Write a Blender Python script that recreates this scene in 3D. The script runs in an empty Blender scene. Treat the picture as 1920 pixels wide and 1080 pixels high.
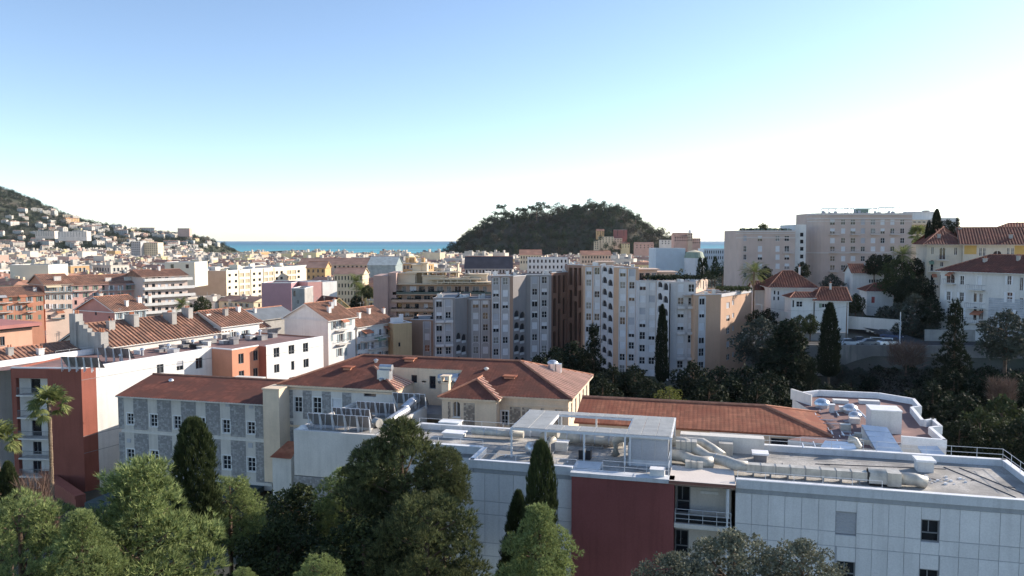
import bpy, math, random
import numpy as np
from mathutils import Vector, Matrix
R = math.radians
rnd = random.Random(7)
nr = np.random.default_rng(11)
COL = bpy.context.scene.collection
SC = bpy.context.scene

# ---------------------------------------------------------------- camera, sky, sun, exposure
CZ = 48.0                                   # camera height above the sea
FPX = 1450.0
PITCH = math.atan(90.0 / FPX)
cam_d = bpy.data.cameras.new('camera'); cam = bpy.data.objects.new('camera', cam_d); COL.objects.link(cam)
cam.location = (0, 0, CZ); cam.rotation_euler = (R(90) - PITCH, 0, 0)
cam_d.sensor_width = 36; cam_d.lens = FPX / 1920 * 36; cam_d.clip_start = .5; cam_d.clip_end = 90000
SC.camera = cam
SUN_AZ, SUN_EL = R(66), R(22)               # azimuth from +Y towards +X
W = bpy.data.worlds.new('World'); SC.world = W; W.use_nodes = True
wn = W.node_tree; wn.nodes.clear()
wo = wn.nodes.new('ShaderNodeOutputWorld'); wb = wn.nodes.new('ShaderNodeBackground'); sky = wn.nodes.new('ShaderNodeTexSky')
sky.sky_type = 'NISHITA'; sky.sun_disc = False; sky.sun_elevation = SUN_EL; sky.sun_rotation = SUN_AZ
sky.altitude = 50; sky.air_density = 0.72; sky.dust_density = 0.25; sky.ozone_density = 0.9
wb.inputs[1].default_value = 0.125
wn.links.new(sky.outputs[0], wb.inputs[0]); wn.links.new(wb.outputs[0], wo.inputs[0])
sd = bpy.data.lights.new('sun', 'SUN'); sun = bpy.data.objects.new('sun', sd); COL.objects.link(sun)
sd.energy = 4.0; sd.angle = R(.5); sd.color = (1, .88, .74)
SDIR = Vector((math.sin(SUN_AZ) * math.cos(SUN_EL), math.cos(SUN_AZ) * math.cos(SUN_EL), math.sin(SUN_EL)))
sun.rotation_euler = SDIR.to_track_quat('Z', 'Y').to_euler(); sun.location = (60, 40, 120)
vs = SC.view_settings; vs.view_transform = 'Standard'; vs.look = 'None'; vs.gamma = 1; vs.use_curve_mapping = False
vs.exposure = 1.0

# ---------------------------------------------------------------- picture reading -> places
cp, sp_ = math.cos(PITCH), math.sin(PITCH)
def ray(u, v):
    a, b = (u - 960) / FPX, (540 - v) / FPX
    return (a, cp + b * sp_, -sp_ + b * cp)
def PH(u, v, h):                             # point h metres below the camera
    d = ray(u, v); t = -h / d[2]; return (d[0] * t, d[1] * t, -h)
def PD(u, v, Y):                             # point Y metres ahead
    d = ray(u, v); t = Y / d[1]; return (d[0] * t, Y, d[2] * t)

class Frame:                                 # a rotated plan: x along the front, y into the building; z relative to the camera
    def __init__(s, ox, oy, rz):
        s.ox, s.oy, s.rz = ox, oy, rz; s.c, s.s = math.cos(rz), math.sin(rz)
    def w(s, x, y): return (s.ox + x * s.c - y * s.s, s.oy + x * s.s + y * s.c)
    def l(s, X, Y):
        dx, dy = X - s.ox, Y - s.oy; return (dx * s.c + dy * s.s, -dx * s.s + dy * s.c)
    def lh(s, u, v, h):
        p = PH(u, v, h); return s.l(p[0], p[1])
    def wall(s, u, v, p, q):                 # ray meets the upright plane through p, q -> (distance along, z)
        a, b = s.l(0, 0); d = ray(u, v); e = (d[0] * s.c + d[1] * s.s, -d[0] * s.s + d[1] * s.c)
        L = math.hypot(q[0] - p[0], q[1] - p[1]); n = ((q[1] - p[1]) / L, -(q[0] - p[0]) / L)
        t = ((p[0] - a) * n[0] + (p[1] - b) * n[1]) / (e[0] * n[0] + e[1] * n[1])
        x, y = a + e[0] * t, b + e[1] * t
        return ((x - p[0]) * (q[0] - p[0]) / L + (y - p[1]) * (q[1] - p[1]) / L, d[2] * t)
    def ony(s, u, v, y):
        r = s.wall(u, v, (0, y), (1, y)); return r
    def onx(s, u, v, x):
        r = s.wall(u, v, (x, 0), (x, 1)); return r
WF = Frame(0, 0, 0)

# ---------------------------------------------------------------- materials
MATS = {}
def M(name, col=(.5, .5, .5), rough=.85, var=.12, scale=.6, streak=0., bump=0., bscale=6., metal=0., spec=.3, fine=.06, kind=None, **k):
    if name in MATS: return MATS[name]
    m = bpy.data.materials.new(name); m.use_nodes = True; MATS[name] = m
    N = m.node_tree.nodes; L = m.node_tree.links
    b = N['Principled BSDF']; b.inputs['Roughness'].default_value = rough; b.inputs['Metallic'].default_value = metal
    b.inputs['Specular IOR Level'].default_value = spec
    geo = N.new('ShaderNodeNewGeometry')
    def noise(sc, det=4, vec=None):
        n = N.new('ShaderNodeTexNoise'); n.inputs['Scale'].default_value = sc; n.inputs['Detail'].default_value = det
        L.new(vec if vec is not None else geo.outputs['Position'], n.inputs['Vector']); return n.outputs['Fac']
    def scalev(v, sx):
        q = N.new('ShaderNodeVectorMath'); q.operation = 'MULTIPLY'; q.inputs[1].default_value = sx; L.new(v, q.inputs[0]); return q.outputs[0]
    def rng(f, a, bb, lo=.3, hi=.7):
        r = N.new('ShaderNodeMapRange'); r.inputs[1].default_value = lo; r.inputs[2].default_value = hi; r.inputs[3].default_value = a; r.inputs[4].default_value = bb
        L.new(f, r.inputs[0]); return r.outputs[0]
    def mul(a, bb):
        q = N.new('ShaderNodeMath'); q.operation = 'MULTIPLY'; L.new(a, q.inputs[0])
        if isinstance(bb, float): q.inputs[1].default_value = bb
        else: L.new(bb, q.inputs[1])
        return q.outputs[0]
    f = rng(noise(scale), 1 - var, 1 + var)
    if fine: f = mul(f, rng(noise(9, 2), 1 - fine, 1 + fine))
    if streak: f = mul(f, rng(noise(1, 3, scalev(geo.outputs['Position'], (2.2, 2.2, .16))), 1, 1 - streak, .48, .75))
    if k.get('island'): f = mul(f, rng(geo.outputs['Random Per Island'], 1 - k['island'], 1 + k['island'], 0, 1))
    if k.get('objvar'):
        oi = N.new('ShaderNodeObjectInfo'); f = mul(f, rng(oi.outputs['Random'], 1 - k['objvar'], 1 + k['objvar'], 0, 1))
    uvx = None
    if k.get('courses') or k.get('grid'):
        uvn = N.new('ShaderNodeUVMap'); sx = N.new('ShaderNodeSeparateXYZ'); L.new(uvn.outputs[0], sx.inputs[0])
        def frac(o, p):
            a = N.new('ShaderNodeMath'); a.operation = 'DIVIDE'; L.new(o, a.inputs[0]); a.inputs[1].default_value = p
            c = N.new('ShaderNodeMath'); c.operation = 'FRACT'; L.new(a.outputs[0], c.inputs[0]); return c.outputs[0], a.outputs[0]
    hsum = None
    if k.get('courses'):                      # rows of tiles up the slope: each row a step, each tile its own tone
        fr_, q1 = frac(sx.outputs[1], k['courses']); fx, q2 = frac(sx.outputs[0], k.get('tw', .42))
        w1 = N.new('ShaderNodeTexWhiteNoise'); w1.noise_dimensions = '2D'; cb = N.new('ShaderNodeCombineXYZ')
        for q, i in ((q1, 1), (q2, 0)):
            fl = N.new('ShaderNodeMath'); fl.operation = 'FLOOR'; L.new(q, fl.inputs[0]); L.new(fl.outputs[0], cb.inputs[i])
        L.new(cb.outputs[0], w1.inputs['Vector'])
        f = mul(f, rng(w1.outputs['Value'], .78, 1.2, 0, 1)); hsum = rng(fr_, 1., 0., 0, 1)
    base = N.new('ShaderNodeMix'); base.data_type = 'RGBA'; base.blend_type = 'MULTIPLY'; base.inputs[0].default_value = 1
    base.inputs[6].default_value = (*col, 1)
    out = f
    L.new(out, base.inputs[7])
    colout = base.outputs[2]
    if k.get('col2'):                         # a second tone in patches
        mx = N.new('ShaderNodeMix'); mx.data_type = 'RGBA'; mx.inputs[7].default_value = (*k['col2'], 1)
        L.new(colout, mx.inputs[6])
        if k.get('island2'): L.new(rng(geo.outputs['Random Per Island'], 0, 1, *k.get('isl', (0, 1))), mx.inputs[0])
        else: L.new(rng(noise(k.get('scale2', .15), 5), 0, 1, .42, .62), mx.inputs[0])
        colout = mx.outputs[2]
    L.new(colout, b.inputs['Base Color'])
    if bump or hsum is not None:
        bp = N.new('ShaderNodeBump'); bp.inputs['Distance'].default_value = .05; bp.inputs['Strength'].default_value = bump or .5
        h = noise(bscale, 5)
        if hsum is not None: h = hsum
        L.new(h, bp.inputs['Height']); L.new(bp.outputs[0], b.inputs['Normal'])
    if k.get('emit'):
        b.inputs['Emission Color'].default_value = (*k['emit'], 1); b.inputs['Emission Strength'].default_value = k.get('es', 1)
    if k.get('trans'):
        tr = N.new('ShaderNodeBsdfTranslucent'); ms = N.new('ShaderNodeMixShader'); ms.inputs[0].default_value = k['trans']
        L.new(colout, tr.inputs[0]); L.new(b.outputs[0], ms.inputs[1]); L.new(tr.outputs[0], ms.inputs[2])
        L.new(ms.outputs[0], N['Material Output'].inputs[0])
    return m

# ---------------------------------------------------------------- mesh collecting
class MB:
    def __init__(s): s.v = []; s.f = []; s.m = []; s.uv = {}
    def face(s, pts, m=0, uv=None):
        n = len(s.v); s.v += [tuple(p) for p in pts]; 
        if uv: s.uv[len(s.f)] = uv
        s.f.append(tuple(range(n, n + len(pts)))); s.m.append(m)
    def box(s, x0, x1, y0, y1, z0, z1, m=0, mt=None):
        if x1 < x0: x0, x1 = x1, x0
        if y1 < y0: y0, y1 = y1, y0
        if z1 < z0: z0, z1 = z1, z0
        n = len(s.v)
        s.v += [(x0, y0, z0), (x1, y0, z0), (x1, y1, z0), (x0, y1, z0), (x0, y0, z1), (x1, y0, z1), (x1, y1, z1), (x0, y1, z1)]
        for a in ((3, 2, 1, 0), (4, 5, 6, 7), (0, 1, 5, 4), (1, 2, 6, 5), (2, 3, 7, 6), (3, 0, 4, 7)):
            s.f.append(tuple(n + i for i in a)); s.m.append(m)
        if mt is not None: s.m[-5] = mt
    def slab(s, p, q, w0, w1, z0, z1, m=0):    # box along p->q, from w0 to w1 measured inward of the line
        L = math.hypot(q[0] - p[0], q[1] - p[1]); dx, dy = (q[0] - p[0]) / L, (q[1] - p[1]) / L; nx, ny = -dy, dx
        c = [(p[0] + nx * w0, p[1] + ny * w0), (q[0] + nx * w0, q[1] + ny * w0), (q[0] + nx * w1, q[1] + ny * w1), (p[0] + nx * w1, p[1] + ny * w1)]
        if w1 < w0: c = c[::-1]
        s.prism(c, z0, z1, m)
    def prism(s, poly, z0, z1, m=0, mt=None, bottom=True):
        a = sum(poly[i][0] * poly[(i + 1) % len(poly)][1] - poly[(i + 1) % len(poly)][0] * poly[i][1] for i in range(len(poly)))
        if a < 0: poly = poly[::-1]
        n = len(poly)
        for i in range(n):
            p, q = poly[i], poly[(i + 1) % n]
            s.face([(p[0], p[1], z0), (q[0], q[1], z0), (q[0], q[1], z1), (p[0], p[1], z1)], m)
        s.face([(p[0], p[1], z1) for p in poly], m if mt is None else mt)
        if bottom: s.face([(p[0], p[1], z0) for p in poly[::-1]], m)
    def tube(s, pts, r, n=8, m=0, caps=True):
        pts = [Vector(p) for p in pts]; rs = r if isinstance(r, (list, tuple)) else [r] * len(pts); base = len(s.v)
        for i, p in enumerate(pts):
            t = (pts[min(i + 1, len(pts) - 1)] - pts[max(i - 1, 0)]).normalized()
            a = t.cross(Vector((0, 0, 1)));
            if a.length < .05: a = Vector((1, 0, 0))
            a.normalize(); b = a.cross(t)
            for k in range(n):
                w = 2 * math.pi * (k + .5) / n; s.v.append(tuple(p + (a * math.cos(w) + b * math.sin(w)) * rs[i]))
        for i in range(len(pts) - 1):
            for k in range(n):
                k2 = (k + 1) % n; q = base + i * n; s.f.append((q + k2, q + k, q + n + k, q + n + k2)); s.m.append(m)
        if caps:
            s.f.append(tuple(base + k for k in range(n))); s.m.append(m)
            s.f.append(tuple(base + (len(pts) - 1) * n + k for k in range(n))[::-1]); s.m.append(m)
    def bar(s, p, q, w=.05, m=0): s.tube([p, q], w * .707, 4, m)
    def dome(s, c, r, h, n=10, k=4, m=0):
        rows = []
        for j in range(k):
            a = j / k * math.pi / 2; rows.append([(c[0] + r * math.cos(a) * math.cos(2 * math.pi * i / n), c[1] + r * math.cos(a) * math.sin(2 * math.pi * i / n), c[2] + h * math.sin(a)) for i in range(n)])
        for j in range(k - 1):
            for i in range(n): s.face([rows[j][i], rows[j][(i + 1) % n], rows[j + 1][(i + 1) % n], rows[j + 1][i]], m)
        for i in range(n): s.face([rows[-1][i], rows[-1][(i + 1) % n], (c[0], c[1], c[2] + h)], m)
    def mesh(s, name, mats, off=(0, 0, 0), smooth=False):
        me = bpy.data.meshes.new(name); V = np.array(s.v, dtype=np.float64).reshape(-1, 3) - np.array(off)
        me.from_pydata(V.tolist(), [], s.f)
        for m in mats: me.materials.append(m)
        me.polygons.foreach_set('material_index', s.m)
        uvl = me.uv_layers.new(name='UVMap'); nl = len(me.loops)
        vi = np.empty(nl, np.int32); me.loops.foreach_get('vertex_index', vi)
        tot = np.empty(len(me.polygons), np.int32); me.polygons.foreach_get('loop_total', tot)
        nn = np.empty(len(me.polygons) * 3); me.polygons.foreach_get('normal', nn); nn = nn.reshape(-1, 3)
        t = np.stack([-nn[:, 1], nn[:, 0], np.zeros(len(nn))], 1); ln = np.linalg.norm(t, axis=1); fl = ln < .05
        t[fl] = (1, 0, 0); t /= np.linalg.norm(t, axis=1)[:, None]; b = np.cross(nn, t)
        pi = np.repeat(np.arange(len(tot)), tot); P = np.array(s.v).reshape(-1, 3)[vi]
        UV = np.stack([(P * t[pi]).sum(1), (P * b[pi]).sum(1)], 1)
        if s.uv:
            st = np.concatenate([[0], np.cumsum(tot)])
            for k, c in s.uv.items(): UV[st[k]:st[k] + len(c)] = c
        uvl.data.foreach_set('uv', UV.astype(np.float32).ravel())
        if smooth: me.polygons.foreach_set('use_smooth', [True] * len(me.polygons))
        me.update(); return me

# ---------------------------------------------------------------- things
def tag(o, label=None, cat=None, group=None, kind=None):
    if label: o['label'] = label
    if cat: o['category'] = cat
    if group: o['group'] = group
    if kind: o['kind'] = kind
    return o
class Thing:
    def __init__(s, name, label, cat, fr, base, group=None):
        s.fr, s.base = fr, base
        o = bpy.data.objects.new(name, None); COL.objects.link(o); o.empty_display_size = .2
        x, y = fr.w(base[0], base[1]); o.location = (x, y, base[2] + CZ); o.rotation_euler = (0, 0, fr.rz)
        s.o = tag(o, label, cat, group)
    def part(s, name, mb, mats, parent=None, smooth=False, kind=None, label=None):
        if not isinstance(mats, (list, tuple)): mats = [mats]
        o = bpy.data.objects.new(name, mb.mesh(name, mats, s.base, smooth)); COL.objects.link(o); o.parent = parent or s.o
        return tag(o, label, kind=kind)
    def inst(s, name, me, pos, rz=0, parent=None, scale=None):
        o = bpy.data.objects.new(name, me); COL.objects.link(o)
        if parent is None:
            o.parent = s.o; o.location = (pos[0] - s.base[0], pos[1] - s.base[1], pos[2] - s.base[2])
        else: o.parent = parent; o.location = pos
        o.rotation_euler = (0, 0, rz)
        if scale: o.scale = scale
        return o
def single(name, mb, mats, fr, base, label=None, cat=None, group=None, kind=None, smooth=False):
    if not isinstance(mats, (list, tuple)): mats = [mats]
    o = bpy.data.objects.new(name, mb.mesh(name, mats, base, smooth)); COL.objects.link(o)
    x, y = fr.w(base[0], base[1]); o.location = (x, y, base[2] + CZ); o.rotation_euler = (0, 0, fr.rz)
    return tag(o, label, cat, group, kind)

# ---------------------------------------------------------------- walls with real openings
def wall(mb, p, q, z0, z1, holes=(), rec=.22, m=0, mr=None):
    L = math.hypot(q[0] - p[0], q[1] - p[1]); dx, dy = (q[0] - p[0]) / L, (q[1] - p[1]) / L
    mr = m if mr is None else mr
    def P(s, z, d=0): return (p[0] + dx * s - dy * d, p[1] + dy * s + dx * d, z)
    hs = []
    for h in holes:
        a, b, c, d = max(.02, h[0]), min(L - .02, h[1]), max(z0 + .01, h[2]), min(z1 - .02, h[3])
        if b - a > .1 and d - c > .1: hs.append((a, b, c, d, h[4] if len(h) > 4 else False))
    X = sorted({0., L, *[h[0] for h in hs], *[h[1] for h in hs]}); Z = sorted({z0, z1, *[h[2] for h in hs], *[h[3] for h in hs]})
    for j in range(len(Z) - 1):
        run = None; zc = (Z[j] + Z[j + 1]) / 2
        for i in range(len(X) - 1):
            xc = (X[i] + X[i + 1]) / 2
            if any(h[0] < xc < h[1] and h[2] < zc < h[3] for h in hs):
                if run is not None: mb.face([P(run, Z[j]), P(X[i], Z[j]), P(X[i], Z[j + 1]), P(run, Z[j + 1])], m); run = None
            elif run is None: run = X[i]
        if run is not None: mb.face([P(run, Z[j]), P(L, Z[j]), P(L, Z[j + 1]), P(run, Z[j + 1])], m)
    for a, b, c, d, arch in hs:
        mb.face([P(a, c), P(b, c), P(b, c, rec), P(a, c, rec)], mr)
        if not arch:
            mb.face([P(a, c), P(a, c, rec), P(a, d, rec), P(a, d)], mr); mb.face([P(b, c), P(b, d), P(b, d, rec), P(b, c, rec)], mr)
            mb.face([P(a, d), P(a, d, rec), P(b, d, rec), P(b, d)], mr)
        else:
            r = (b - a) / 2; cx = (a + b) / 2; zs = d - r
            mb.face([P(a, c), P(a, c, rec), P(a, zs, rec), P(a, zs)], mr); mb.face([P(b, c), P(b, zs), P(b, zs, rec), P(b, c, rec)], mr)
            arc = [(cx + r * math.cos(math.pi * k / 8), zs + r * math.sin(math.pi * k / 8)) for k in range(9)]
            for k in range(8):
                s0, t0 = arc[k]; s1, t1 = arc[k + 1]; cn = (b, d) if k < 4 else (a, d)
                mb.face([P(s0, t0), P(*cn), P(s1, t1)], m); mb.face([P(s0, t0), P(s1, t1), P(s1, t1, rec), P(s0, t0, rec)], mr)
            mb.face([P(b, d), P(a, d), P(*arc[4])], m)

WMESH = {}
def win_mesh(kind, w, h, mats):               # x centred, z up from 0, y inward from the wall face
    w, h = round(w, 2), round(h, 2); key = (kind, w, h, tuple(m.name for m in mats))
    if key in WMESH: return WMESH[key]
    f, g, s = mats; b = MB(); k = kind.split('+'); y0, y1 = .10, .16; t = min(.07, w * .07)
    if k[0] in ('roll', 'half', 'quart'):
        d = {'roll': 0., 'half': .45, 'quart': .75}[k[0]] * h
        n = max(4, int((h - d) / .16))
        for i in range(n):
            za, zb = d + (h - d) * i / n, d + (h - d) * (i + .8) / n
            b.face([(-w / 2, .12, za), (w / 2, .12, za), (w / 2, .10, zb), (-w / 2, .10, zb)], 2)
            b.face([(-w / 2, .10, zb), (w / 2, .10, zb), (w / 2, .12, d + (h - d) * (i + 1) / n), (-w / 2, .12, d + (h - d) * (i + 1) / n)], 2)
        if d: b.face([(-w / 2, .18, 0), (w / 2, .18, 0), (w / 2, .18, d), (-w / 2, .18, d)], 1); b.box(-.03, .03, .12, .18, 0, d, 0)
        b.box(-w / 2, w / 2, .08, .14, d, d + .05, 0)
    elif k[0] == 'closed':
        for sx in (-1, 1):
            b.box(sx * .01, sx * w / 2, .02, .06, 0, h, 2)
            for i in range(6): b.box(sx * .08, sx * (w / 2 - .08), .0, .02, h * (i + .2) / 6, h * (i + .75) / 6, 2)
    else:
        b.face([(-w / 2, .17, 0), (w / 2, .17, 0), (w / 2, .17, h), (-w / 2, .17, h)], 1)
        b.box(-w / 2, -w / 2 + t, y0, y1, 0, h); b.box(w / 2 - t, w / 2, y0, y1, 0, h)
        b.box(-w / 2 + t, w / 2 - t, y0, y1, 0, t); b.box(-w / 2 + t, w / 2 - t, y0, y1, h - t, h)
        if k[0] in ('c2', 'c4', 'c6', 'c8'):
            b.box(-.035, .035, y0 - .01, y1, t, h - t)
            for i in range(1, int(k[0][1]) // 2): b.box(-w / 2 + t, w / 2 - t, y0 + .01, y1, h * i / (int(k[0][1]) // 2) - .025, h * i / (int(k[0][1]) // 2) + .025)
        if k[0] == 'hung': b.box(-w / 2 + t, w / 2 - t, y0 - .01, y1, h * .38, h * .38 + .07); b.box(-.12, -.06, y0, y1, h * .45, h - t)
    if 'sh' in k:                              # open louvred shutters flat against the wall
        for sx in (-1, 1):
            x0, x1 = sx * (w / 2 + .03), sx * (w + .03); b.box(x0, x1, -.06, -.015, 0, h, 2)
            for i in range(5): b.box(x0 + sx * .05, x1 - sx * .05, -.075, -.06, h * (i + .2) / 5, h * (i + .8) / 5, 2)
    if 'sill' in k: b.box(-w / 2 - .08, w / 2 + .08, -.09, .1, -.09, -.005)
    if 'sur' in k:                             # proud surround
        for a in ((-w / 2 - .14, -w / 2 - .005, -.005, h + .14), (w / 2 + .005, w / 2 + .14, -.005, h + .14), (-w / 2 - .005, w / 2 + .005, h + .005, h + .14)): b.box(a[0], a[1], -.035, .03, a[2], a[3])
    if 'rail' in k:                            # window rail
        b.box(-w / 2 - .05, w / 2 + .05, -.12, -.08, .95, 1.0, 2)
        for i in range(9): b.box(-w / 2 + w * i / 8 - .012, -w / 2 + w * i / 8 + .012, -.112, -.088, .02, .95, 2)
    me = b.mesh('window', [f, g, s]); WMESH[key] = me; return me

def facade(th, mb, p, q, z0, z1, px=(), wins=(), mats=None, rec=.22, m=0, name='window', holes=()):
    """px: (u0,v0,u1,v1,kind) read off the picture; wins: (centre, bottom, w, h, kind). Cuts the openings and hangs the windows."""
    L = math.hypot(q[0] - p[0], q[1] - p[1]); rz = math.atan2(q[1] - p[1], q[0] - p[0]); W_ = list(wins)
    for u0, v0, u1, v1, kd in px:
        uc = (u0 + u1) / 2; a = th.fr.wall(u0, (v0 + v1) / 2, p, q)[0]; b = th.fr.wall(u1, (v0 + v1) / 2, p, q)[0]
        zt = th.fr.wall(uc, v0, p, q)[1]; zb = th.fr.wall(uc, v1, p, q)[1]; W_.append(((a + b) / 2, zb, b - a, zt - zb, kd))
    H = [(c - w / 2, c + w / 2, b, b + h, 'arch' in kd) for c, b, w, h, kd in W_]
    wall(mb, p, q, z0, z1, H + list(holes), rec, m)
    out = []
    for c, b, w, h, kd in W_:
        if c - w / 2 < 0 or c + w / 2 > L or b + h > z1 + .01 or kd == 'void': continue
        mt = mats[kd.split('@')[1]] if '@' in kd else mats['']
        me = win_mesh(kd.split('@')[0], w, h, mt)
        x, y = p[0] + (q[0] - p[0]) * c / L, p[1] + (q[1] - p[1]) * c / L
        out.append(th.inst('door' if 'door' in kd else name, me, (x, y, b), rz))
    return out
def grid(L, n, z0, fl, nf, w, h, kinds, m0=1.2, sill=.9, rg=rnd):
    out = []
    for j in range(nf):
        for i in range(n):
            out.append((m0 + (L - 2 * m0) * ((i + .5) / n), z0 + j * fl + sill, w, h, rg.choice(kinds)))
    return out

# ---------------------------------------------------------------- tiled roofs
def slope(mb, ribs, poly, pitch=.42, r=.1, wf=.62):
    """one plane of a roof, poly in order with poly[0]->poly[1] the eave; ribs gets the raised rows of tiles running up it"""
    P = [Vector(p) for p in poly]; t = (P[1] - P[0]).normalized(); n = t.cross(P[2] - P[0]).normalized()
    if n.z < 0: n = -n
    b = n.cross(t)
    if b.z < 0: b = -b
    O = P[0]; q = [((p - O).dot(t), (p - O).dot(b)) for p in P]
    mb.face(poly, 0, q)
    if ribs is None: return
    s0, s1 = min(a[0] for a in q), max(a[0] for a in q); k = int((s1 - s0) / pitch)
    for i in range(k + 1):
        s = s0 + (i + .5) * pitch; ws = []
        for j in range(len(q)):
            a, c = q[j], q[(j + 1) % len(q)]
            if (a[0] - s) * (c[0] - s) < 0: ws.append(a[1] + (c[1] - a[1]) * (s - a[0]) / (c[0] - a[0]))
        if len(ws) < 2: continue
        w0, w1 = min(ws), max(ws)
        if w1 - w0 < .3: continue
        w0 -= .06; w1 -= .05
        pr = [(-.5 * pitch * wf, .005), (-.25 * pitch * wf, r), (.25 * pitch * wf, r), (.5 * pitch * wf, .005)]
        A = [O + t * (s + x) + b * w0 + n * y for x, y in pr]; B = [O + t * (s + x) + b * w1 + n * y for x, y in pr]
        for x in range(3): ribs.face([A[x], A[x + 1], B[x + 1], B[x]], 0, [(s, w0), (s + .1, w0), (s + .1, w1), (s, w1)])
        ribs.face([A[3], A[2], A[1], A[0]], 0, [(s, w0)] * 4)
def gable_roof(th, x0, x1, y0, y1, ze, rise, tile, hipl=0, hipr=0, ov=.45, trim=None, ribs=True, name='roof', pitch=.42, r=.1, capm=None, thick=.18, yr=None):
    """roof over a rectangle, ridge along x; hipl / hipr: plan length of a hipped end (0 = gable)"""
    b, rb = MB(), MB() if ribs else None; yr = (y0 + y1) / 2 if yr is None else yr
    k = rise / (yr - y0); X0, X1, Y0, Y1 = x0 - ov, x1 + ov, y0 - ov, y1 + ov; Z = ze - ov * k * .5
    rl, rr = (X0 + hipl if hipl else X0), (X1 - hipr if hipr else X1); Zr = ze + rise
    slope(b, rb, [(X0, Y0, Z), (X1, Y0, Z), (rr, yr, Zr), (rl, yr, Zr)], pitch, r)
    slope(b, rb, [(X1, Y1, Z), (X0, Y1, Z), (rl, yr, Zr), (rr, yr, Zr)], pitch, r)
    if hipl: slope(b, rb, [(X0, Y1, Z), (X0, Y0, Z), (rl, yr, Zr)], pitch, r)
    if hipr: slope(b, rb, [(X1, Y0, Z), (X1, Y1, Z), (rr, yr, Zr)], pitch, r)
    # underside and eave edge
    e = MB(); xa_, xb_ = (X0 if hipl else x0 + .02), (X1 if hipr else x1 - .02); e.face([(xa_, Y1, Z - thick), (xb_, Y1, Z - thick), (xb_, Y0, Z - thick), (xa_, Y0, Z - thick)])
    for a, c in (((X0, Y0), (X1, Y0)), ((X1, Y0), (X1, Y1)), ((X1, Y1), (X0, Y1)), ((X0, Y1), (X0, Y0))):
        e.face([(*a, Z - thick), (*c, Z - thick), (*c, Z), (*a, Z)])
    for hp, xe in ((hipl, X0), (hipr, X1)):
        if not hp:
            for ye in (Y0, Y1): e.face([(xe, ye, Z - thick), (xe, yr, Zr - thick - .04), (xe, yr, Zr), (xe, ye, Z)])
    ro = th.part(name, b, tile)
    cp_ = MB(); cp_.tube([(rl, yr, Zr + .03), (rr, yr, Zr + .03)], .13, 6)
    for hp, xe, xr in ((hipl, X0, rl), (hipr, X1, rr)):
        if hp:
            for ye in (Y0, Y1): cp_.tube([(xe, ye, Z + .03), (xr, yr, Zr + .03)], .12, 6)
    th.part('ridge_cap', cp_, capm or tile, ro, kind='stuff'); th.part('eave', e, trim or tile, ro)
    if rb and rb.f: th.part('tile_rows', rb, tile, ro, kind='stuff')
    return ro
def chimney(th, x, y, z0, z1, w, d, m, cap, pots=3, parent=None):
    b = MB(); b.box(x - w / 2, x + w / 2, y - d / 2, y + d / 2, z0, z1); b.box(x - w / 2 - .08, x + w / 2 + .08, y - d / 2 - .08, y + d / 2 + .08, z1, z1 + .12)
    o = th.part('chimney', b, m, parent); c = MB()
    for i in range(pots):
        px_ = x - w / 2 + w * (i + .5) / pots; c.tube([(px_, y, z1 + .12), (px_, y, z1 + .5)], [.12, .1], 7)
    if pots: th.part('chimney_pots', c, cap, o, kind='stuff')
    return o
def railing(th, pts, z, h=1.0, step=1.6, m=None, rails=2, r=.019, name='railing'):
    b = MB()
    for a, c in zip(pts[:-1], pts[1:]):
        L = math.hypot(c[0] - a[0], c[1] - a[1]); n = max(1, int(round(L / step)))
        for i in range(n + 1):
            x, y = a[0] + (c[0] - a[0]) * i / n, a[1] + (c[1] - a[1]) * i / n; b.tube([(x, y, z), (x, y, z + h)], r, 5)
        for k in range(rails):
            zz = z + h * (k + 1) / rails - .01; b.tube([(a[0], a[1], zz), (c[0], c[1], zz)], r, 5)
    return th.part(name, b, m)
# ---------------------------------------------------------------- palette
def foliage(name, c1, c2, tr=.18): return M(name, c1, .75, .3, .5, col2=c2, island2=True, trans=tr, spec=.12, fine=0)
m_white = M('white_render', (.70, .69, .66), .9, .07, .4, streak=.10, bump=.15, bscale=20)
m_cream = M('cream_render', (.72, .58, .43), .9, .08, .5, streak=.10, bump=.15, bscale=20)
m_pale = M('pale_render', (.66, .63, .58), .9, .08, .4, streak=.12, bump=.15, bscale=20)
m_panel = M('white_cladding', (.71, .71, .71), .55, .05, .5, streak=.10, objvar=.05)
m_joint = M('dark_joint', (.38, .39, .42), .9)
m_fascia = M('fascia_white', (.62, .64, .66), .6, .06, .4, streak=.15)
m_coping = M('coping_white', (.78, .78, .78), .5, .08, 1)
m_red = M('red_render', (.265, .088, .082), .9, .12, .25, streak=.18, bump=.1, bscale=20)
m_brick = M('red_ochre_render', (.29, .10, .072), .9, .12, .25, streak=.15, bump=.1, bscale=20)
m_orange = M('orange_render', (.54, .25, .16), .9, .07, .35, streak=.08, bump=.1, bscale=20)
m_tile = M('red_roof_tile', (.30, .115, .065), .85, .18, .35, courses=.36, tw=.42, col2=(.25, .08, .045), scale2=.6, island=.16)
m_tile_d = M('dark_shade_roof_tile', (.17, .060, .040), .9, .2, .35, courses=.36, tw=.42, col2=(.125, .050, .036), scale2=.5, island=.16)  # kept dark so the main roof's fronts look unlit; other dark roofs share it
m_tile_o = M('old_roof_tile', (.34, .18, .12), .9, .3, .5, courses=.4, tw=.3, col2=(.24, .14, .10), scale2=.7, island=.25)
m_ridge = M('ridge_tile', (.42, .20, .13), .9, .2, 2)
m_stone = M('rubble_stone', (.42, .41, .40), .95, .12, 2, bump=.4, bscale=8, col2=(.27, .265, .26), island2=True, isl=(.0, .7))
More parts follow.
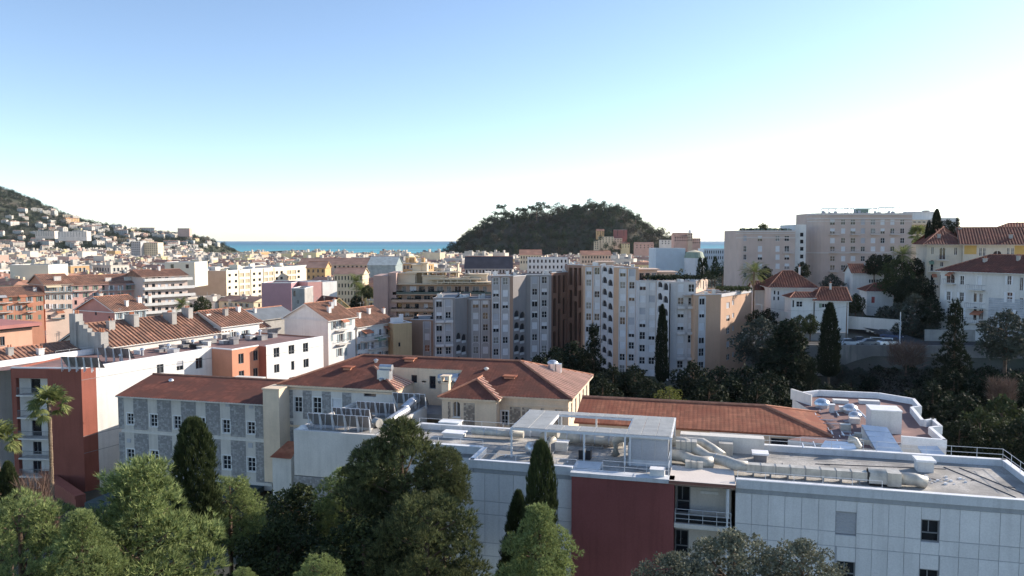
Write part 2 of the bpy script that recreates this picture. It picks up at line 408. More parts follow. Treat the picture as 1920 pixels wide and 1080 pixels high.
m_stone_b = M('brown_rubble_stone', (.50, .42, .33), .95, .12, 2, bump=.4, bscale=8, col2=(.25, .205, .165), island2=True, isl=(.15, .5))
m_mortar = M('mortar', (.25, .247, .243), .95, .2, 2)
m_gravel = M('roof_gravel', (.42, .40, .37), .98, .22, .7, fine=.25, bump=.6, bscale=14, col2=(.27, .26, .245), scale2=.45)
m_deck = M('purple_felt', (.25, .155, .14), .95, .2, .4, fine=.12, col2=(.20, .13, .125), scale2=.5)
m_felt = M('grey_felt', (.22, .22, .23), .95, .2, .4, fine=.1, col2=(.30, .29, .28), scale2=.4)
m_duct = M('duct_beige', (.53, .50, .44), .5, .16, 1.2, streak=.3, metal=.15)
m_galv = M('galvanised', (.55, .57, .60), .38, .12, 1.5, metal=.75)
m_steel = M('painted_steel', (.66, .68, .70), .5, .06, 1)
m_grate = M('steel_grating', (.58, .57, .54), .6, .1, 1.2, metal=.3)
m_metalroof = M('zinc_sheet', (.50, .58, .66), .3, .08, .6, metal=.7)
m_dark = M('dark_void', (.015, .015, .018), .8)
m_black = M('black_plastic', (.03, .03, .035), .5)
m_glass = M('window_glass', (.018, .022, .028), .08, .3, 1.5, spec=.6, fine=0)
m_glass2 = M('curtained_glass', (.20, .20, .19), .2, .4, 2.5, spec=.5, fine=0)
m_frame = M('white_frame', (.72, .72, .71), .5, .04, 1)
m_fgrey = M('grey_frame', (.22, .23, .24), .5, .05, 1)
m_shut_w = M('white_shutter', (.66, .67, .69), .6, .05, 1)
m_shut_g = M('grey_shutter', (.42, .43, .46), .6, .05, 1)
m_shut_b = M('blue_grey_shutter', (.30, .36, .38), .7, .12, 1)
m_shut_gr = M('green_shutter', (.22, .28, .22), .7, .12, 1)
m_shut_r = M('red_shutter', (.40, .10, .09), .7, .12, 1)
m_solar = M('solar_glass', (.02, .025, .045), .12, .1, 1, spec=.6)
m_solarback = M('collector_back', (.24, .23, .23), .6, .1, 1)
m_bark = M('bark', (.13, .09, .065), .95, .3, 3, bump=.8, bscale=9)
m_palmtrunk = M('palm_bark', (.22, .16, .11), .95, .3, 4, bump=.8, bscale=9)
m_concrete = M('concrete', (.36, .35, .33), .95, .15, .5, streak=.2)
m_asphalt = M('asphalt', (.055, .056, .06), .95, .2, .4, fine=.15)
m_pot = M('clay_pot', (.40, .17, .10), .9, .15, 2)
WM = {'': (m_frame, m_glass, m_shut_w), 'g': (m_fgrey, m_glass, m_shut_g), 'b': (m_frame, m_glass, m_shut_b), 'gr': (m_frame, m_glass, m_shut_gr),
      'r': (m_frame, m_glass, m_shut_r), 'c': (m_frame, m_glass2, m_shut_w), 'p': (m_shut_g, m_glass, m_pale)}
f_pine = foliage('pine_needles', (.38, .44, .175), (.10, .135, .056), .26)
f_pined = foliage('pine_needles_dark', (.19, .21, .09), (.036, .05, .027), .22)
f_cyp = foliage('cypress_green', (.085, .105, .042), (.04, .055, .026), .15)
f_dark = foliage('dark_leaves', (.032, .044, .024), (.016, .024, .016))
f_mid = foliage('mid_leaves', (.070, .085, .035), (.035, .050, .025))
f_olive = foliage('olive_leaves', (.20, .205, .15), (.095, .105, .075))
f_yel = foliage('yellow_leaves', (.20, .21, .05), (.10, .12, .035))
f_palm = foliage('palm_fronds', (.26, .28, .10), (.12, .15, .06), .3)
f_hill = foliage('hill_leaves', (.046, .076, .036), (.012, .024, .014), .1)
f_hill2 = foliage('hill_leaves_brown', (.065, .058, .040), (.032, .033, .025), .1); f_hill3 = foliage('hill_leaves_olive', (.052, .068, .034), (.026, .036, .022), .1)
f_far = foliage('far_leaves', (.045, .060, .038), (.022, .032, .024), .1)
f_bare = foliage('bare_twigs', (.22, .15, .11), (.14, .09, .075), .05)

# ---------------------------------------------------------------- ground, hills, sea
def S(x, a, b):
    t = np.clip((x - a) / (b - a), 0, 1); return t * t * (3 - 2 * t)
BU = [-500, 0, 50, 100, 130, 180, 240, 300, 350, 390, 420, 440, 470]
BV = [300, 347, 363, 386, 400, 414, 424, 433, 436, 445, 455, 470, 479]
def boron(X, Y):
    u = 960 + 1450 * X / 2600; v = np.interp(u, BU, BV); top = CZ - (v - 450) / 1450 * 2600 - 9
    g = S(Y, 1750, 2600) * (1 - 1.2 * S(Y, 2600, 2790)); return 4 + (np.maximum(top, -8) - 4) * g
CX_ = [-165, -140, -118, -95, -62, -28, 20, 70, 120, 190, 215, 245, 275, 300, 340, 400]
CZ_ = [0, 8, 18, 36, 62, 82, 88, 90, 101, 101, 90, 68, 50, 38, 20, 2]
def castle(X, Y): return 3 + np.interp(X, CX_, CZ_) * S(Y, 1235, 1445) * (1 - .5 * S(Y, 1480, 1700))
def ground_z(X, Y):
    X = np.asarray(X, float); Y = np.asarray(Y, float)
    left = 20 - 6 * S(-X, 0, 60) * (1 - S(Y, 120, 200)) - 3 * S(Y, 85, 130) - 9 * S(Y, 190, 280) - 3 * S(Y, 300, 800) - 2 * S(Y, 900, 1400)
    shore = np.maximum(S(Y, 1490, 1560) * S(X, -.385 * Y - 20, -.36 * Y), S(Y, 2700, 3000)); left = left - 12 * shore
    right = 20 + 3.2 * S(Y, 104, 144) + 3.8 * S(Y, 145.5, 151) + 5 * S(Y, 172, 215) - 3 * S(Y, 225, 260) - 19 * S(Y, 300, 480)
    right = right + 36 * S(X - .68 * Y, 8, 170) * (1 - S(Y, 280, 420))
    w = S(X, 46 + .03 * Y, 62 + .06 * Y) * (1 - S(Y, 330, 480)); w = w * S(Y, 96, 112) + (1 - S(Y, 96, 112)) * w * .3
    return left * (1 - w) + right * w
def sheet(name, xs, ys, fn, mat):
    X, Y = np.meshgrid(xs, ys); Z = fn(X, Y); n, m = X.shape; b = MB()
    b.v = list(zip(X.ravel().tolist(), Y.ravel().tolist(), Z.ravel().tolist()))
    for j in range(n - 1):
        for i in range(m - 1): b.f.append((j * m + i, j * m + i + 1, (j + 1) * m + i + 1, (j + 1) * m + i))
    b.m = [0] * len(b.f)
    o = bpy.data.objects.new(name, b.mesh(name, [mat], smooth=True)); COL.objects.link(o); o['kind'] = 'structure'; return o
m_ground = M('ground_earth', (.085, .078, .062), .98, .3, .12, fine=.2, col2=(.045, .055, .03), scale2=.05, bump=.5, bscale=2)
xs = np.concatenate([np.linspace(-3400, -320, 50), np.linspace(-300, 300, 121), np.linspace(320, 3400, 50)])
ys = np.concatenate([np.linspace(-80, 340, 106), np.linspace(350, 3400, 130)])
sheet('ground', xs, ys, ground_z, m_ground)
m_hill = M('hillside_scrub', (.060, .066, .042), .98, .35, .03, fine=.2, col2=(.09, .08, .06), scale2=.012)
sheet('castle_hill', np.linspace(-180, 410, 96), np.linspace(1225, 1740, 80), lambda X, Y: castle(X, Y) - .5, m_hill)
sheet('coastal_hill', np.linspace(-2600, -860, 120), np.linspace(1700, 3300, 90), lambda X, Y: boron(X, Y), m_hill)
m_sea = bpy.data.materials.new('sea_water'); m_sea.use_nodes = True
N = m_sea.node_tree.nodes; L = m_sea.node_tree.links; b_ = N['Principled BSDF']; g_ = N.new('ShaderNodeNewGeometry'); sx_ = N.new('ShaderNodeSeparateXYZ'); L.new(g_.outputs['Position'], sx_.inputs[0])
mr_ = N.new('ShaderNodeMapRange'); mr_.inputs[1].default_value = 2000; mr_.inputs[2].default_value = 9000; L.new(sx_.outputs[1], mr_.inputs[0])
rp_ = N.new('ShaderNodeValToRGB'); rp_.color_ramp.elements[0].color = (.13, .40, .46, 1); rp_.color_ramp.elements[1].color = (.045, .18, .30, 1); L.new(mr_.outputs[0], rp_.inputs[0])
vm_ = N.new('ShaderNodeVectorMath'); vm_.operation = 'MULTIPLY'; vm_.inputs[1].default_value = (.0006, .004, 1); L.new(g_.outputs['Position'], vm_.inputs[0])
nn_ = N.new('ShaderNodeTexNoise'); nn_.inputs['Scale'].default_value = 1; nn_.inputs['Detail'].default_value = 6; L.new(vm_.outputs[0], nn_.inputs['Vector'])
mr2 = N.new('ShaderNodeMapRange'); mr2.inputs[1].default_value = .35; mr2.inputs[2].default_value = .65; mr2.inputs[3].default_value = .8; mr2.inputs[4].default_value = 1.2; L.new(nn_.outputs['Fac'], mr2.inputs[0])
mx_ = N.new('ShaderNodeMix'); mx_.data_type = 'RGBA'; mx_.blend_type = 'MULTIPLY'; mx_.inputs[0].default_value = 1; L.new(rp_.outputs[0], mx_.inputs[6]); L.new(mr2.outputs[0], mx_.inputs[7])
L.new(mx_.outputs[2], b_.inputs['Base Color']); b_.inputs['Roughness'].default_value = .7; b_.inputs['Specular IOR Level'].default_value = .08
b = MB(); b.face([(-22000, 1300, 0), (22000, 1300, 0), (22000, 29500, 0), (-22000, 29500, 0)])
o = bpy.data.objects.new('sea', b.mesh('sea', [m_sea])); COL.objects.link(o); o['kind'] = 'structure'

# ---------------------------------------------------------------- trees
def tri_mesh(name, V, mats, mi=None):
    me = bpy.data.meshes.new(name); n = len(V) // 3
    me.vertices.add(len(V)); me.vertices.foreach_set('co', np.ascontiguousarray(V, dtype=np.float32).ravel())
    me.loops.add(3 * n); me.loops.foreach_set('vertex_index', np.arange(3 * n, dtype=np.int32))
    me.polygons.add(n); me.polygons.foreach_set('loop_start', np.arange(0, 3 * n, 3, dtype=np.int32)); me.polygons.foreach_set('loop_total', np.full(n, 3, np.int32))
    for m in mats: me.materials.append(m)
    if mi is not None: me.polygons.foreach_set('material_index', mi.astype(np.int32))
    me.update(calc_edges=True); return me
def unit(a): return a / np.maximum(np.linalg.norm(a, axis=-1, keepdims=True), 1e-6)
def blades(P, D, k, Ln, w, sp, rg):
    """k narrow blades from each tuft point P along D"""
    P = np.repeat(P, k, 0); D = np.repeat(D, k, 0); n = len(P)
    d = unit(D + rg.normal(0, sp, (n, 3))); l = Ln * rg.uniform(.6, 1.15, (n, 1)); s = unit(np.cross(d, rg.normal(0, 1, (n, 3)))) * (w * rg.uniform(.7, 1.3, (n, 1)))
    return np.stack([P - s, P + s, P + d * l], 1).reshape(-1, 3)
def leaves(P, size, rg, up=.5):
    n = len(P); nrm = unit(rg.normal(0, 1, (n, 3)) + np.array([0, 0, up])); a = unit(np.cross(nrm, rg.normal(0, 1, (n, 3)))); b = np.cross(nrm, a)
    z = size * rg.uniform(.6, 1.3, (n, 1))
    return np.stack([P - a * z * .5, P + a * z * .5, P + b * z], 1).reshape(-1, 3)
def lobes_pts(C, Rr, per, rg, squash=.75, shell=.72, low=-.35):
    out_p, out_d = [], []
    for c, r in zip(C, Rr):
        n = max(6, int(per * r * r)); d = unit(rg.normal(0, 1, (n, 3))); d = d[d[:, 2] > low]
        out_p.append(c + d * r * np.array([1, 1, squash]) * rg.uniform(shell, 1.03, (len(d), 1))); out_d.append(d)
    return np.concatenate(out_p), np.concatenate(out_d)
def crown_lobes(H, Rad, n, rg, prof, lr=(.2, .34), bottom=.0):
    C, Rr = [], []
    for i in range(n):
        t = (i + .5) / n; r = prof(t) * Rad; a = i * 2.39996 + rg.uniform(-.5, .5); q = math.sqrt(rg.uniform(.25, 1)) * r
        l = Rad * rg.uniform(*lr) * (1.15 - .5 * t); C.append((math.cos(a) * max(0, q - l * .4), math.sin(a) * max(0, q - l * .4), bottom + t * H * .96)); Rr.append(l)
    return np.array(C), np.array(Rr)
def pine_crown(seed, H, Rad, n=48, per=80, k=12, Ln=.34, w=.022, mat=None, prof=None, lr=(.2, .34)):
    rg = np.random.default_rng(seed); prof = prof or (lambda t: (1 - t ** 1.6) ** .8 * (.55 + .45 * min(1, t / .25)) + .08)
    C, Rr = crown_lobes(H, Rad, n, rg, prof, lr); P, D = lobes_pts(C, Rr, per, rg, .8, .55)
    P = P + rg.normal(0, .06, P.shape); D2 = unit(D * .75 + np.array([0, 0, .55]))
    return tri_mesh('crown', blades(P, D2, k, Ln, w, .42, rg), [mat or f_pine]), C
def leaf_crown(seed, H, Rad, n=30, per=120, size=.16, mat=None, prof=None, squash=.8, lr=(.26, .42), shell=.6):
    rg = np.random.default_rng(seed); prof = prof or (lambda t: math.sqrt(max(0, 1 - (2 * t - .9) ** 2)) * .95 + .05)
    C, Rr = crown_lobes(H, Rad, n, rg, prof, lr); P, D = lobes_pts(C, Rr, per, rg, squash, shell, -.7)
    P = P + rg.normal(0, .05 * Rad * .3, P.shape)
    return tri_mesh('crown', leaves(P, size, rg), [mat or f_dark]), C
def cypress_crown(seed, H, Rad, n=5200, k=5, Ln=.38, w=.035, mat=None, pw=.75):
    rg = np.random.default_rng(seed); t = rg.uniform(0, 1, n) ** 1.15; a = rg.uniform(0, 2 * math.pi, n)
    r = Rad * np.minimum(1, t / .10 + .35) * (1 - t ** 2.1) ** pw + .03
    bump = 1 + .15 * np.sin(a * 3 + 9 * t + seed) + .13 * np.sin(a * 7 - 21 * t) + .10 * np.sin(a * 11 + 47 * t) + .08 * np.sin(a * 5 - 70 * t) + rg.normal(0, .07, n)
    rr = r * bump * rg.uniform(.72, 1, n) ** .5; P = np.stack([np.cos(a) * rr, np.sin(a) * rr, t * H], 1)
    D = unit(np.stack([np.cos(a) * .45, np.sin(a) * .45, np.full(n, 1.)], 1))
    return tri_mesh('crown', blades(P, D, k, Ln, w, .22, rg), [mat or f_cyp])
def trunk_mesh(H, r, C=(), lean=(0, 0), n=7, mat=None, every=3):
    b = MB(); pts = [(lean[0] * t * t + .12 * r * math.sin(5 * t), lean[1] * t * t + .12 * r * math.cos(4 * t), H * t) for t in (0, .15, .35, .6, .85, 1)]
    b.tube([(0, 0, -.6)] + pts, [r * 1.35, r * 1.2, r, r * .85, r * .62, r * .4, r * .15], n)
    for i, c in enumerate(C):
        if i % every: continue
        t0 = max(.08, min(.9, (c[2] - .8) / max(H, .1))); s = Vector((lean[0] * t0 * t0, lean[1] * t0 * t0, H * t0 - .3)); e = Vector(c); md = (s + e) / 2 + Vector((0, 0, -.15))
        b.tube([s, md, e], [r * .35, r * .22, r * .06], 5)
    return b.mesh('trunk', [mat or m_bark], smooth=True)
TREES = {}
UT = None
def reg(key, crown, C, Hc, Rad, r=.2, low=.25, mat=None, limbs=True):
    """crown mesh, its branches and the height / radius it was made at"""
    TREES[key] = (crown, trunk_mesh(Hc * .92, r, C, n=6, mat=mat) if limbs else None, Hc, Rad, r)
def tree(name, label, cat, key, x, y, ztop, s=1., rz=None, group=None, sz=None, foot=None):
    """ztop: height of the tip relative to the camera; the stem runs from the ground to the crown"""
    global UT
    cm, lm, Hc, Rad, r = TREES[key]; zf = float(ground_z(x, y)) - CZ if foot is None else foot; sz = sz or s; zc = ztop - Hc * sz
    o = bpy.data.objects.new(name, None); COL.objects.link(o); o.empty_display_size = .2
    o.location = (x, y, zf + CZ); o.rotation_euler = (0, 0, rnd.uniform(0, 6.28) if rz is None else rz); tag(o, label, cat, group)
    if UT is None: b = MB(); b.tube([(0, 0, 0), (0, 0, .12), (0, 0, .6), (0, 0, 1)], [1.45, 1.1, .95, .85], 8); UT = b.mesh('trunk', [m_bark], smooth=True)
    h = max(.4, zc - zf + .3); t = bpy.data.objects.new('trunk', UT); COL.objects.link(t); t.parent = o; t.scale = (r * s, r * s, h + .4); t.location = (0, 0, -.4)
    for nm, me in (('branches', lm), ('crown', cm)):
        if me is None: continue
        c = bpy.data.objects.new(nm, me); COL.objects.link(c); c.parent = o; c.location = (0, 0, zc - zf); c.scale = (s, s, sz)
        if nm == 'crown': c['kind'] = 'stuff'
    return o
def utree(name, label, cat, key, u, vtop, Y, wpx, group=None, rz=None, hm=None):
    """tip at (u, vtop), Y metres ahead, crown wpx wide in the photograph"""
    cm, lm, Hc, Rad, r = TREES[key]; s = wpx * Y / FPX / (2 * Rad); p = PD(u, vtop, Y)
    return tree(name, label, cat, key, p[0], Y, p[2], s, rz, group, sz=None if hm is None else hm / Hc)
def palm_mesh(seed, n=46, L=2.6, droop=1.1, k=26):
    rg = np.random.default_rng(seed); T = []
    for i in range(n):
        a = rg.uniform(0, 2 * math.pi); e = rg.uniform(-.55, 1.25); l = L * rg.uniform(.8, 1.1); pts = []; x = z = 0.
        for j in range(9):
            an = e - droop * (j / 8) ** 1.4; pts.append((x, z)); x += l / 8 * math.cos(an); z += l / 8 * math.sin(an)
        ca, sa = math.cos(a), math.sin(a); sp = np.array([(p[0] * ca, p[0] * sa, p[1]) for p in pts]); side = np.array([-sa, ca, 0])
        for j in range(k):
            f = .12 + .88 * j / k; q = f * 8; i0 = min(7, int(q)); p = sp[i0] + (sp[i0 + 1] - sp[i0]) * (q - i0); fw = unit(sp[i0 + 1] - sp[i0])
            ll = .62 * math.sin(math.pi * min(1, f * .85 + .12)) ** .7 * L / 2.6
            for sg in (-1, 1):
                d = side * sg * .8 + fw * .6 + np.array([0, 0, rg.uniform(-.45, .05)]); T += [p - fw * .025, p + fw * .025, p + unit(d) * ll]
        for j in range(8): T += [sp[j] - side * .02, sp[j] + side * .02, sp[j + 1]]
    return tri_mesh('crown', np.array(T), [f_palm])
def fan_palm_mesh(seed, n=38, L=1.15, Rf=.95):
    rg = np.random.default_rng(seed); T = []
    for i in range(n):
        a = rg.uniform(0, 2 * math.pi); e = rg.uniform(-.75, 1.3); ca, sa = math.cos(a), math.sin(a); d = np.array([ca * math.cos(e), sa * math.cos(e), math.sin(e)]); sd_ = np.array([-sa, ca, 0.]); tip = d * L * rg.uniform(.8, 1.15)
        T += [sd_ * -.03, sd_ * .03, tip]; up = np.cross(d, sd_)
        for k in range(17):
            w = -1.9 + 3.8 * k / 16; q = unit(d * math.cos(w) + sd_ * math.sin(w) + np.array([0, 0, -.25 - .35 * abs(math.sin(w))]) + up * rg.uniform(-.08, .08)); l = Rf * (1 - .25 * abs(w) / 1.9) * rg.uniform(.85, 1.1); s = np.cross(q, up); s = s / max(1e-6, np.linalg.norm(s)) * .075
            m = tip + q * l * .55; T += [tip, m - s, m + s, m - s, tip + q * l + np.array([0, 0, -.14]), m + s]
    return tri_mesh('crown', np.array(T), [f_palm])
def palm_trunk(H, r=.2):
    b = MB(); n = int(H / .3); pts = []; rs = []
    for i in range(n): z = H * i / n; pts += [(0, 0, z), (0, 0, z + H / n * .9)]; rs += [r * (.92 + .12 * math.sin(i)), r * 1.08]
    pts.append((0, 0, H + .3)); rs.append(r * 1.3); b.tube(pts, rs, 8); return b.mesh('trunk', [m_palmtrunk], smooth=False)
# ================================================================ hospital buildings in the foreground
HF = Frame(-3.25, 59.0, math.atan2(-.248, .969))
GZ = -29.5
# ---------------------------------------------------------------- white clad annex
T = Thing('annex_building', 'white clad flat roofed annex with a dark red block and gravel roof in front', 'building', HF, (20, 5, GZ))
b = MB(); XR = 40.2; XL = 0.; YB = 10.4
xr0, xr1 = HF.ony(1072, 890, -.5)[0], HF.ony(1264, 900, -.5)[0]; xc1 = HF.ony(1374, 905, 0)[0]
annex_win = [(1567, 960, 1605, 1003, 'roll@g'), (1727, 975, 1761, 1016, 'hung@g'), (1568, 1053, 1603, 1091, 'hung@g'), (1723, 1068, 1760, 1106, 'hung@g')]
wm_, holesR = [], []
facade(T, b, (xc1 + .2, .12), (XR, .12), GZ, -17.6, annex_win, mats=WM, rec=.2, m=0)
facade(T, b, (XL, .12), (xr0 - .02, .12), GZ, -17.6, [(1033, 915, 1044, 951, 'hung@g')], mats=WM, rec=.2, m=0)
wall(b, (XR, .12), (XR, YB), GZ, -17.6); wall(b, (XR, YB), (-8.2, YB), GZ, -17.6); wall(b, (-8.2, YB), (-8.2, 3.7), GZ, -17.6); wall(b, (-8.2, 3.7), (XL, 3.7), GZ, -17.6); wall(b, (XL, 3.7), (XL, .12), GZ, -17.6)
T.part('wall', b, m_joint)
b = MB(); b.prism([(XL + .1, .3), (XR - .1, .3), (XR - .1, YB - .1), (-8.1, YB - .1), (-8.1, 3.8), (XL + .1, 3.8)], -17.9, -17.5); T.part('roof', b, m_gravel)
# parapet: fascia, shadow band and coping
ring = [(-8.2, 3.7), (XL, 3.7), (XL, 0), (xr0, 0)]; b = MB(); c = MB(); d = MB()
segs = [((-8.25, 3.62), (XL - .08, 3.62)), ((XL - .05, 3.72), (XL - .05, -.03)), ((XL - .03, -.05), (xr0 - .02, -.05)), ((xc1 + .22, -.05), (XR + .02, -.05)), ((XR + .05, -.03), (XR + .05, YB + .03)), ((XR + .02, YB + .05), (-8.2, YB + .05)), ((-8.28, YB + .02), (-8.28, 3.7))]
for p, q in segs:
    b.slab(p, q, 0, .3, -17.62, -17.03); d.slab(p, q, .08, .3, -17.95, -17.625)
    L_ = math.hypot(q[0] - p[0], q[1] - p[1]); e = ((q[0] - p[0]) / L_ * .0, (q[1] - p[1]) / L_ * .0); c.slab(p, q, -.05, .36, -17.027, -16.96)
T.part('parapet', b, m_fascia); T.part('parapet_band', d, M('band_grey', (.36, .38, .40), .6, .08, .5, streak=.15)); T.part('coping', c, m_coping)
# cladding panels, one by one
rows = [(-17.97, 2.22), (-20.22, 1.0), (-21.25, 2.22), (-23.5, 1.0), (-24.53, 2.22), (-26.78, 2.4)]
pm = {}
def panel(w, h):
    k = (round(w, 2), round(h, 2))
    if k not in pm:
        q = MB(); w_, h_ = k; e = .012
        q.face([(e, 0, e), (w_ - e, 0, e), (w_ - e, 0, h_ - e), (e, 0, h_ - e)])
        for p1, p2, o1, o2 in (((e, e), (w_ - e, e), (0, 0), (w_, 0)), ((w_ - e, e), (w_ - e, h_ - e), (w_, 0), (w_, h_)), ((w_ - e, h_ - e), (e, h_ - e), (w_, h_), (0, h_)), ((e, h_ - e), (e, e), (0, h_), (0, 0))):
            q.face([(o1[0], .035, o1[1]), (o2[0], .035, o2[1]), (p2[0], 0, p2[1]), (p1[0], 0, p1[1])])
        pm[k] = q.mesh('cladding_panel', [m_panel])
    return pm[k]
def clad(T, p, q, xs_, rws, opens):
    L_ = math.hypot(q[0] - p[0], q[1] - p[1]); dx, dy = (q[0] - p[0]) / L_, (q[1] - p[1]) / L_; rz = math.atan2(dy, dx)
    for x0, x1 in zip(xs_[:-1], xs_[1:]):
        for zt, h in rws:
            z0, z1 = zt - h, zt; pcs = [(x0, x1, z0, z1)]
            for a, c_, e, f_ in opens:
                nxt = []
                for (m0, m1, n0, n1) in pcs:
                    if m1 <= a + .02 or m0 >= c_ - .02 or n1 <= e + .02 or n0 >= f_ - .02: nxt.append((m0, m1, n0, n1)); continue
                    if m0 < a - .05: nxt.append((m0, a, n0, n1))
                    if m1 > c_ + .05: nxt.append((c_, m1, n0, n1))
                    lo, hi = max(m0, a), min(m1, c_)
                    if n1 > f_ + .05: nxt.append((lo, hi, f_, n1))
                    if n0 < e - .05: nxt.append((lo, hi, n0, e))
                pcs = nxt
            for (m0, m1, n0, n1) in pcs:
                g = .014
                if m1 - m0 < .12 or n1 - n0 < .12: continue
                T.inst('cladding_panel', panel(m1 - m0 - g, n1 - n0 - g), (p[0] + dx * (m0 + g / 2) + dy * .045, p[1] + dy * (m0 + g / 2) - dx * .045, n0 + g / 2), rz)
A0, A1 = (xc1 + .2, .12), (XR, .12); ops = []
for u0, v0, u1, v1, k in annex_win:
    a = HF.wall(u0, (v0 + v1) / 2, A0, A1)[0]; c_ = HF.wall(u1, (v0 + v1) / 2, A0, A1)[0]; uc = (u0 + u1) / 2
    ops.append((a - .02, c_ + .02, HF.wall(uc, v1, A0, A1)[1] - .03, HF.wall(uc, v0, A0, A1)[1] + .02))
xs_ = [0.]; w0 = ops[0]; w1 = ops[1]
cols = [0]; a = w0[0]; n = max(1, round(a / 1.15)); xs_ = [a * i / n for i in range(n)] + [w0[0], w0[1]]
n = round((w1[0] - w0[1]) / 1.15); xs_ += [w0[1] + (w1[0] - w0[1]) * i / n for i in range(1, n)] + [w1[0], w1[1]]
L_ = XR - A0[0]; n = round((L_ - w1[1]) / 1.2); xs_ += [w1[1] + (L_ - w1[1]) * i / n for i in range(1, n + 1)]
clad(T, A0, A1, xs_, rows, ops)
B0, B1 = (XL, .12), (xr0 - .02, .12); a = HF.wall(1033, 933, B0, B1)[0]; c_ = HF.wall(1044, 933, B0, B1)[0]
wl = (a - .02, c_ + .02, HF.wall(1038, 951, B0, B1)[1] - .03, HF.wall(1038, 915, B0, B1)[1] + .02); n = 7
clad(T, B0, B1, [(xr0 - .02) * i / n for i in range(n + 1)], rows, [wl])
clad(T, (-8.2, 3.7), (XL - .06, 3.7), [8.14 * i / 7 for i in range(8)], rows, [])
# red block and its coping
b = MB(); b.box(xr0, xr1, -.55, 1.2, GZ, -17.5); T.part('red_block', b, m_red, label='dark red rendered block')
b = MB(); b.box(xr0 - .1, xr1 + .02, -.63, .45, -17.497, -17.2); b.box(xr0 - .1, xr0 + 1.9, .47, 2.4, -17.497, -17.15); T.part('block_coping', b, m_fascia)
# balcony bay
b = MB(); b.box(xr1 + .02, xc1 - .02, 1.9, 2.1, GZ, -17.75); T.part('bay_wall', b, m_pale)
b = MB(); b.box(xr1 - .35, xc1 + .15, -.75, 3.1, -17.45, -17.2); T.part('canopy', b, M('canopy_cream', (.68, .61, .55), .8, .07, .5))
b = MB(); b.box(xr1 - .37, xc1 + .17, -.77, -.752, -17.43, -17.22); b.box(xr1 - .3, xc1 + .1, -.7, 1.85, -17.52, -17.453); T.part('canopy_edge', b, M('rusty_edge', (.25, .12, .09), .8, .1, .5))
for v0, v1 in ((985, 1001),):
    zt = HF.wall(1312, v0, (xr1, -.5), (xc1, -.5))[1]; b = MB(); b.box(xr1 + .03, xc1 - .03, -.5, 1.88, zt - .32, zt); T.part('balcony_slab', b, m_pale)
    railing(T, [(xr1 + .1, -.42), (xc1 - .1, -.42)], zt, 1.05, 1.1, m_steel, 3, .02); b = MB(); b.box(xr1 + .15, xc1 - .15, -.40, -.385, zt + .08, zt + .62); T.part('balustrade_glass', b, m_glass)
zb = zt
def door(z0, u0, u1, h, kd='g'):
    a, c_ = HF.ony(u0, 950, 1.9)[0], HF.ony(u1, 950, 1.9)[0]; me = win_mesh('hung' if kd == 'g' else kd, c_ - a, h, WM['g']); T.inst('door', me, ((a + c_) / 2, 1.72, z0), 0)
door(zb + .02, 1269, 1294, 2.3); door(zb - 3.3, 1267, 1292, 2.0)
b = MB(); b.tube([(xc1 - .35, -.3, GZ), (xc1 - .35, -.3, -17.46)], .12, 10); T.part('column', b, m_steel)
b = MB(); b.box(HF.ony(1313, 924, 1.8)[0], HF.ony(1347, 924, 1.8)[0], 1.74, 1.85, HF.ony(1330, 926, 1.8)[1], HF.ony(1330, 921, 1.8)[1]); T.part('strip_lamp', b, M('lamp_white', (.8, .8, .78), .4))
railing(T, [(.35, .55), (xr0 + .2, .55)], -17.5, .95, 1.7, m_steel); railing(T, [(xr0 + 2.2, .3), (xr1 - .4, .3)], -17.2, .8, 1.7, m_steel); railing(T, [(xr1 - .45, .3), (xr1 - .45, 2.2)], -17.2, 1.3, 1.7, m_steel)
railing(T, [(xc1 + .35, .62), (29.5, .62)], -17.5, .95, 1.8, m_steel); railing(T, [(31, YB - .15), (XR - .2, YB - .15), (XR - .2, 5)], -17.0, .85, 1.7, m_steel)
railing(T, [(-8, 4.2), (-.2, 4.2)], -17.5, 1.0, 1.9, m_steel); railing(T, [(-8, YB - .5), (2, YB - .5)], -17.5, 1.1, 1.9, m_steel); railing(T, [(18, YB - .15), (30, YB - .15)], -17.0, .8, 2.2, m_steel)
# rear upstand, hatch boxes, chimneys of the roof
b = MB(); b.box(15.6, 22.3, 8.9, 10.0, -17.5, -16.2); T.part('upstand', b, m_pale)
def rbox(nm, x0, x1, y0, y1, z0, z1, m, lid=None, ov=.12, label=None):
    q = MB(); q.box(x0, x1, y0, y1, z0, z1); o = T.part(nm, q, m, label=label)
    if lid is not None: q = MB(); q.box(x0 - ov, x1 + ov, y0 - ov, y1 + ov, z1, z1 + lid); T.part('lid', q, m_coping, o)
    return o
x, y = HF.lh(1735, 885, 17.5); rbox('vent_chimney', x - .55, x + .55, y - .1, y + 1.0, -17.5, -16.72, m_white, .16, .14)
x, y = HF.lh(1425, 866, 17.5); rbox('roof_hatch', x - .45, x + .5, y, y + .9, -17.5, -16.95, m_felt, .14, .16)
x, y = HF.lh(1362, 855, 17.5); rbox('plenum_box', x - .6, x + .5, y, y + 1.2, -17.5, -16.5, m_duct)
x, y = HF.lh(855, 822, 17.5); rbox('skylight_box', x - 1.2, x + .6, y, y + 1.0, -17.5, -17.1, m_white, .08)
x, y = HF.lh(838, 808, 17.5); rbox('skylight_box', x - .9, x + .9, y + .6, y + 1.7, -17.5, -16.9, m_white, .08)
x, y = HF.lh(1048, 848, 17.5); rbox('cabinet', x - .4, x + .6, y + .3, y + 1.0, -17.5, -16.8, m_white, .1, .1)
x, y = HF.lh(1095, 862, 17.5); rbox('air_unit', x - .45, x + .5, y, y + .8, -17.5, -16.75, m_black)
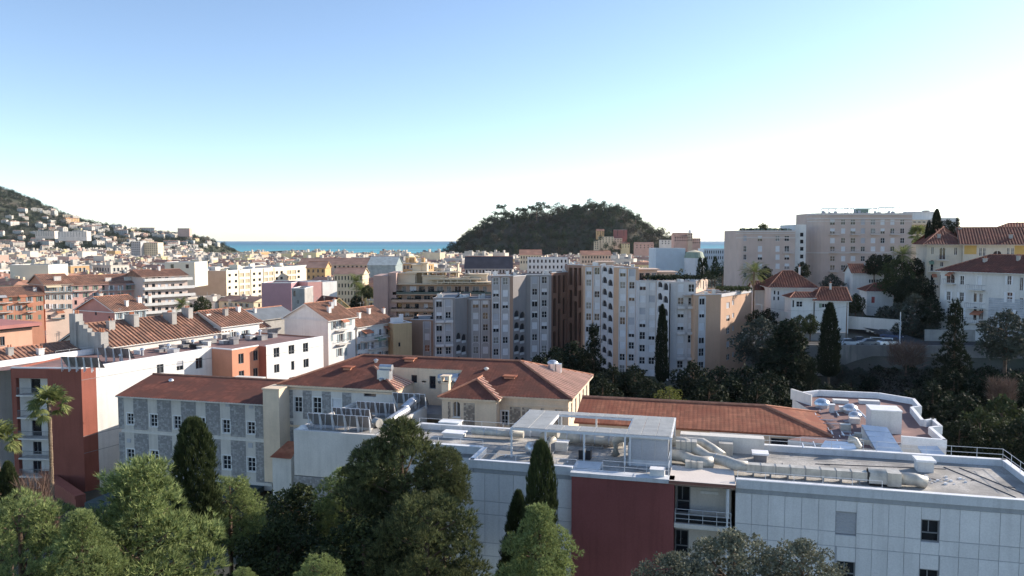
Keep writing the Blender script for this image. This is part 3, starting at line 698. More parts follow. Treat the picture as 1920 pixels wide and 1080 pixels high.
x, y = HF.lh(1233, 892, 17.2); rbox('condenser', x - .55, x + .5, y - .2, y + .6, -17.3, -16.75, m_white, .05, .02)
# steel frame with gratings over the plant
fx0, fx1, fy0, fy1, fz = 2.5, 15.1, 3.2, 9.9, -15.05
b = MB()
for x in (fx0, 5.3, 8.4, 11.6, 12.0, fx1):
    for y in (fy0, fy1):
        b.box(x - .07, x + .07, y - .07, y + .07, -17.5, fz - .2)
for x in (5.3, 11.7):
    b.box(x - .05, x + .05, 5.0 - .05, 5.0 + .05, -17.5, fz - .2); b.box(x - .05, x + .05, 8.65, 8.75, -17.5, fz - .2)
T.part('frame_posts', b, m_steel)
b = MB()
for y in (fy0, fy1, 4.9, 8.7): b.box(fx0 - .1, fx1 + .1, y - .07, y + .07, fz - .2, fz - .03)
for x in (fx0, 5.3, 11.7, fx1): b.box(x - .07, x + .07, fy0 - .1, fy1 + .1, fz - .198, fz - .028)
T.part('frame_beams', b, m_steel)
def grating(w, d):
    q = MB(); n = max(3, int(d / .16))
    for i in range(n): q.box(.02, w - .02, d * i / n, d * (i + .5) / n, 0, .03)
    for x in (.0, w / 2, w - .04): q.box(x, x + .04, 0, d, -.05, -.002)
    return q.mesh('grating', [m_grate])
gm = {}
def lay(x0, x1, y0, y1, nx, ny):
    w, d = (x1 - x0) / nx, (y1 - y0) / ny; k = (round(w, 2), round(d, 2))
    if k not in gm: gm[k] = grating(w - .03, d - .03)
    for i in range(nx):
        for j in range(ny): T.inst('grating', gm[k], (x0 + w * i + .015, y0 + d * j + .015, fz))
lay(fx0, 5.3, fy0, fy1, 2, 5); lay(5.3, 11.7, fy0, 4.9, 5, 1); lay(5.3, 11.7, 8.7, fy1, 5, 1); lay(11.7, fx1, fy0, fy1, 3, 5)
# air handler under the platform
b = MB(); b.box(11.9, 14.9, 3.35, 6.2, -17.0, -15.3); ah = T.part('air_handler', b, m_galv)
for i in range(3): b = MB(); b.box(11.93 + i * .99, 11.89 + (i + 1) * .99, 3.31, 3.347, -16.95, -15.4); T.part('panel', b, M('handler_panel', (.42, .45, .50), .45, .06, 1, metal=.3), ah)
b = MB(); b.box(11.8, 15.0, 3.3, 6.3, -17.5, -17.003); T.part('plinth', b, m_fascia)
# ducts
def duct(nm, pts, r, m=None, n=14, bands=True, parent=None):
    q = MB(); q.tube(pts, r, n); o = T.part(nm, q, m or m_duct, parent, smooth=False)
    for f in o.data.polygons: f.use_smooth = len(f.vertices) == 4
    if bands:
        q = MB()
        for a, c_ in zip(pts[:-1], pts[1:]):
            a, c_ = Vector(a), Vector(c_); L_ = (c_ - a).length; k = int(L_ / 1.3)
            for i in range(1, k + 1): w = a + (c_ - a) * (i / (k + 1)); dd = (c_ - a).normalized() * .035; q.tube([w - dd, w + dd], r + .025, n)
        if q.f: T.part('duct_bands', q, m_galv, o, kind='stuff')
    return o
def rduct(nm, x0, x1, y0, y1, z0, z1, m=None, seams=8):
    q = MB(); q.box(x0, x1, y0, y1, z0, z1); o = T.part(nm, q, m or m_duct); s_ = MB()
    for i in range(1, seams): w = x0 + (x1 - x0) * i / seams; s_.box(w - .02, w + .02, y0 - .03, y1 + .03, z0 - .03, z1 + .03)
    T.part('duct_seams', s_, m_fgrey, o, kind='stuff'); return o
xa, ya = HF.lh(1400, 884, 17.0); xb, yb_ = HF.lh(1628, 900, 17.0)
rduct('long_duct', xa, xb, 2.5, 3.2, -17.2, -16.58, seams=8)
for i in range(7): b = MB(); x = xa + .5 + (xb - xa - 1) * i / 6; b.box(x - .05, x + .05, 2.55, 3.15, -17.5, -17.203); T.part('duct_foot', b, m_fgrey)
duct('duct_elbow', [(xa + .1, 2.9, -16.85), (xa - .7, 3.0, -16.85), (xa - 1.5, 3.8, -16.8), (xa - 2.8, 4.4, -16.75), (xa - 3.8, 5.0, -16.3), (xa - 4.6, 5.3, -15.95), (xa - 5.8, 5.4, -15.95)], .42)
duct('duct_loop', [(15.0, 4.2, -16.7), (16.0, 4.2, -16.75), (16.7, 3.7, -16.9), (17.4, 3.4, -16.9), (18.2, 3.6, -16.9)], .45)
duct('duct_loop', [(15.0, 6.2, -16.1), (16.4, 6.2, -16.1), (17.4, 6.2, -16.1), (18.2, 5.6, -16.4), (19.0, 5.0, -16.8)], .38)
rduct('duct_box', 15.4, 17.0, 4.6, 5.6, -16.5, -15.7, seams=4); rduct('duct_box', 16.2, 17.5, 2.6, 3.3, -17.3, -16.7, seams=3)
duct('rear_duct', [(-2.5, 8.6, -17.0), (2.2, 8.6, -17.0)], .32); duct('rear_duct', [(5.0, 8.2, -16.9), (11.0, 8.0, -16.9)], .42); rduct('rear_duct', 4.6, 11.2, 9.2, 9.8, -17.3, -16.5, seams=6)
duct('riser_duct', [(10.6, 5.6, -17.4), (10.6, 5.6, -16.3), (11.0, 5.4, -15.9), (11.9, 5.2, -15.9)], .36); duct('riser_duct', [(4.6, 5.4, -17.4), (4.6, 5.4, -16.2), (5.2, 5.2, -15.8), (6.0, 5.0, -15.8)], .34)
duct('drum', [(3.6, 4.8, -17.1), (4.4, 4.2, -17.1)], .5, m_galv); duct('duct_elbow', [(5.3, 4.2, -17.3), (5.3, 4.2, -16.4), (5.8, 4.6, -16.1)], .24)
b = MB()
for i in range(11):
    a = math.pi * i / 11; a2 = math.pi * (i + 1) / 11
    b.face([(xb + .1, 3.0 - .62 * math.cos(a), -17.3 + .95 * math.sin(a)), (xb + .1, 3.0 - .62 * math.cos(a2), -17.3 + .95 * math.sin(a2)), (xb + 1.3, 3.0 - .62 * math.cos(a2), -17.3 + .95 * math.sin(a2)), (xb + 1.3, 3.0 - .62 * math.cos(a), -17.3 + .95 * math.sin(a))][::-1])
fu = T.part('fan_cowl', b, m_duct); b = MB(); b.box(xb + .15, xb + 1.25, 2.45, 3.55, -17.45, -17.0); b.box(xb + .12, xb + .16, 2.45, 3.55, -17.3, -16.55); T.part('fan_mouth', b, m_dark, fu)
rduct('fan_box', xb + 1.3, xb + 2.2, 2.3, 3.6, -17.4, -16.45, seams=1); duct('fan_outlet', [(xb + 2.2, 2.95, -16.95), (xb + 3.2, 2.95, -16.95), (xb + 3.9, 3.0, -17.15)], .45)
b = MB()
for i in range(16):
    x = rnd.uniform(18.5, 39); y = rnd.uniform(4.5, 8); b.tube([(x, y, -17.49), (x + rnd.uniform(-.6, .6), y + rnd.uniform(-.4, .4), -17.48)], .03, 4)
for x0, y0, x1, y1 in ((35.5, 8.8, 38.2, 2.2), (36.6, 8.8, 39.3, 2.5), (26, 7.2, 35.5, 8.2)): b.tube([(x0, y0, -17.48), (x1, y1, -17.48)], .035, 4)
T.part('cables', b, m_black, kind='stuff')
b = MB()
for i in range(26): x, y = rnd.uniform(33.3, 36), rnd.uniform(4, 6); s = rnd.uniform(.05, .14); b.box(x, x + s * 1.5, y, y + s, -17.5, -17.5 + s)
T.part('rubble', b, m_coping, kind='stuff')
b = MB()
for i in range(40):
    x, y = rnd.uniform(1, 15), rnd.uniform(1.2, 8); l = rnd.uniform(.4, 2.2); b.tube([(x, y, -17.42), (x + (l if i % 2 else 0), y + (0 if i % 2 else l), -17.42)], rnd.uniform(.03, .06), 5)
T.part('pipework', b, m_galv, kind='stuff')

# ---------------------------------------------------------------- long low wing with red tiled roof
T = Thing('low_wing', 'long low cream wing with a red tiled roof behind the white annex', 'building', HF, (17, 19, GZ))
b = MB(); x0, x1, y0, y1 = 6.0, 28.0, 15.1, 24.1
facade(T, b, (x0, y0), (x1, y0), GZ, -17.1, [(1312, 815, 1350, 820, 'void'), (1377, 818, 1417, 826, 'dark@g'), (1445, 822, 1486, 842, 'dark@g'), (1514, 827, 1555, 846, 'dark@g')], mats=WM, rec=.3)
wall(b, (x1, y0), (x1, y1), GZ, -17.1); wall(b, (x1, y1), (x0, y1), GZ, -17.1); wall(b, (x0, y1), (x0, y0), GZ, -17.1); T.part('wall', b, m_cream)
ro = gable_roof(T, x0, x1, y0, y1, -17.0, 1.35, m_tile, 0, 5.4, .4, capm=m_ridge, pitch=.4, r=.008)
for u, v in ((1276, 771), (1404, 781)):
    x, z = HF.ony(u, v, 18.4); b = MB(); b.box(x - .22, x + .22, 18.2, 18.6, z - .45, z + .1); b.box(x - .32, x + .32, 18.1, 18.7, z + .1, z + .22); T.part('roof_vent', b, m_pale, ro)

# ---------------------------------------------------------------- polygonal flat roofed pavilion
hE = 16.5
outline = [(1486, 737), (1535, 731), (1648, 736), (1715, 747), (1728, 762), (1712, 763), (1732, 787), (1750, 784), (1767, 799), (1747, 801), (1775, 825), (1690, 818)]
pts = [HF.lh(u, v, hE) for u, v in outline]; pts += [(pts[-1][0] - 1.0, 12.2), (31.0, 11.6), (24.5, 13.0), (29.2, 18.5)]
pts = pts[::-1]
T = Thing('round_pavilion', 'white many sided pavilion with purple flat roof and vents beside the dark hillside', 'building', HF, (33, 17, GZ))
b = MB(); c = MB(); n = len(pts)
a_ = sum(pts[i][0] * pts[(i + 1) % n][1] - pts[(i + 1) % n][0] * pts[i][1] for i in range(n))
if a_ < 0: pts = pts[::-1]
for i in range(n):
    p, q = pts[i], pts[(i + 1) % n]; vis = any(abs(p[0] - HF.lh(u, v, hE)[0]) + abs(p[1] - HF.lh(u, v, hE)[1]) < .01 for u, v in outline) and any(abs(q[0] - HF.lh(u, v, hE)[0]) + abs(q[1] - HF.lh(u, v, hE)[1]) < .01 for u, v in outline); wall(b, p, q, GZ, -hE - .1 if vis else -17.13)
    if vis: c.slab(p, q, -.03, .28, -17.2, -hE)
T.part('wall', b, m_white); T.part('parapet', c, m_coping)
b = MB(); b.face([(x, y, -17.12) for x, y in pts]); T.part('roof', b, m_deck)
def ebox(nm, u, v, w, d, h, m=m_white, h0=17.12, lid=0):
    x, y = HF.lh(u, v, h0); q = MB(); q.box(x - w / 2, x + w / 2, y, y + d, -h0, -h0 + h); o = T.part(nm, q, m)
    if lid: q = MB(); q.box(x - w / 2 - .08, x + w / 2 + .08, y - .08, y + d + .08, -h0 + h, -h0 + h + lid); T.part('lid', q, m_coping, o)
    return o
# stair tower box with sloping zinc roof
x, y = HF.lh(1663, 812, 17.1); b = MB(); bx0, by0 = x - 1.35, y - .1; b.box(bx0, bx0 + 2.5, by0, by0 + 2.3, -18.5, -15.15); T.part('roof_tower', b, m_white); b = MB(); b.box(bx0 - .05, bx0 + 2.55, by0 - .05, by0 + 2.35, -15.148, -15.05); T.part('tower_cap', b, m_coping)
P = [HF.lh(1647, 852, 17.25), HF.lh(1698, 855, 17.25), HF.lh(1663, 801, 15.95), HF.lh(1615, 796, 15.95)]
b = MB(); top = [(*P[0], -17.25), (*P[1], -17.25), (*P[2], -15.95), (*P[3], -15.95)]; b.face(top); b.face([(p[0], p[1], p[2] - .15) for p in top[::-1]])
for i in range(4): p, q = top[i], top[(i + 1) % 4]; b.face([(p[0], p[1], p[2] - .15), (q[0], q[1], q[2] - .15), q, p])
mt = T.part('sloping_zinc_roof', b, m_metalroof); b = MB()
for i in range(1, 5):
    f = i / 5; l = Vector(top[0]).lerp(Vector(top[3]), f); r_ = Vector(top[1]).lerp(Vector(top[2]), f); b.tube([l + Vector((0, 0, .02)), r_ + Vector((0, 0, .02))], .02, 4)
T.part('seams', b, m_metalroof, mt, kind='stuff')
b = MB(); q = [(P[0][0], P[0][1], -17.4), (P[3][0], P[3][1], -16.1), (P[3][0], P[3][1], -18.4), (P[0][0], P[0][1], -18.4)]; b.face(q); b.face([(P[1][0], P[1][1], -17.4), (P[1][0], P[1][1], -18.4), (P[2][0], P[2][1], -18.4), (P[2][0], P[2][1], -16.1)]); T.part('cheek_wall', b, m_pale)
P = [HF.lh(1733, 856, 17.3), HF.lh(1777, 858, 17.3), HF.lh(1757, 836, 16.7), HF.lh(1720, 836, 16.7)]; b = MB(); b.face([(*P[0], -17.3), (*P[1], -17.3), (*P[2], -16.7), (*P[3], -16.7)]); b.face([(*P[0], -17.4), (*P[3], -16.8), (*P[2], -16.8), (*P[1], -17.4)]); T.part('small_zinc_roof', b, m_metalroof)
ebox('skylight', 1577, 757, 1.5, .9, .35); ebox('skylight', 1631, 758, 2.0, .8, .35); ebox('vent_stack', 1560, 774, .45, .45, .75, lid=.08); ebox('vent_stack', 1580, 773, .5, .45, .5, lid=.06)
ebox('vent_stack', 1586, 808, .9, .7, .55, m_duct); ebox('fan_base', 1603, 795, .9, .7, .5, m_pale)
for u, v, r_, mm in ((1541, 764, .8, m_metalroof), (1594, 774, .75, m_galv), (1603, 787, .62, m_galv)):
    x, y = HF.lh(u, v, 17.1); b = MB(); b.tube([(x, y, -17.12), (x, y, -16.75)], r_ * .8, 12); b.dome((x, y, -16.75), r_, r_ * .75, 14, 4); T.part('roof_fan', b, mm)
x, y = HF.lh(1598, 758, 17.0); x2, y2 = HF.lh(1632, 796, 16.6); b = MB(); b.tube([(x, y, -17.0), (x2, y2, -16.4)], .1, 6); T.part('flue_pipe', b, m_steel)
b = MB()
for i in range(46):
    x, y = HF.lh(rnd.uniform(1500, 1610), rnd.uniform(770, 842), 17.0); l = rnd.uniform(.4, 2.); b.tube([(x, y, -17.0), (x + (l if i % 2 else .05), y + (0 if i % 2 else l), -17.0)], rnd.uniform(.03, .08), 5)
T.part('pipework', b, m_galv, kind='stuff')
for u, v in ((1600, 842), (1622, 838), (1612, 826)): ebox('air_unit', u, v, .8, .5, .6, m_duct, 17.3)
x, y = HF.lh(1603, 843, 17.1); duct('bent_duct', [(x - .5, y, -16.2), (x, y, -16.3), (x + .3, y, -16.8), (x + .3, y, -17.1)], .25)
x, y = HF.lh(1575, 842, 17.1); b = MB(); b.face([(x - 1.6, y - .3, -17.05), (x + 1.6, y - .3, -17.05), (x + 1.4, y + 1.2, -16.75), (x - 1.0, y + 1.2, -16.75)]); T.part('zinc_hatch', b, m_metalroof)
P = HF.lh(1486, 737, hE); P2 = HF.lh(1517, 773, hE); b = MB(); b.prism([(P[0] - .02, P[1] - .1), (P[0] + 1.6, P[1] - 3.2), (P[0] + 1.5, P[1] - 3.35), (P[0] - .22, P[1] - .2)], -17.12, -16.0); T.part('screen_wall', b, m_white)

# ---------------------------------------------------------------- rubble stone infill, stone by stone
def stone_panel(mb, p, q, z0, z1, size=.26, proud=.035):
    """jittered rubble: every stone an island of its own standing proud of the mortar"""
    L = math.hypot(q[0] - p[0], q[1] - p[1]); dx, dy = (q[0] - p[0]) / L, (q[1] - p[1]) / L
    nx, nz = max(2, round(L / size)), max(2, round((z1 - z0) / (size * .8))); J = {}
    for i in range(nx + 1):
        for j in range(nz + 1):
            s = L * i / nx + (rnd.uniform(-.32, .32) * size if 0 < i < nx else 0); z = z0 + (z1 - z0) * j / nz + (rnd.uniform(-.26, .26) * size if 0 < j < nz else 0); J[i, j] = (s, z)
    for i in range(nx):
        for j in range(nz):
            c = [J[i, j], J[i + 1, j], J[i + 1, j + 1], J[i, j + 1]]; mx = sum(a for a, _ in c) / 4; mz = sum(a for _, a in c) / 4; pr = proud * rnd.uniform(.5, 1.3); k = rnd.uniform(.74, .84)
            o = [(mx + (a - mx) * .95, mz + (e - mz) * .95) for a, e in c]; t = [(mx + (a - mx) * k, mz + (e - mz) * k) for a, e in c]
            B = [(p[0] + dx * a + dy * .012, p[1] + dy * a - dx * .012, e) for a, e in o]; F_ = [(p[0] + dx * a + dy * pr, p[1] + dy * a - dx * pr, e) for a, e in t]
            n = len(mb.v); mb.v += B + F_; mb.f += [(n + 4, n + 5, n + 6, n + 7)] + [(n + k_, n + (k_ + 1) % 4, n + 4 + (k_ + 1) % 4, n + 4 + k_) for k_ in range(4)]; mb.m += [0] * 5
def stones(T, p, q, z0, z1, sm=None):
    L = math.hypot(q[0] - p[0], q[1] - p[1]); b = MB(); b.slab(p, q, -.012, .0, z0, z1); o = T.part('stone_panel', b, m_mortar); s = MB(); stone_panel(s, p, q, z0 + .03, z1 - .03); T.part('rubble_stones', s, sm or m_stone, o, kind='stuff')
def upx(fr, u, v, p, q):
    s, z = fr.wall(u, v, p, q); L = math.hypot(q[0] - p[0], q[1] - p[1]); return (p[0] + (q[0] - p[0]) * s / L, p[1] + (q[1] - p[1]) * s / L)

# ---------------------------------------------------------------- stone building, left
T = Thing('stone_building', 'two storey stone and cream building with dark red roof behind the round topped cypress', 'building', HF, (-45, 34, GZ - 1.5))
x0, x1, y0, y1 = -56.0, -34.2, 27.3, 40.5; p, q = (x0, y0), (x1, y0); b = MB()
top = [(238.5, 775, 250.5, 796), (282, 777, 295, 800), (326, 780, 339, 804), (371.5, 783, 384.5, 808), (417.5, 787, 431, 812), (464, 791, 478, 814)]
low = [(238.5, 842, 252, 865), (283, 845, 297, 868), None, None, (418, 854, 433, 880), (464.5, 858, 479, 884)]
wn_ = [(*r_, 'c6+sur+sill@') for r_ in top] + [(*r_, 'c6+sur+sill@') for r_ in low if r_] + [(327, 848, 341, 872, 'c6+sur+sill@'), (372, 851, 387, 876, 'c6+sur+sill@')]
facade(T, b, p, q, GZ - 1.5, -20.0, wn_, mats=WM, rec=.2); wall(b, q, (x1, y1), GZ - 1.5, -20); wall(b, (x1, y1), (x0, y1), GZ - 1.5, -20)
facade(T, b, (x0, y1), p, GZ - 1.5, -20.0, (), [(3 + 3.2 * i, z, .95, 1.6, 'c6+sill@') for i in range(3) for z in (-23.5, -28.2)], mats=WM); T.part('wall', b, M('grey_cream_render', (.60, .565, .51), .9, .08, .4, streak=.14))
edges = [(222.5, 233), (251, 278), (295.5, 322), (340, 368), (386, 413), (432, 460), (478.5, 507)]
zf = HF.wall(360, 815, p, q)[1]; zb0 = HF.wall(360, 893, p, q)[1]
for a, c_ in edges:
    P0, P1 = upx(HF, a, 800, (x0, y0), (x1, y0)), upx(HF, c_, 800, (x0, y0), (x1, y0))
    stones(T, P0, P1, zf + .15, -20.36); stones(T, P0, P1, zb0, zf - .35)
b = MB(); b.slab((x0 - .06, y0), (x1, y0), -.10, 0, zf - .32, zf - .05); b.slab((x0 - .06, y0), (x1, y0), -.10, 0, zb0 - .4, zb0 - .02); b.slab((x0 - .06, y0), (x1, y0), -.16, 0, -20.3, -20.05); T.part('string_course', b, m_pale)
for u, v, hh in ((471, 762, .5), (242, 826, .5), (470, 835, .6), (427, 760, .3)):
    P0 = upx(HF, u, v, p, q); z = HF.wall(u, v, p, q)[1]; b = MB(); b.box(P0[0] - .3, P0[0] + .3, y0 - .06, y0 + .02, z - hh / 2, z + hh / 2); T.part('vent_grille', b, m_shut_g)
ro = gable_roof(T, x0, x1, y0, y1, -20.05, 1.6, m_tile_d, 0, 0, .5, trim=m_pale, capm=m_ridge, pitch=.4, r=.008)
x, z = HF.ony(321, 715, 32); b = MB(); b.tube([(x, 32, z - 1), (x, 32, z + .1)], .28, 10); b.dome((x, 32, z + .1), .36, .3, 10, 3); b.box(x - .5, x + .5, 31.6, 32.4, z - 1, z - .35); T.part('roof_vent', b, m_galv, ro)
x, z = HF.ony(371, 731, 30.5); b = MB(); b.tube([(x, 30.5, z - .6), (x, 30.5, z + .15)], .22, 8); T.part('roof_vent', b, m_galv, ro)

b = MB(); wall(b, (-51, 40.52), (-51, 53), GZ - 1.5, -21.9); wall(b, (-51, 53), (-56, 53), GZ - 1.5, -21.9); wall(b, (-56, 53), (-56, 40.52), GZ - 1.5, -21.9); b.face([(-56, 40.52, -21.9), (-51, 40.52, -21.9), (-51, 53, -21.9), (-56, 53, -21.9)]); T.part('added_shadow_wing', b, m_pale)  # unseen wing added only to throw a shadow on the long white wall
# ---------------------------------------------------------------- main hospital block
T = Thing('main_block', 'cream hospital block with hipped dark red roof and brightly lit end slopes', 'building', HF, (-15, 36, GZ))
x0, x1, y0, y1, ze = -33.4, 2.6, 28.6, 43.9, -17.8; p, q = (x0, y0), (-18, y0); b = MB()
facade(T, b, p, q, GZ, ze, [(552, 744, 566.5, 773, 'c6+sur@'), (587, 745, 602.5, 775, 'c6+sur@'), (623, 748, 640, 779, 'half+sur@'), (682, 735, 705, 744, 'dark@g')], mats=WM, rec=.2, m=1)
for a, c_ in ((534, 549.5), (568, 585), (604, 621), (642, 659)): stones(T, upx(HF, a, 770, p, q), upx(HF, c_, 770, p, q), HF.wall(580, 786, p, q)[1], -18.5)
for a, c_ in ((534, 549.5),): stones(T, upx(HF, a, 770, p, q), upx(HF, c_, 770, p, q), -27, HF.wall(580, 792, p, q)[1])
wall(b, (-18, y0), (-18, 33.5), GZ, ze); wall(b, (-18, 33.5), (-23.5, 33.5), -17.85, -17.8); 
RB = [(-23.3, 33.5), (-11.5, 33.5)]
facade(T, b, RB[0], RB[1], GZ, -15.97, [(771, 703, 782, 718, 'dark@g'), (805, 705, 817, 729, 'dark@g'), (791, 714, 799, 717, 'void')], mats=WM, rec=.15)
wall(b, (-11.9, 33.5), (-11.9, 27.0), GZ, ze - .2)
W0, W1 = (-11.9, 27.0), (-5.4, 27.0)
facade(T, b, W0, W1, GZ, ze - .2, [(849, 753, 863, 782, 'c2+arch+sill@')], mats=WM, rec=.2)
stones(T, upx(HF, 869.5, 770, W0, W1), upx(HF, 890, 770, W0, W1), -24.5, -18.6, m_stone_b); stones(T, upx(HF, 840, 770, W0, W1), upx(HF, 844.5, 770, W0, W1), -24.5, -18.6, m_stone_b)
wall(b, (-5.4, 27.0), (-5.4, 28.6), GZ, ze - .2)
p, q = (-5.4, y0), (x1, y0); facade(T, b, p, q, GZ, ze, [(940, 771, 952.5, 797, 'c6+sur@'), (913, 769, 919.5, 791, 'dark+sur@'), (1000, 772, 1012, 798, 'c6+sur@')], mats=WM, rec=.2)
for a, c_, zt in ((922, 934, -19.1), (956, 976, -19.1), (998 - 19, 998 - 1, -19.1), (1014, 1020, -19.1), (1041, 1056, -19.1)): stones(T, upx(HF, a, 780, p, q), upx(HF, c_, 780, p, q), -25, zt, m_stone_b)
b2 = MB(); b2.slab((-5.35, y0), (x1 + .05, y0), -.14, 0, -18.95, -18.75); b2.slab((x0 - .02, y0), (-18.02, y0), -.12, 0, -18.42, -18.2); b2.slab((x0 - .02, y0), (-18.02, y0), -.1, 0, -23.1, -22.85); T.part('string_course', b2, m_cream)
facade(T, b, (x1, y0), (x1, y1), GZ, ze, (), [(2 + 2.8 * i, z, 1.1, 1.9, 'c6+sill@') for i in range(5) for z in (-20.6, -24.8)], mats=WM); wall(b, (x1, y1), (x0, y1), GZ, ze); wall(b, (x0, y1), (x0, y0), GZ, ze); T.part('wall', b, [m_cream, m_pale])
k = 2.8 / 8.0
rb, rs = MB(), MB(); zf_ = lambda y: -17.8 + k * (y - 28.2)
XA, XB = -33.9, 3.1
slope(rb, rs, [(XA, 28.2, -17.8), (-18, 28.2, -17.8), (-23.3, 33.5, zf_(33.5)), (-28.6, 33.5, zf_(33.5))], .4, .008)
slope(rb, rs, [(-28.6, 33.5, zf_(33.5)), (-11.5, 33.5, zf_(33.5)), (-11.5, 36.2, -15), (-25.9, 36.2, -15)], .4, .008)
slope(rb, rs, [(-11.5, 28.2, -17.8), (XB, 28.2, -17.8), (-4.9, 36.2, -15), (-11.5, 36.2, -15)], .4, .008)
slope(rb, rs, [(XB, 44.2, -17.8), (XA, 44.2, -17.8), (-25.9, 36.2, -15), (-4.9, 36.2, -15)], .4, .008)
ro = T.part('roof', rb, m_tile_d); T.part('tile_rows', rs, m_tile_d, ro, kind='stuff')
m_rib = M('sunlit_rib_tile', (.72, .46, .34), .85, .15, .5, island=.12); m_hip = M('sunlit_hip_tile', (.27, .088, .05), .85, .18, .35, courses=.4, tw=.5, col2=(.22, .075, .045), scale2=.8)  # hip tile and ribs coloured lighter than the fronts, as if in sun
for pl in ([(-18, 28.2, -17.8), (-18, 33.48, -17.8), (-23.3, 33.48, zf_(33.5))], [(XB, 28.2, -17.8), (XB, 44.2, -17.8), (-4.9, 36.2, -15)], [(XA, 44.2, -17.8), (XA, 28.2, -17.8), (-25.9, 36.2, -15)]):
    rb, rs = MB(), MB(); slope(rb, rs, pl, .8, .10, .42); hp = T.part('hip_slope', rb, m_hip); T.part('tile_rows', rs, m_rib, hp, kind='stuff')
wz = -18.0; kr = .44; rz_ = wz + kr * 3.6; rb, rs = MB(), MB()
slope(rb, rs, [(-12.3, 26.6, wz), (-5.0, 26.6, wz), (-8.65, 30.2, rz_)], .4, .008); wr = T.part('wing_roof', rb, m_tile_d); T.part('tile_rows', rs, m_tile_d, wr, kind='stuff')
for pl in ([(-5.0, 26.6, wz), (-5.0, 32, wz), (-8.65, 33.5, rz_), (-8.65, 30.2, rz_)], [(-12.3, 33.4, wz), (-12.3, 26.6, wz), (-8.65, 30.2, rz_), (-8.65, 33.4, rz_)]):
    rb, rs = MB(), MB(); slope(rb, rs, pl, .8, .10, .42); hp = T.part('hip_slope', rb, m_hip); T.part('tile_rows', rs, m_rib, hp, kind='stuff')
b = MB(); e = .04
for s_, t_ in (((XB, 28.2, -17.8), (-4.9, 36.2, -15)), ((-4.9, 36.2, -15), (XB, 44.2, -17.8)), ((-25.9, 36.2, -15), (-4.9, 36.2, -15)), ((XA, 28.2, -17.8), (-25.9, 36.2, -15)), ((-18, 28.2, -17.8), (-23.3, 33.5, zf_(33.5))), ((-12.3, 26.6, wz), (-8.65, 30.2, rz_)), ((-5, 26.6, wz), (-8.65, 30.2, rz_)), ((-8.65, 30.2, rz_), (-8.65, 33, rz_))):
    b.tube([(s_[0], s_[1], s_[2] + e), (t_[0], t_[1], t_[2] + e)], .13, 6)
T.part('ridge_cap', b, m_ridge, ro, kind='stuff')
b = MB(); ev = [((XA, 28.2), (-18, 28.2)), ((-11.5, 28.2), (XB, 28.2)), ((XB, 28.2), (XB, 44.2)), ((XA, 44.2), (XA, 28.2)), ((-18, 28.2), (-18, 33.4))]
for s_, t_ in ev: b.slab(s_, t_, 0, .5, -18.05, -17.83)
for s_, t_ in (((-12.3, 26.6), (-5, 26.6)), ((-5, 26.6), (-5, 28.5)), ((-12.3, 33), (-12.3, 26.6))): b.slab(s_, t_, 0, .45, wz - .22, wz - .03)
T.part('eave', b, m_cream, ro)
def dormer(u, v, y, w, h, m):
    x, z = HF.ony(u, v, y); q = MB(); q.box(x - w / 2, x + w / 2, y - .3, y + 1.3, z - h - .6, z); q2 = MB(); q2.box(x - w / 2 - .2, x + w / 2 + .2, y - .5, y + 1.5, z, z + .12); o = T.part('roof_vent_box', q, m, ro); T.part('lid', q2, m_tile, o)
dormer(652, 689, 32.5, 1.0, .6, m_orange); dormer(768, 673, 35.2, 1.2, .7, m_orange); dormer(956, 706, 32.2, 1.25, .75, m_orange)
def stack(u, v, y, r_, h, m, cap=True):
    x, z = HF.ony(u, v, y); q = MB(); q.tube([(x, y, z - h), (x, y, z)], r_, 10)
    if cap: q.tube([(x, y, z), (x, y, z + .12), (x, y, z + .25)], [r_ * 1.5, r_ * 1.5, r_ * .3], 10)
    T.part('flue', q, m, ro)
stack(705, 676, 34.5, .2, 1.3, m_galv); stack(714, 712, 30.2, .18, 1.4, m_galv); stack(912, 692, 33.8, .2, 1.1, m_pale)
x, z = HF.ony(722, 693, 31); b = MB(); b.box(x - .8, x + .8, 30.4, 31.4, z - 1.6, z); b.tube([(x - .6, 30.9, z + .3), (x + 1.0, 30.9, z + .3)], .38, 10); T.part('extract_fan', b, m_galv, ro)
b = MB(); b.tube([(-1.2, 38.4, -16.6), (-1.2, 38.4, -15.45)], .6, 12); b.dome((-1.2, 38.4, -15.45), .7, .4, 12, 3); b.box(-.65, -.1, 37.9, 38.9, -16.9, -15.5); T.part('extract_fan', b, m_galv, ro)
x, z = HF.ony(836.5, 702, 28.2); b = MB(); b.box(x - .42, x + .42, 27.8, 28.6, z - 2.6, z - .8); b.box(x - .5, x + .5, 27.7, 28.7, z - .95, z - .8)
for sx in (-1, 1): b.box(x + sx * .4 - .08, x + sx * .4 + .08, 27.85, 28.55, z - .8, z - .25)
b.box(x - .55, x + .55, 27.65, 28.75, z - .25, z - .1); T.part('chimney', b, m_cream, wr)
x, z = HF.ony(862, 704, 33.2); b = MB(); b.tube([(x - 2.6, 33.0, z - .5), (x, 33.0, z - .3)], .6, 10); b.dome((x, 33.0, z - .6), .8, .7, 10, 3); T.part('roof_cowl', b, m_galv, wr)
b = MB(); b.box(-18, -11.95, 28.6, 33.4, -21.0, -20.5); T.part('terrace', b, m_felt)
b = MB(); b.box(-34.6, -32.4, 26.2, 28.9, GZ, -18.1); b.box(-34.7, -32.3, 26.1, 29, -18.1, -17.95); T.part('pilaster', b, m_cream)
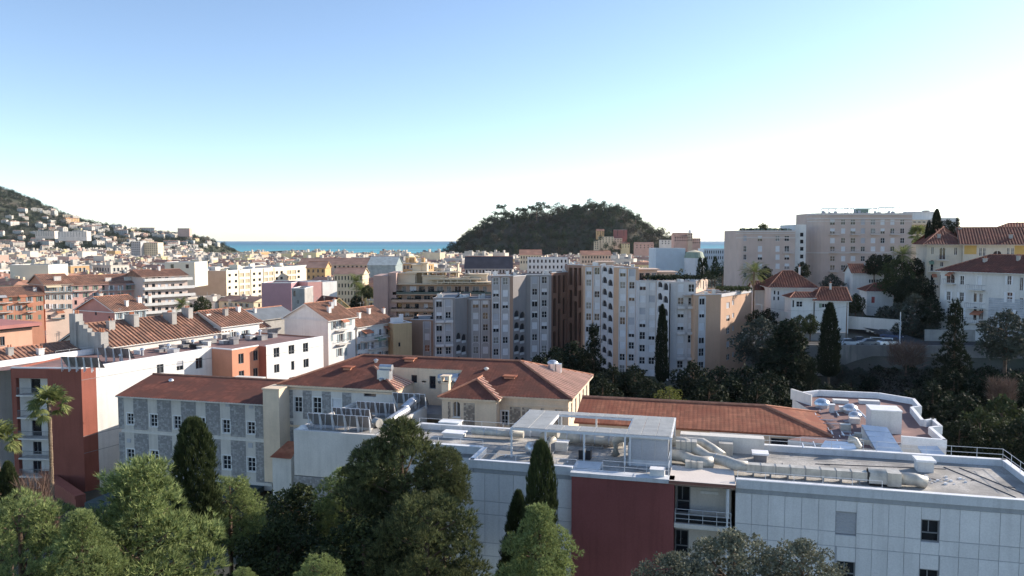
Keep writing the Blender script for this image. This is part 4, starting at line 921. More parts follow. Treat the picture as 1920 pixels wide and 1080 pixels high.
xa, xb = HF.ony(511, 880, 24.2)[0], HF.ony(546, 880, 24.2)[0]; b = MB(); b.box(xa, xb, 24.2, 26.1, GZ - 2, -25.6); ln = T.part('porch', b, m_pale); b, rs = MB(), MB(); slope(b, rs, [(xa - .2, 23.9, -25.7), (xb + .2, 23.9, -25.7), (xb + .2, 26.08, -24.2), (xa + 1.0, 26.08, -24.2)], .4, .03); T.part('porch_roof', b, m_tile, ln)
# ---------------------------------------------------------------- flat block with the solar collectors
T = Thing('flat_block', 'pale flat roofed block carrying rows of tilted solar collectors beside the tall pine', 'building', HF, (-19, 21, GZ))
x0, x1, y0, y1, zt = -23.6, -14.3, 14.4, 28.5, -19.55; b = MB(); wall(b, (x0, y0), (x1, y0), -24.3, zt - .4); wall(b, (x1, y0), (x1, y1), GZ, zt - .4); wall(b, (x1, y1), (x0, y1), GZ, zt - .4); wall(b, (x0, y1), (x0, y0), GZ, zt - .4); T.part('wall', b, m_pale)
stones(T, (x0, y0 - .02), (x1, y0 - .02), GZ, -24.35)
b = MB(); b.box(x0 + .1, x1 - .1, y0 + .1, y1, zt - .55, zt - .35); T.part('roof', b, m_gravel)
b = MB()
for s_, t_ in (((x0, y0), (x1, y0)), ((x1, y0 + .32), (x1, y1)), ((x0, y1), (x0, y0 + .32))): b.slab(s_, t_, -.04, .3, zt - .4, zt)
T.part('parapet', b, m_pale)
def collector_row(u0, u1, v, y, z, n, hgt=1.45, nm='solar_collector', th=T, fr=HF, lean=1.1):
    xa, xb = fr.ony(u0, v, y)[0], fr.ony(u1, v, y)[0]; w = (xb - xa) / n
    key = ('col', round(w, 2), hgt)
    if key not in WMESH:
        q = MB(); t = .07; A = [(0.02, 0, 0), (w - .02, 0, 0), (w - .02, -lean * 0 - 0, hgt), (0.02, 0, hgt)]
        q.face([(.02, 0, hgt), (w - .02, 0, hgt), (w - .02, lean, 0), (.02, lean, 0)][::-1], 1); q.face([(.02, -.06, hgt - .03), (.02, lean - .06, -.03), (w - .02, lean - .06, -.03), (w - .02, -.06, hgt - .03)][::-1], 0)
        q.face([(.02, -.06, hgt - .03), (w - .02, -.06, hgt - .03), (w - .02, 0, hgt), (.02, 0, hgt)], 2)
        for x in (.06, w - .06): q.bar((x, -.1, hgt - .05), (x, .25, -.35), .06, 2); q.bar((x, .05, hgt * .75), (x, .55, -.35), .045, 2)
        q.bar((w / 2, -.1, hgt - .05), (w / 2 - .3, .3, -.35), .05, 2)
        WMESH[key] = q.mesh('solar_collector', [m_solarback, m_solar, m_steel])
    for i in range(n):
        o = th.inst(nm, WMESH[key], (xa + w * i, y, z))
for u0, u1, v, y, n in ((577, 693, 790, 16.3, 5), (623, 694, 772, 19.4, 4), (668, 740, 748, 23.0, 4), (736, 798, 735, 27.2, 3)): collector_row(u0, u1, v, y, zt - .05 + (0 if y < 27 else .3), n)
def duct2(th, nm, pts, r, m): q = MB(); q.tube(pts, r, 12); return th.part(nm, q, m, smooth=False)
duct2(T, 'roof_duct', [(-15.4, 19.5, -19.5), (-15.3, 21.5, -19.3), (-15.2, 24.5, -19.2)], .45, m_galv); duct2(T, 'roof_duct', [(-15.6, 24.4, -19.2), (-15.4, 26.5, -18.7), (-15.2, 28.2, -18.5)], .5, m_galv)
b = MB(); b.tube([(-16.6, 19.0, -19.4), (-15.9, 18.6, -19.4)], .5, 12); b.box(-17.6, -16.4, 17.4, 18.6, -19.9, -19.3); T.part('fan_drum', b, m_duct)
b = MB(); b.dome((-19.5, 20.5, -19.9), .8, .8, 10, 3); b.dome((-21.5, 23.4, -19.9), .7, .8, 10, 3); b.dome((-23.0, 15.2, -19.9), .6, .7, 10, 3); T.part('covers', b, m_white)
# green court roof in front of the stone building
b = MB(); b.box(-52, -35.2, 16.5, 27.0, GZ - 1.5, -30.35); single('court_shelter', b, M('green_felt', (.06, .085, .085), .9, .1, .3), HF, (-43, 20, GZ - 1.5), 'low dark green flat shelter below the stone building', 'shelter')
# ================================================================ middle distance
def along(P, d, u1, v=550):
    k = (u1 - 960) / FPX / (cp + (540 - v) / FPX * sp_); t = (k * P[1] - P[0]) / (d[0] - k * d[1]); return (P[0] + d[0] * t, P[1] + d[1] * t)
DO = (.45, .893)                               # direction of the streets of the old town
def bld(name, label, P, Q, zb, cat='building', group=None):
    fr = Frame(P[0], P[1], math.atan2(Q[1] - P[1], Q[0] - P[0])); L = math.hypot(Q[0] - P[0], Q[1] - P[1])
    return Thing(name, label, cat, fr, (L / 2, 4, zb), group), fr, L
def zg(x, y): return float(ground_z(x, y)) - CZ - 1.0
def antennas(T, x0, x1, y0, y1, z, n, h=1.6):
    b = MB()
    for i in range(n):
        x, y = rnd.uniform(x0, x1), rnd.uniform(y0, y1); hh = h * rnd.uniform(.7, 1.3); b.bar((x, y, z), (x, y, z + hh), .04)
        for k in range(3): b.bar((x - .35, y, z + hh * (.7 + .12 * k)), (x + .35, y, z + hh * (.7 + .12 * k)), .03)
    T.part('aerials', b, m_fgrey, kind='stuff')
def clutter(T, x0, x1, y0, y1, z, n, mats, hmax=1.4, smax=2.2, nm='roof_box'):
    for i in range(n):
        b = MB(); x, y = rnd.uniform(x0, x1), rnd.uniform(y0, y1); w, d, h = rnd.uniform(.5, smax), rnd.uniform(.5, smax), rnd.uniform(.3, hmax); b.box(x, x + w, y, y + d, z, z + h); b.box(x - .08, x + w + .08, y - .08, y + d + .08, z + h, z + h + .1); T.part(nm, b, rnd.choice(mats))

# ---------------------------------------------------------------- red and white long building, left
P = PH(152, 692, 18.0); Q = along(P, DO, 606); fr = Frame(P[0], P[1], math.atan2(DO[1], DO[0])); zt = -18.0
LQ = fr.l(*Q)[0]; zb = -36.0
T = Thing('long_building', 'long white and red ochre building with rooftop solar panels and balconies at its end', 'building', fr, (LQ / 2, 5, zb))
su = lambda u, v=700, y=0: fr.wall(u, v, (0, y), (1, y))[0]
p1, p2 = -4.6, -6.3
s1, s2 = su(180), su(397, 660); s3 = su(485, 650, p1); s4 = su(606, 640, p2)
b = MB(); wall(b, (0, 0), (s1, 0), zb, zt, m=1)
facade(T, b, (s1, 0), (s2, 0), zb, zt, [(294, 683, 307, 700, 'c2@g'), (331, 677, 344, 694, 'half@g'), (367, 671, 380, 691, 'c2@g'), (368, 704, 380, 720, 'c2@g')], mats=WM, rec=.25)
facade(T, b, (s2, p1), (s3, p1), zb, zt, [(447, 663, 457, 682, 'c2@g'), (475, 657, 484, 676, 'c2@g'), (448, 695, 458, 712, 'c2@g'), (475, 690, 484, 708, 'c2@g')], mats=WM, rec=.25, m=2)
wall(b, (s2, 0), (s2, p1), zb, zt, m=2); wall(b, (s3, p1), (s3, p2), zb, zt, m=1)
facade(T, b, (s3, p2), (s4, p2), zb, zt, [(513, 652, 524, 670, 'c2@g'), (541, 647, 552, 664, 'c2@g'), (568, 643, 578, 660, 'c2@g'), (514, 683, 524, 699, 'c2@g'), (546, 677, 552, 694, 'dark@g'), (569, 673, 579, 689, 'c2@g'), (514, 714, 525, 728, 'c2@g'), (542, 707, 553, 722, 'c2@g')], mats=WM, rec=.25)
wall(b, (s4, p2), (s4, 0), zb, zt, m=2)
wall(b, (s4, 0), (s4, 14), zb, zt, m=2); wall(b, (s4, 14), (-1.5, 14), zb, zt)
# balcony end: local frame is turned, so the end wall runs along -y
e0 = fr.l(*PH(20, 691, 18.0)[:2]); e1 = fr.l(*PH(88, 692, 18.0)[:2])
wall(b, e1, (0, 0), zb, zt, m=1)
L_ = math.hypot(e1[0] - e0[0], e1[1] - e0[1]); dx, dy = (e1[0] - e0[0]) / L_, (e1[1] - e0[1]) / L_; ix, iy = -dy, dx
B0 = (e0[0] + ix * 1.6, e0[1] + iy * 1.6); B1 = (e1[0] + ix * 1.6, e1[1] + iy * 1.6)
facade(T, b, B0, B1, zb, zt, [(58, 710, 76, 737, 'dark@g'), (60, 788, 78, 818, 'dark@g'), (62, 828, 78, 852, 'c2@g'), (62, 864, 78, 890, 'c2@g'), (26, 745, 38, 768, 'dark@g')], mats=WM, rec=.2)
wall(b, e1, B1, zb, zt, m=1) if False else None
wall(b, B1, e1, zb, zt, m=1); wall(b, (e0[0] + ix * 12, e0[1] + iy * 12), e0, zb, -33) 
wall(b, (e0[0] + ix * 12, e0[1] + iy * 12), B0, zb, zt, m=1)
T.part('wall', b, [m_white, m_brick, m_orange])
b = MB(); b.slab(e0, (e0[0] + dx * .7, e0[1] + dy * .7), 0, .6, zb, zt - .0); b.slab(e0, e1, -.03, 1.7, zt - 1.35, zt + .02); T.part('end_frame', b, m_brick)
for v in (741, 783, 822, 859, 893):
    z = fr.wall(55, v, e0, e1)[1]; b = MB(); b.slab((e0[0] + dx * .72, e0[1] + dy * .72), e1, -.15, 1.58, z - .18, z); o = T.part('balcony', b, m_pale)
    q = [(e0[0] + dx * .75, e0[1] + dy * .75), (e1[0] - dx * .05, e1[1] - dy * .05)]; b = MB()
    n = 26
    for i in range(n + 1): x, y = q[0][0] + (q[1][0] - q[0][0]) * i / n, q[0][1] + (q[1][1] - q[0][1]) * i / n; b.bar((x, y, z), (x, y, z + 1.0), .025)
    b.bar((*q[0], z + 1.0), (*q[1], z + 1.0), .05); T.part('railing', b, m_fgrey, o)
b = MB(); b.face([(0, 0, zt - .25), (s2, 0, zt - .25), (s2, p1, zt - .25), (s3, p1, zt - .25), (s3, p2, zt - .25), (s4, p2, zt - .25), (s4, 14, zt - .25), (-8, 14, zt - .25), (e0[0], e0[1], zt - .25), (e1[0], e1[1], zt - .25)]); T.part('roof', b, m_deck)
b = MB(); b.slab((0, 0), (s2, 0), .0, .3, zt, zt + .18); b.slab((s3, p2), (s4, p2), .0, .3, zt, zt + .18); b.slab((s2, p1), (s3, p1), .0, .3, zt, zt + .18); b.slab((s2 + .002, 0), (s2 + .002, p1 + .302), .0, .3, zt, zt + .18); b.slab(e0, (0, 0), 0, .3, zt + .02, zt + .2); b.slab((s4, 13.7), (-6, 13.7), 0, .3, zt - .25, zt + .6); T.part('coping', b, m_coping)
b = MB()
for zz in (zt - 1.6, zt - 4.6 - 5, zt - 12): b.slab((0, 0), (s2, 0), -.012, 0, zz, zz + .06)
b.slab((s3, p2), (s4, p2), -.012, 0, zt - 1.6, zt - 1.55); T.part('render_joint', b, m_fgrey)
b = MB()
f0 = fr.l(*PH(92, 893, 34)[:2]); f1 = fr.l(*PH(160, 912, 32)[:2])
b.slab(f0, (f1[0], f1[1]), -1.2, 0, zb, -33.4); b.slab(f0, f1, -1.3, .0, -33.4, -33.0); T.part('planter_wall', b, m_brick)
# collector frames on the roof
fr_g = fr
for (u0, v0, u1, v1, n) in ((115, 688, 186, 690, 5), (183, 670, 243, 672, 4)):
    a = fr.l(*PH(u0, v0, 17.6)[:2]); c_ = fr.l(*PH(u1, v1, 17.6)[:2]); L_ = math.hypot(c_[0] - a[0], c_[1] - a[1]); w = L_ / n; rz = math.atan2(c_[1] - a[1], c_[0] - a[0])
    key = ('col', round(w, 2), 1.7); q = MB(); le = 1.2; hg = 1.6
    q.face([(.02, 0, hg), (w - .02, 0, hg), (w - .02, le, 0), (.02, le, 0)][::-1], 1); q.face([(.02, -.06, hg - .03), (w - .02, -.06, hg - .03), (w - .02, le - .06, -.03), (.02, le - .06, -.03)], 0)
    for x in (.06, w - .06): q.bar((x, -.1, hg - .05), (x, .25, -.35), .07, 2); q.bar((x, 0, hg - .1), (x, 0, -.5), .05, 2)
    me = q.mesh('solar_collector', [m_solarback, m_solar, m_steel])
    for i in range(n): T.inst('solar_collector', me, (a[0] + (c_[0] - a[0]) * i / n, a[1] + (c_[1] - a[1]) * i / n, zt + .25), rz)
clutter(T, 14, s4 - 3, 1.5, 8, zt - .25, 34, [m_white, m_galv, m_felt, m_pale, m_black, m_solarback], .9, 1.6, 'roof_unit')
for i in range(7):
    x, y = 8 + i * 5.4, rnd.uniform(2, 7); b = MB(); b.tube([(x, y, zt - .2), (x, y, zt + .7)], .25, 8); b.dome((x, y, zt + .7), .38, .35, 8, 3); T.part('roof_vent', b, m_galv)
railing(T, [(5, 13.4), (s4 - .5, 13.4)], zt + .1, .9, 2.2, m_steel)

# ---------------------------------------------------------------- orange building at the left edge
P1 = PH(60, 613, 16.8); P0 = (P1[0] - DO[0] * 9, P1[1] - DO[1] * 9); T, fr, L_ = bld('orange_building', 'orange building with overhanging flat roof at the far left edge', P0, P1, -36)
b = MB(); facade(T, b, (0, 0), (L_, 0), -36, -16.8, [(18.5, 661, 29.5, 679, 'c2+sill@g'), (34, 659, 43.5, 677, 'c2+sill@g'), (0, 631, 9, 648, 'c2+sill@g'), (0, 696, 11, 713, 'c2+sill@g'), (36, 700, 46, 718, 'c2+sill@g')], mats=WM, rec=.2)
wall(b, (L_, 0), (L_, 12), -36, -16.8); wall(b, (L_, 12), (0, 12), -36, -16.8); wall(b, (0, 12), (0, 0), -36, -16.8); T.part('wall', b, M('salmon_render', (.64, .37, .26), .9, .06, .35, streak=.08))
b = MB(); b.box(-.5, L_ + 1.2, -1.2, 13, -16.55, -15.9); b.box(-.4, L_ + .9, -.9, 12.6, -16.797, -16.553, 1); T.part('roof', b, [M('roof_fascia', (.40, .17, .15), .8, .1, .5), m_dark])

# ---------------------------------------------------------------- generic tiled house from a lit front
def house(name, label, P, Q, depth, ze, rise, wallm, tile=m_tile_o, hipl=0, hipr=0, cat='building', group=None, px=(), wins=(), mats=WM, lw=(), rw=(), zb=None, chim=(), ribs=True, pitch=.55, r=.1, ov=.5, lm=None, along_y=False, capm=m_ridge, trim=None, yr=None, rm=None):
    zb = zb if zb is not None else zg((P[0] + Q[0]) / 2, (P[1] + Q[1]) / 2); T, fr, L = bld(name, label, P, Q, zb, cat, group); b = MB()
    facade(T, b, (0, 0), (L, 0), zb, ze, px, wins, mats=mats)
    facade(T, b, (L, 0), (L, depth), zb, ze, (), rw, mats=mats, m=0 if rm is None else 2); facade(T, b, (0, depth), (0, 0), zb, ze, (), lw, mats=mats, m=0 if lm is None else 1); wall(b, (L, depth), (0, depth), zb, ze)
    ms = [wallm, lm or wallm, rm or wallm]
    ym = depth / 2 if yr is None else yr
    if rise:
        zr = ze + rise - .02
        if not hipl: b.face([(0, depth, ze), (0, 0, ze), (0, ym, zr)], 0 if lm is None else 1)
        if not hipr: b.face([(L, 0, ze), (L, depth, ze), (L, ym, zr)], 0 if rm is None else 2)
    T.part('wall', b, ms)
    if rise: gable_roof(T, 0, L, 0, depth, ze, rise, tile, hipl, hipr, ov, ribs=ribs, pitch=pitch, r=r, capm=capm, trim=trim or wallm, yr=yr)
    else:
        b = MB(); b.face([(0, 0, ze - .3), (L, 0, ze - .3), (L, depth, ze - .3), (0, depth, ze - .3)]); T.part('roof', b, tile)
        b = MB()
        for p_, q_ in (((0, 0), (L, 0)), ((L, .26), (L, depth)), ((L - .26, depth), (0, depth)), ((0, depth - .26), (0, .26))): b.slab(p_, q_, -.06, .25, ze, ze + .15)
        T.part('coping', b, trim or m_coping)
    for (x, y, w, d, h, m, n) in chim:
        zz = ze + (rise * (1 - abs(y - ym) / ym) if rise else 0) - .4; chimney(T, x, y, zz, zz + h + .4, w, d, m, m_pot, n)
    if rise and len(chim) > 1: antennas(T, 1, L - 1, ym - .3, ym + .3, ze + rise - .1, rnd.randint(2, 4), 1.8)
    return T, fr, L
# terracotta roofed long row behind the long building
P = PH(209, 649, 17.0); Q = along(P, DO, 428)
T, fr, L_ = house('terracotta_row', 'long low building with weathered terracotta roof and tall chimneys', P, Q, 12.6, -17.0, 3.3, m_pale, m_tile_o, ribs=True, pitch=.75, r=.16, capm=m_tile_o, wins=[(3 + 3 * i, -20.5, 1., 1.6, 'c2+sh@b') for i in range(7)],
    chim=[(3.0, 4.2, 1.1, .8, 1.3, m_concrete, 2), (7.5, 4.9, 1.0, 2.4, 1.6, m_concrete, 4), (14.8, 4.4, 1.0, 2.4, 1.6, m_concrete, 4), (22.5, 3.6, .9, .8, 1.1, m_white, 2), (19.5, 5.4, 1.0, 1.8, 1.5, m_concrete, 3)])
b = MB(); zz = -17.
for i in range(7): b.box(-1.2, -.35, i * 1.0 + .1, i * 1.0 + 1.1, -34, zz + i * .55 + .5)
b.box(-1.5, -.2, 6.6, 8.2, -34, zz + 5.0); b.box(-1.5, -.2, .4, 1.9, -34, zz + 2.3); T.part('stepped_gable', b, m_concrete)
c = MB()
for y0_, z_ in ((.7, zz + 2.3), (1.2, zz + 2.3), (1.6, zz + 2.3), (6.9, zz + 5), (7.5, zz + 5)): c.tube([(-.85, y0_, z_), (-.85, y0_, z_ + .6)], .15, 7)
T.part('chimney_pots', c, m_pot, kind='stuff')
# lower old roofs beyond the stepped gable and right of the row
P2 = along((P[0] - 8.5, P[1] - 12), DO, 118); house('old_roof', 'small old house with dark tiled roof below the stepped grey gable', (P2[0] - 8, P2[1] - 11), (P2[0] + .5, P2[1] + 5), 10, -18.6, 2.0, m_pale, m_tile_o, chim=[(2, 2.6, .9, .7, 1.0, m_white, 3), (8, 3, .8, .7, 1.1, m_concrete, 2), (12, 2, .9, .7, .9, m_white, 2)], pitch=.7, r=.13)
P = PH(415, 612, 16.0); Q = along(P, DO, 485); house('old_roof', 'low white walled building with terracotta roof beside the end of the long row', P, Q, 11, -16.0, 2.6, m_white, m_tile_o, chim=[(4, 3.2, .8, .7, 1.2, m_concrete, 2), (8, 4, .7, .7, .9, m_white, 2)], pitch=.7, r=.13, wins=[(3 + 3 * i, -19, 1., 1.7, 'c2+sh@b') for i in range(2)])
P = PH(478, 603, 17.8); Q = along(P, DO, 552); house('old_roof', 'blue grey roofed shed between the terracotta roofs and the white gabled house', P, Q, 9, -17.5, 2.0, m_concrete, M('slate_sheet', (.16, .18, .20), .7, .15, .5), ribs=False, chim=[(3, 3, .6, .6, .8, m_pale, 1)])
P = PH(352, 632, 18.2); Q = along(P, DO, 500); house('old_roof', 'narrow terracotta lean roof just behind the parapet of the long building', P, Q, 5, -18.2, 1.2, m_pale, m_tile_o, pitch=.7, r=.13)
# pink gabled house
P = PH(215, 584, 15.2); Q = along(P, DO, 273)
house('pink_house', 'pink gabled house with blank end wall and red roof', P, Q, 12.6, -15.2, 2.9, m_white, m_tile_o, lm=M('pink_render', (.50, .26, .22), .9, .08, .4, streak=.1), px=[(222, 585, 228, 598, 'c2+sh@b'), (236, 584, 241, 597, 'c2+sh@b'), (254, 583, 259, 600, 'c2+sh@b'), (266, 583, 271, 596, 'c2+sh@b')], lw=[(6.4, -16.3, .6, .9, 'dark@g'), (10.8, -17, .5, .7, 'dark@g')], chim=[(4, 1.5, .6, .6, 1.2, m_white, 1), (8, 2.6, .9, .6, 1.1, m_white, 2), (11, 3, .7, .6, 1.0, m_pale, 2), (2.5, 8, .8, .6, 1.2, m_pale, 2)])
# street fronts of the old town
def shut(us, rows, w, h, kd):
    return [(u - w / 2, v, u + w / 2, v + h, rnd.choice(kd)) for v in rows for u in us]
AWN = [M('awning_' + n, c, .8, .1, 2) for n, c in (('cream', (.62, .52, .36)), ('rust', (.42, .17, .10)), ('green', (.16, .24, .17)), ('grey', (.36, .36, .37)))]
def balconies(T, fr, L, lst, m=m_pale, rm=m_fgrey, dep=1.0):
    for u0, u1, v in lst:
        if rnd.random() < .55:
            s0, z = fr.wall(u0, v, (0, 0), (1, 0)); s1_, _ = fr.wall(u1, v, (0, 0), (1, 0)); a = s0 + (s1_ - s0) * rnd.choice((.05, .35)); c_ = a + (s1_ - s0) * .55; q = MB(); q.face([(a, -.03, z + 2.45), (a, -dep - .3, z + 1.85), (c_, -dep - .3, z + 1.85), (c_, -.03, z + 2.45)]); q.face([(a, -dep - .3, z + 1.85), (a, -dep - .3, z + 1.65), (c_, -dep - .3, z + 1.65), (c_, -dep - .3, z + 1.85)]); T.part('awning', q, rnd.choice(AWN))
        s0, z = fr.wall(u0, v, (0, 0), (1, 0)); s1_, _ = fr.wall(u1, v, (0, 0), (1, 0)); b = MB(); b.box(s0, s1_, -dep, -.01, z - .16, z); o = T.part('balcony', b, m)
        b = MB(); n = max(3, int((s1_ - s0) / .35))
        for i in range(n + 1): x = s0 + (s1_ - s0) * i / n; b.bar((x, -dep + .05, z), (x, -dep + .05, z + .95), .03)
        for y_ in (-dep + .05,): b.bar((s0, y_, z + .95), (s1_, y_, z + .95), .05)
        for x in (s0, s1_): b.bar((x, -dep + .05, z + .95), (x, -.02, z + .95), .05)
        T.part('railing', b, rm, o)
D2 = (.65, .76)
P1 = PH(81, 549, 17.9); P0 = along(P1, (-D2[0], -D2[1]), -60)
T, fr, L_ = house('orange_terrace', 'orange facade of four storeys with balconies and shutters left of the cream corner house', P0, P1, 15, -18.5, 2.6, m_orange, m_tile_o, px=shut((-18, 2, 19.5, 35.5, 55, 74.5), (556, 573, 590), 6.0, 9, ['c2+sh@gr', 'c2+sh@b', 'c2+sh@gr', 'closed@gr']), chim=[(20, 3, 1, .7, 1.2, m_pale, 2), (28, 3, .9, .7, 1.0, m_pale, 2)])
balconies(T, fr, L_, [(-4, 22, 568), (33, 61, 567), (-5, 23, 586), (50, 66, 585), (-6, 22, 604)], m_pale)
P = PH(83, 533.5, 15.2); Q = along(P, D2, 135)
T, fr, L_ = house('cream_corner_house', 'cream and pale blue house with curved balconies between orange and pink fronts', P, Q, 15, -15.2, 3.2, M('peach_render', (.68, .52, .42), .9, .06, .4), m_tile_o, lm=m_orange, px=shut((89, 102.5, 116, 130), (537, 553, 570), 5.5, 9, ['c2+sh@b', 'c2+sh', 'c2+sh@b']) + shut((92, 118), (590,), 7, 9, ['c2', 'dark@g']), chim=[(5, 2.5, 2.2, .7, 1.4, m_pale, 4)])
balconies(T, fr, L_, [(97, 126, 579), (97, 122, 597), (83, 134, 548.5)], m_shut_b)
Q2 = along(Q, D2, 268)
T, fr, L_ = house('pink_terrace', 'long pink street front with continuous top balcony under a dark red roof', Q, Q2, 15, -15.8, 3.0, M('rose_render', (.60, .36, .31), .9, .08, .4), m_tile_o, px=shut((142, 161, 179, 194, 209, 226, 241, 257), (535, 549, 563, 579), 5.0, 8.5, ['c2+sh@b', 'c2+sh@gr', 'c2+sh', 'dark@g']), chim=[(13, 2, 2, .7, 1.2, m_pale, 4), (20, 2, 2.4, .7, 1.2, m_pale, 4), (30, 6, 1, .7, 1.2, m_white, 2)])
balconies(T, fr, L_, [(137, 180, 546), (184, 215, 545), (217, 266, 544)], m_pale, m_shut_gr)
# balcony block
P = PH(267, 519, 13.4); Q = along(P, D2, 352)
T, fr, L_ = house('balcony_block', 'pale pink apartment block with a stack of long white balconies and red roof', P, Q, 14, -13.4, 2.2, M('pale_pink_render', (.64, .52, .45), .9, .06, .4), m_tile_o, .01, .01, px=[(u - 3, v, u + 3, v + 8.5, rnd.choice(['dark@g', 'dark@g', 'c2', 'roll'])) for v in (518, 532, 546.5, 561, 575.5) for u in (275, 288, 299, 313, 324, 339)], chim=[(9, 6, .8, .8, 1.5, m_white, 2)])
for v0, v1, u1 in ((527, 526, 358), (543, 540, 362), (558, 555, 363), (573, 570, 352), (588, 585, 350)):
    s0, z = fr.wall(268, v0, (0, 0), (1, 0)); s1_ = fr.wall(u1, v1, (0, 0), (1, 0))[0]; b = MB(); b.box(s0, s1_, -1.4, -.01, z - .2, z); o = T.part('balcony', b, m_white); b = MB(); b.box(s0, s1_, -1.4, -1.28, z + .002, z + .85); b.box(s0, s0 + .1, -1.278, -.01, z + .002, z + .85); b.box(s1_ - .1, s1_, -1.278, -.01, z + .002, z + .85); T.part('parapet', b, m_white, o)
# yellow slab
P = PH(424, 508, 14.0); D3 = (.20, .98); Q = along(P, D3, 576); m_yel = M('butter_render', (.74, .67, .52), .9, .04, .4)
wy = []
for v in (514, 526, 537.5, 549.5, 561, 572.5):
    f = (v - 450)
    wy += [(u - 2.3, 450 + f * (1 - (u - 424) * .0009), u + 2.3, 450 + f * (1 - (u - 424) * .0009) + 5, 'dark@g') for u in (430.5, 442.5, 476.5, 487, 519, 528, 560)]
    wy += [(u - 4, 450 + f * (1 - (u - 424) * .0009), u + 4, 450 + f * (1 - (u - 424) * .0009) + 7, 'void') for u in (453.5, 464, 498, 508, 542, 551)]
T, fr, L_ = house('yellow_slab', 'butter yellow apartment slab with recessed balconies and tall brown shaded side wall', P, Q, 24, -14.0, 0, m_yel, m_felt, lm=M('shade_tan_render', (.48, .36, .29), .9, .07, .4), px=wy)  # side wall coloured darker and browner than the front to show its shade
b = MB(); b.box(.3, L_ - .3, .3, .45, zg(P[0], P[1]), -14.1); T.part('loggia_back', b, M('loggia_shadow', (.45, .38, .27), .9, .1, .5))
clutter(T, 2, L_ - 5, 3, 12, -14.3, 12, [m_yel, m_pale, m_white], 2.4, 4.5)
for u, a in ((448, 1), (470, 1), (494, 1), (514, 1)):
    s0 = fr.wall(u, 520, (0, 0), (1, 0))[0]; b = MB(); b.box(s0 - .15, s0 + .15, -.35, 0, -36, -14.0); T.part('pier', b, m_yel)
P3 = (P[0] - 6, P[1] + 3); P2 = along(P3, (-1, .05), 361); 
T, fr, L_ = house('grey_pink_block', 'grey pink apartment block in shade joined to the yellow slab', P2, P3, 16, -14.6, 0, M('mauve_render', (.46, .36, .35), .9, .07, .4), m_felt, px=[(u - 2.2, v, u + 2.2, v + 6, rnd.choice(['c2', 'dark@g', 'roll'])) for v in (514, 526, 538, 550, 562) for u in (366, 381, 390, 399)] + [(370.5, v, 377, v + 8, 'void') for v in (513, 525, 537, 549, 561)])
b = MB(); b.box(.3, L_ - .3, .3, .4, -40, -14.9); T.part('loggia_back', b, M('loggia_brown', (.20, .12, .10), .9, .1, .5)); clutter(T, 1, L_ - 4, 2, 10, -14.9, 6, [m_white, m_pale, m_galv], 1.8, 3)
# pink block
P = PH(490, 531, 13.8); Q = PH(546, 531, 13.8); m_mau = M('mauve_pink_render', (.52, .29, .30), .9, .06, .4)
house('pink_block', 'blank mauve pink block standing before the yellow slab', P[:2], Q[:2], 13, -13.8, 0, m_mau, m_felt, zb=-40)
P = PH(546.5, 541, 14.5); Q = PH(571, 541, 14.5); house('grey_annexe', 'narrow grey annexe wedged between the two pink walls', P[:2], Q[:2], 10, -14.5, 0, m_concrete, m_felt, px=[(550, 545, 554, 556, 'dark@g'), (556, 562, 560, 570, 'c2')], zb=-40)
P = (PH(570.5, 532, 14)[0] + .5, 250.); Q = along(P, (.75, .66), 603); house('pink_wing', 'small sunlit pink wing right of the mauve block', P, Q, 9, -13.6, 0, M('sunny_pink', (.66, .36, .32), .9, .06, .4), m_felt, zb=-40)
P = along(Q, (.6, .8), 605); Q = along(P, (.6, .8), 632); house('white_block', 'plain white block beside the small pink wing', P, Q, 8, -13.9, 0, m_white, m_felt, zb=-40)
# small yellow house with gable to the sun
P = PH(616, 577, 18.4); Q = along(P, (.75, .66), 652); 
fr_ = Frame(P[0], P[1], 0); T = None
dxy = ((Q[0] - P[0]), (Q[1] - P[1])); nl = math.hypot(*dxy); n_ = (-dxy[1] / nl, dxy[0] / nl); back = (P[0] + n_[0] * 9, P[1] + n_[1] * 9)
house('yellow_house', 'small yellow house with dark red roof and gable facing the sun', back, P, nl, -18.4, 2.6, M('ochre_yellow', (.70, .52, .25), .9, .06, .4), m_tile_d, zb=-38, px=[(585, 577, 590, 582, 'dark@g')], pitch=.7, r=.12)
# white gabled building and its neighbour
P = PH(615, 600, 17.0); Q = along(P, DO, 665)
T, fr, L_ = house('white_gabled_house', 'tall white gabled house with sunlit shuttered front and orange red roof', P, Q, 12.2, -17.0, 3.3, m_white, m_tile_o, zb=-36, px=[(624, 603, 630, 617, 'c2+sh@b'), (639, 600, 645, 615, 'c2+sh@b'), (655, 597, 660, 610, 'closed@b'), (620, 628, 625, 640, 'closed@b'), (636, 626, 643, 641, 'c2+sh@b'), (653, 622, 658, 638, 'c2+sh@b'), (634, 653, 640, 668, 'c2+sh@b'), (646, 652, 651, 667, 'closed@b')], chim=[(3, 2.2, .8, .6, 1.2, m_white, 2), (5.5, 3.6, .9, .6, 1.3, m_galv, 3), (7.5, 4.4, .7, .6, 1.2, m_white, 2)])
balconies(T, fr, L_, [(630, 651, 646), (628, 650, 620)], m_pale)
P = along(Q, DO, 667); P = (P[0] + .2, P[1] + .2); Q = along(P, DO, 737)
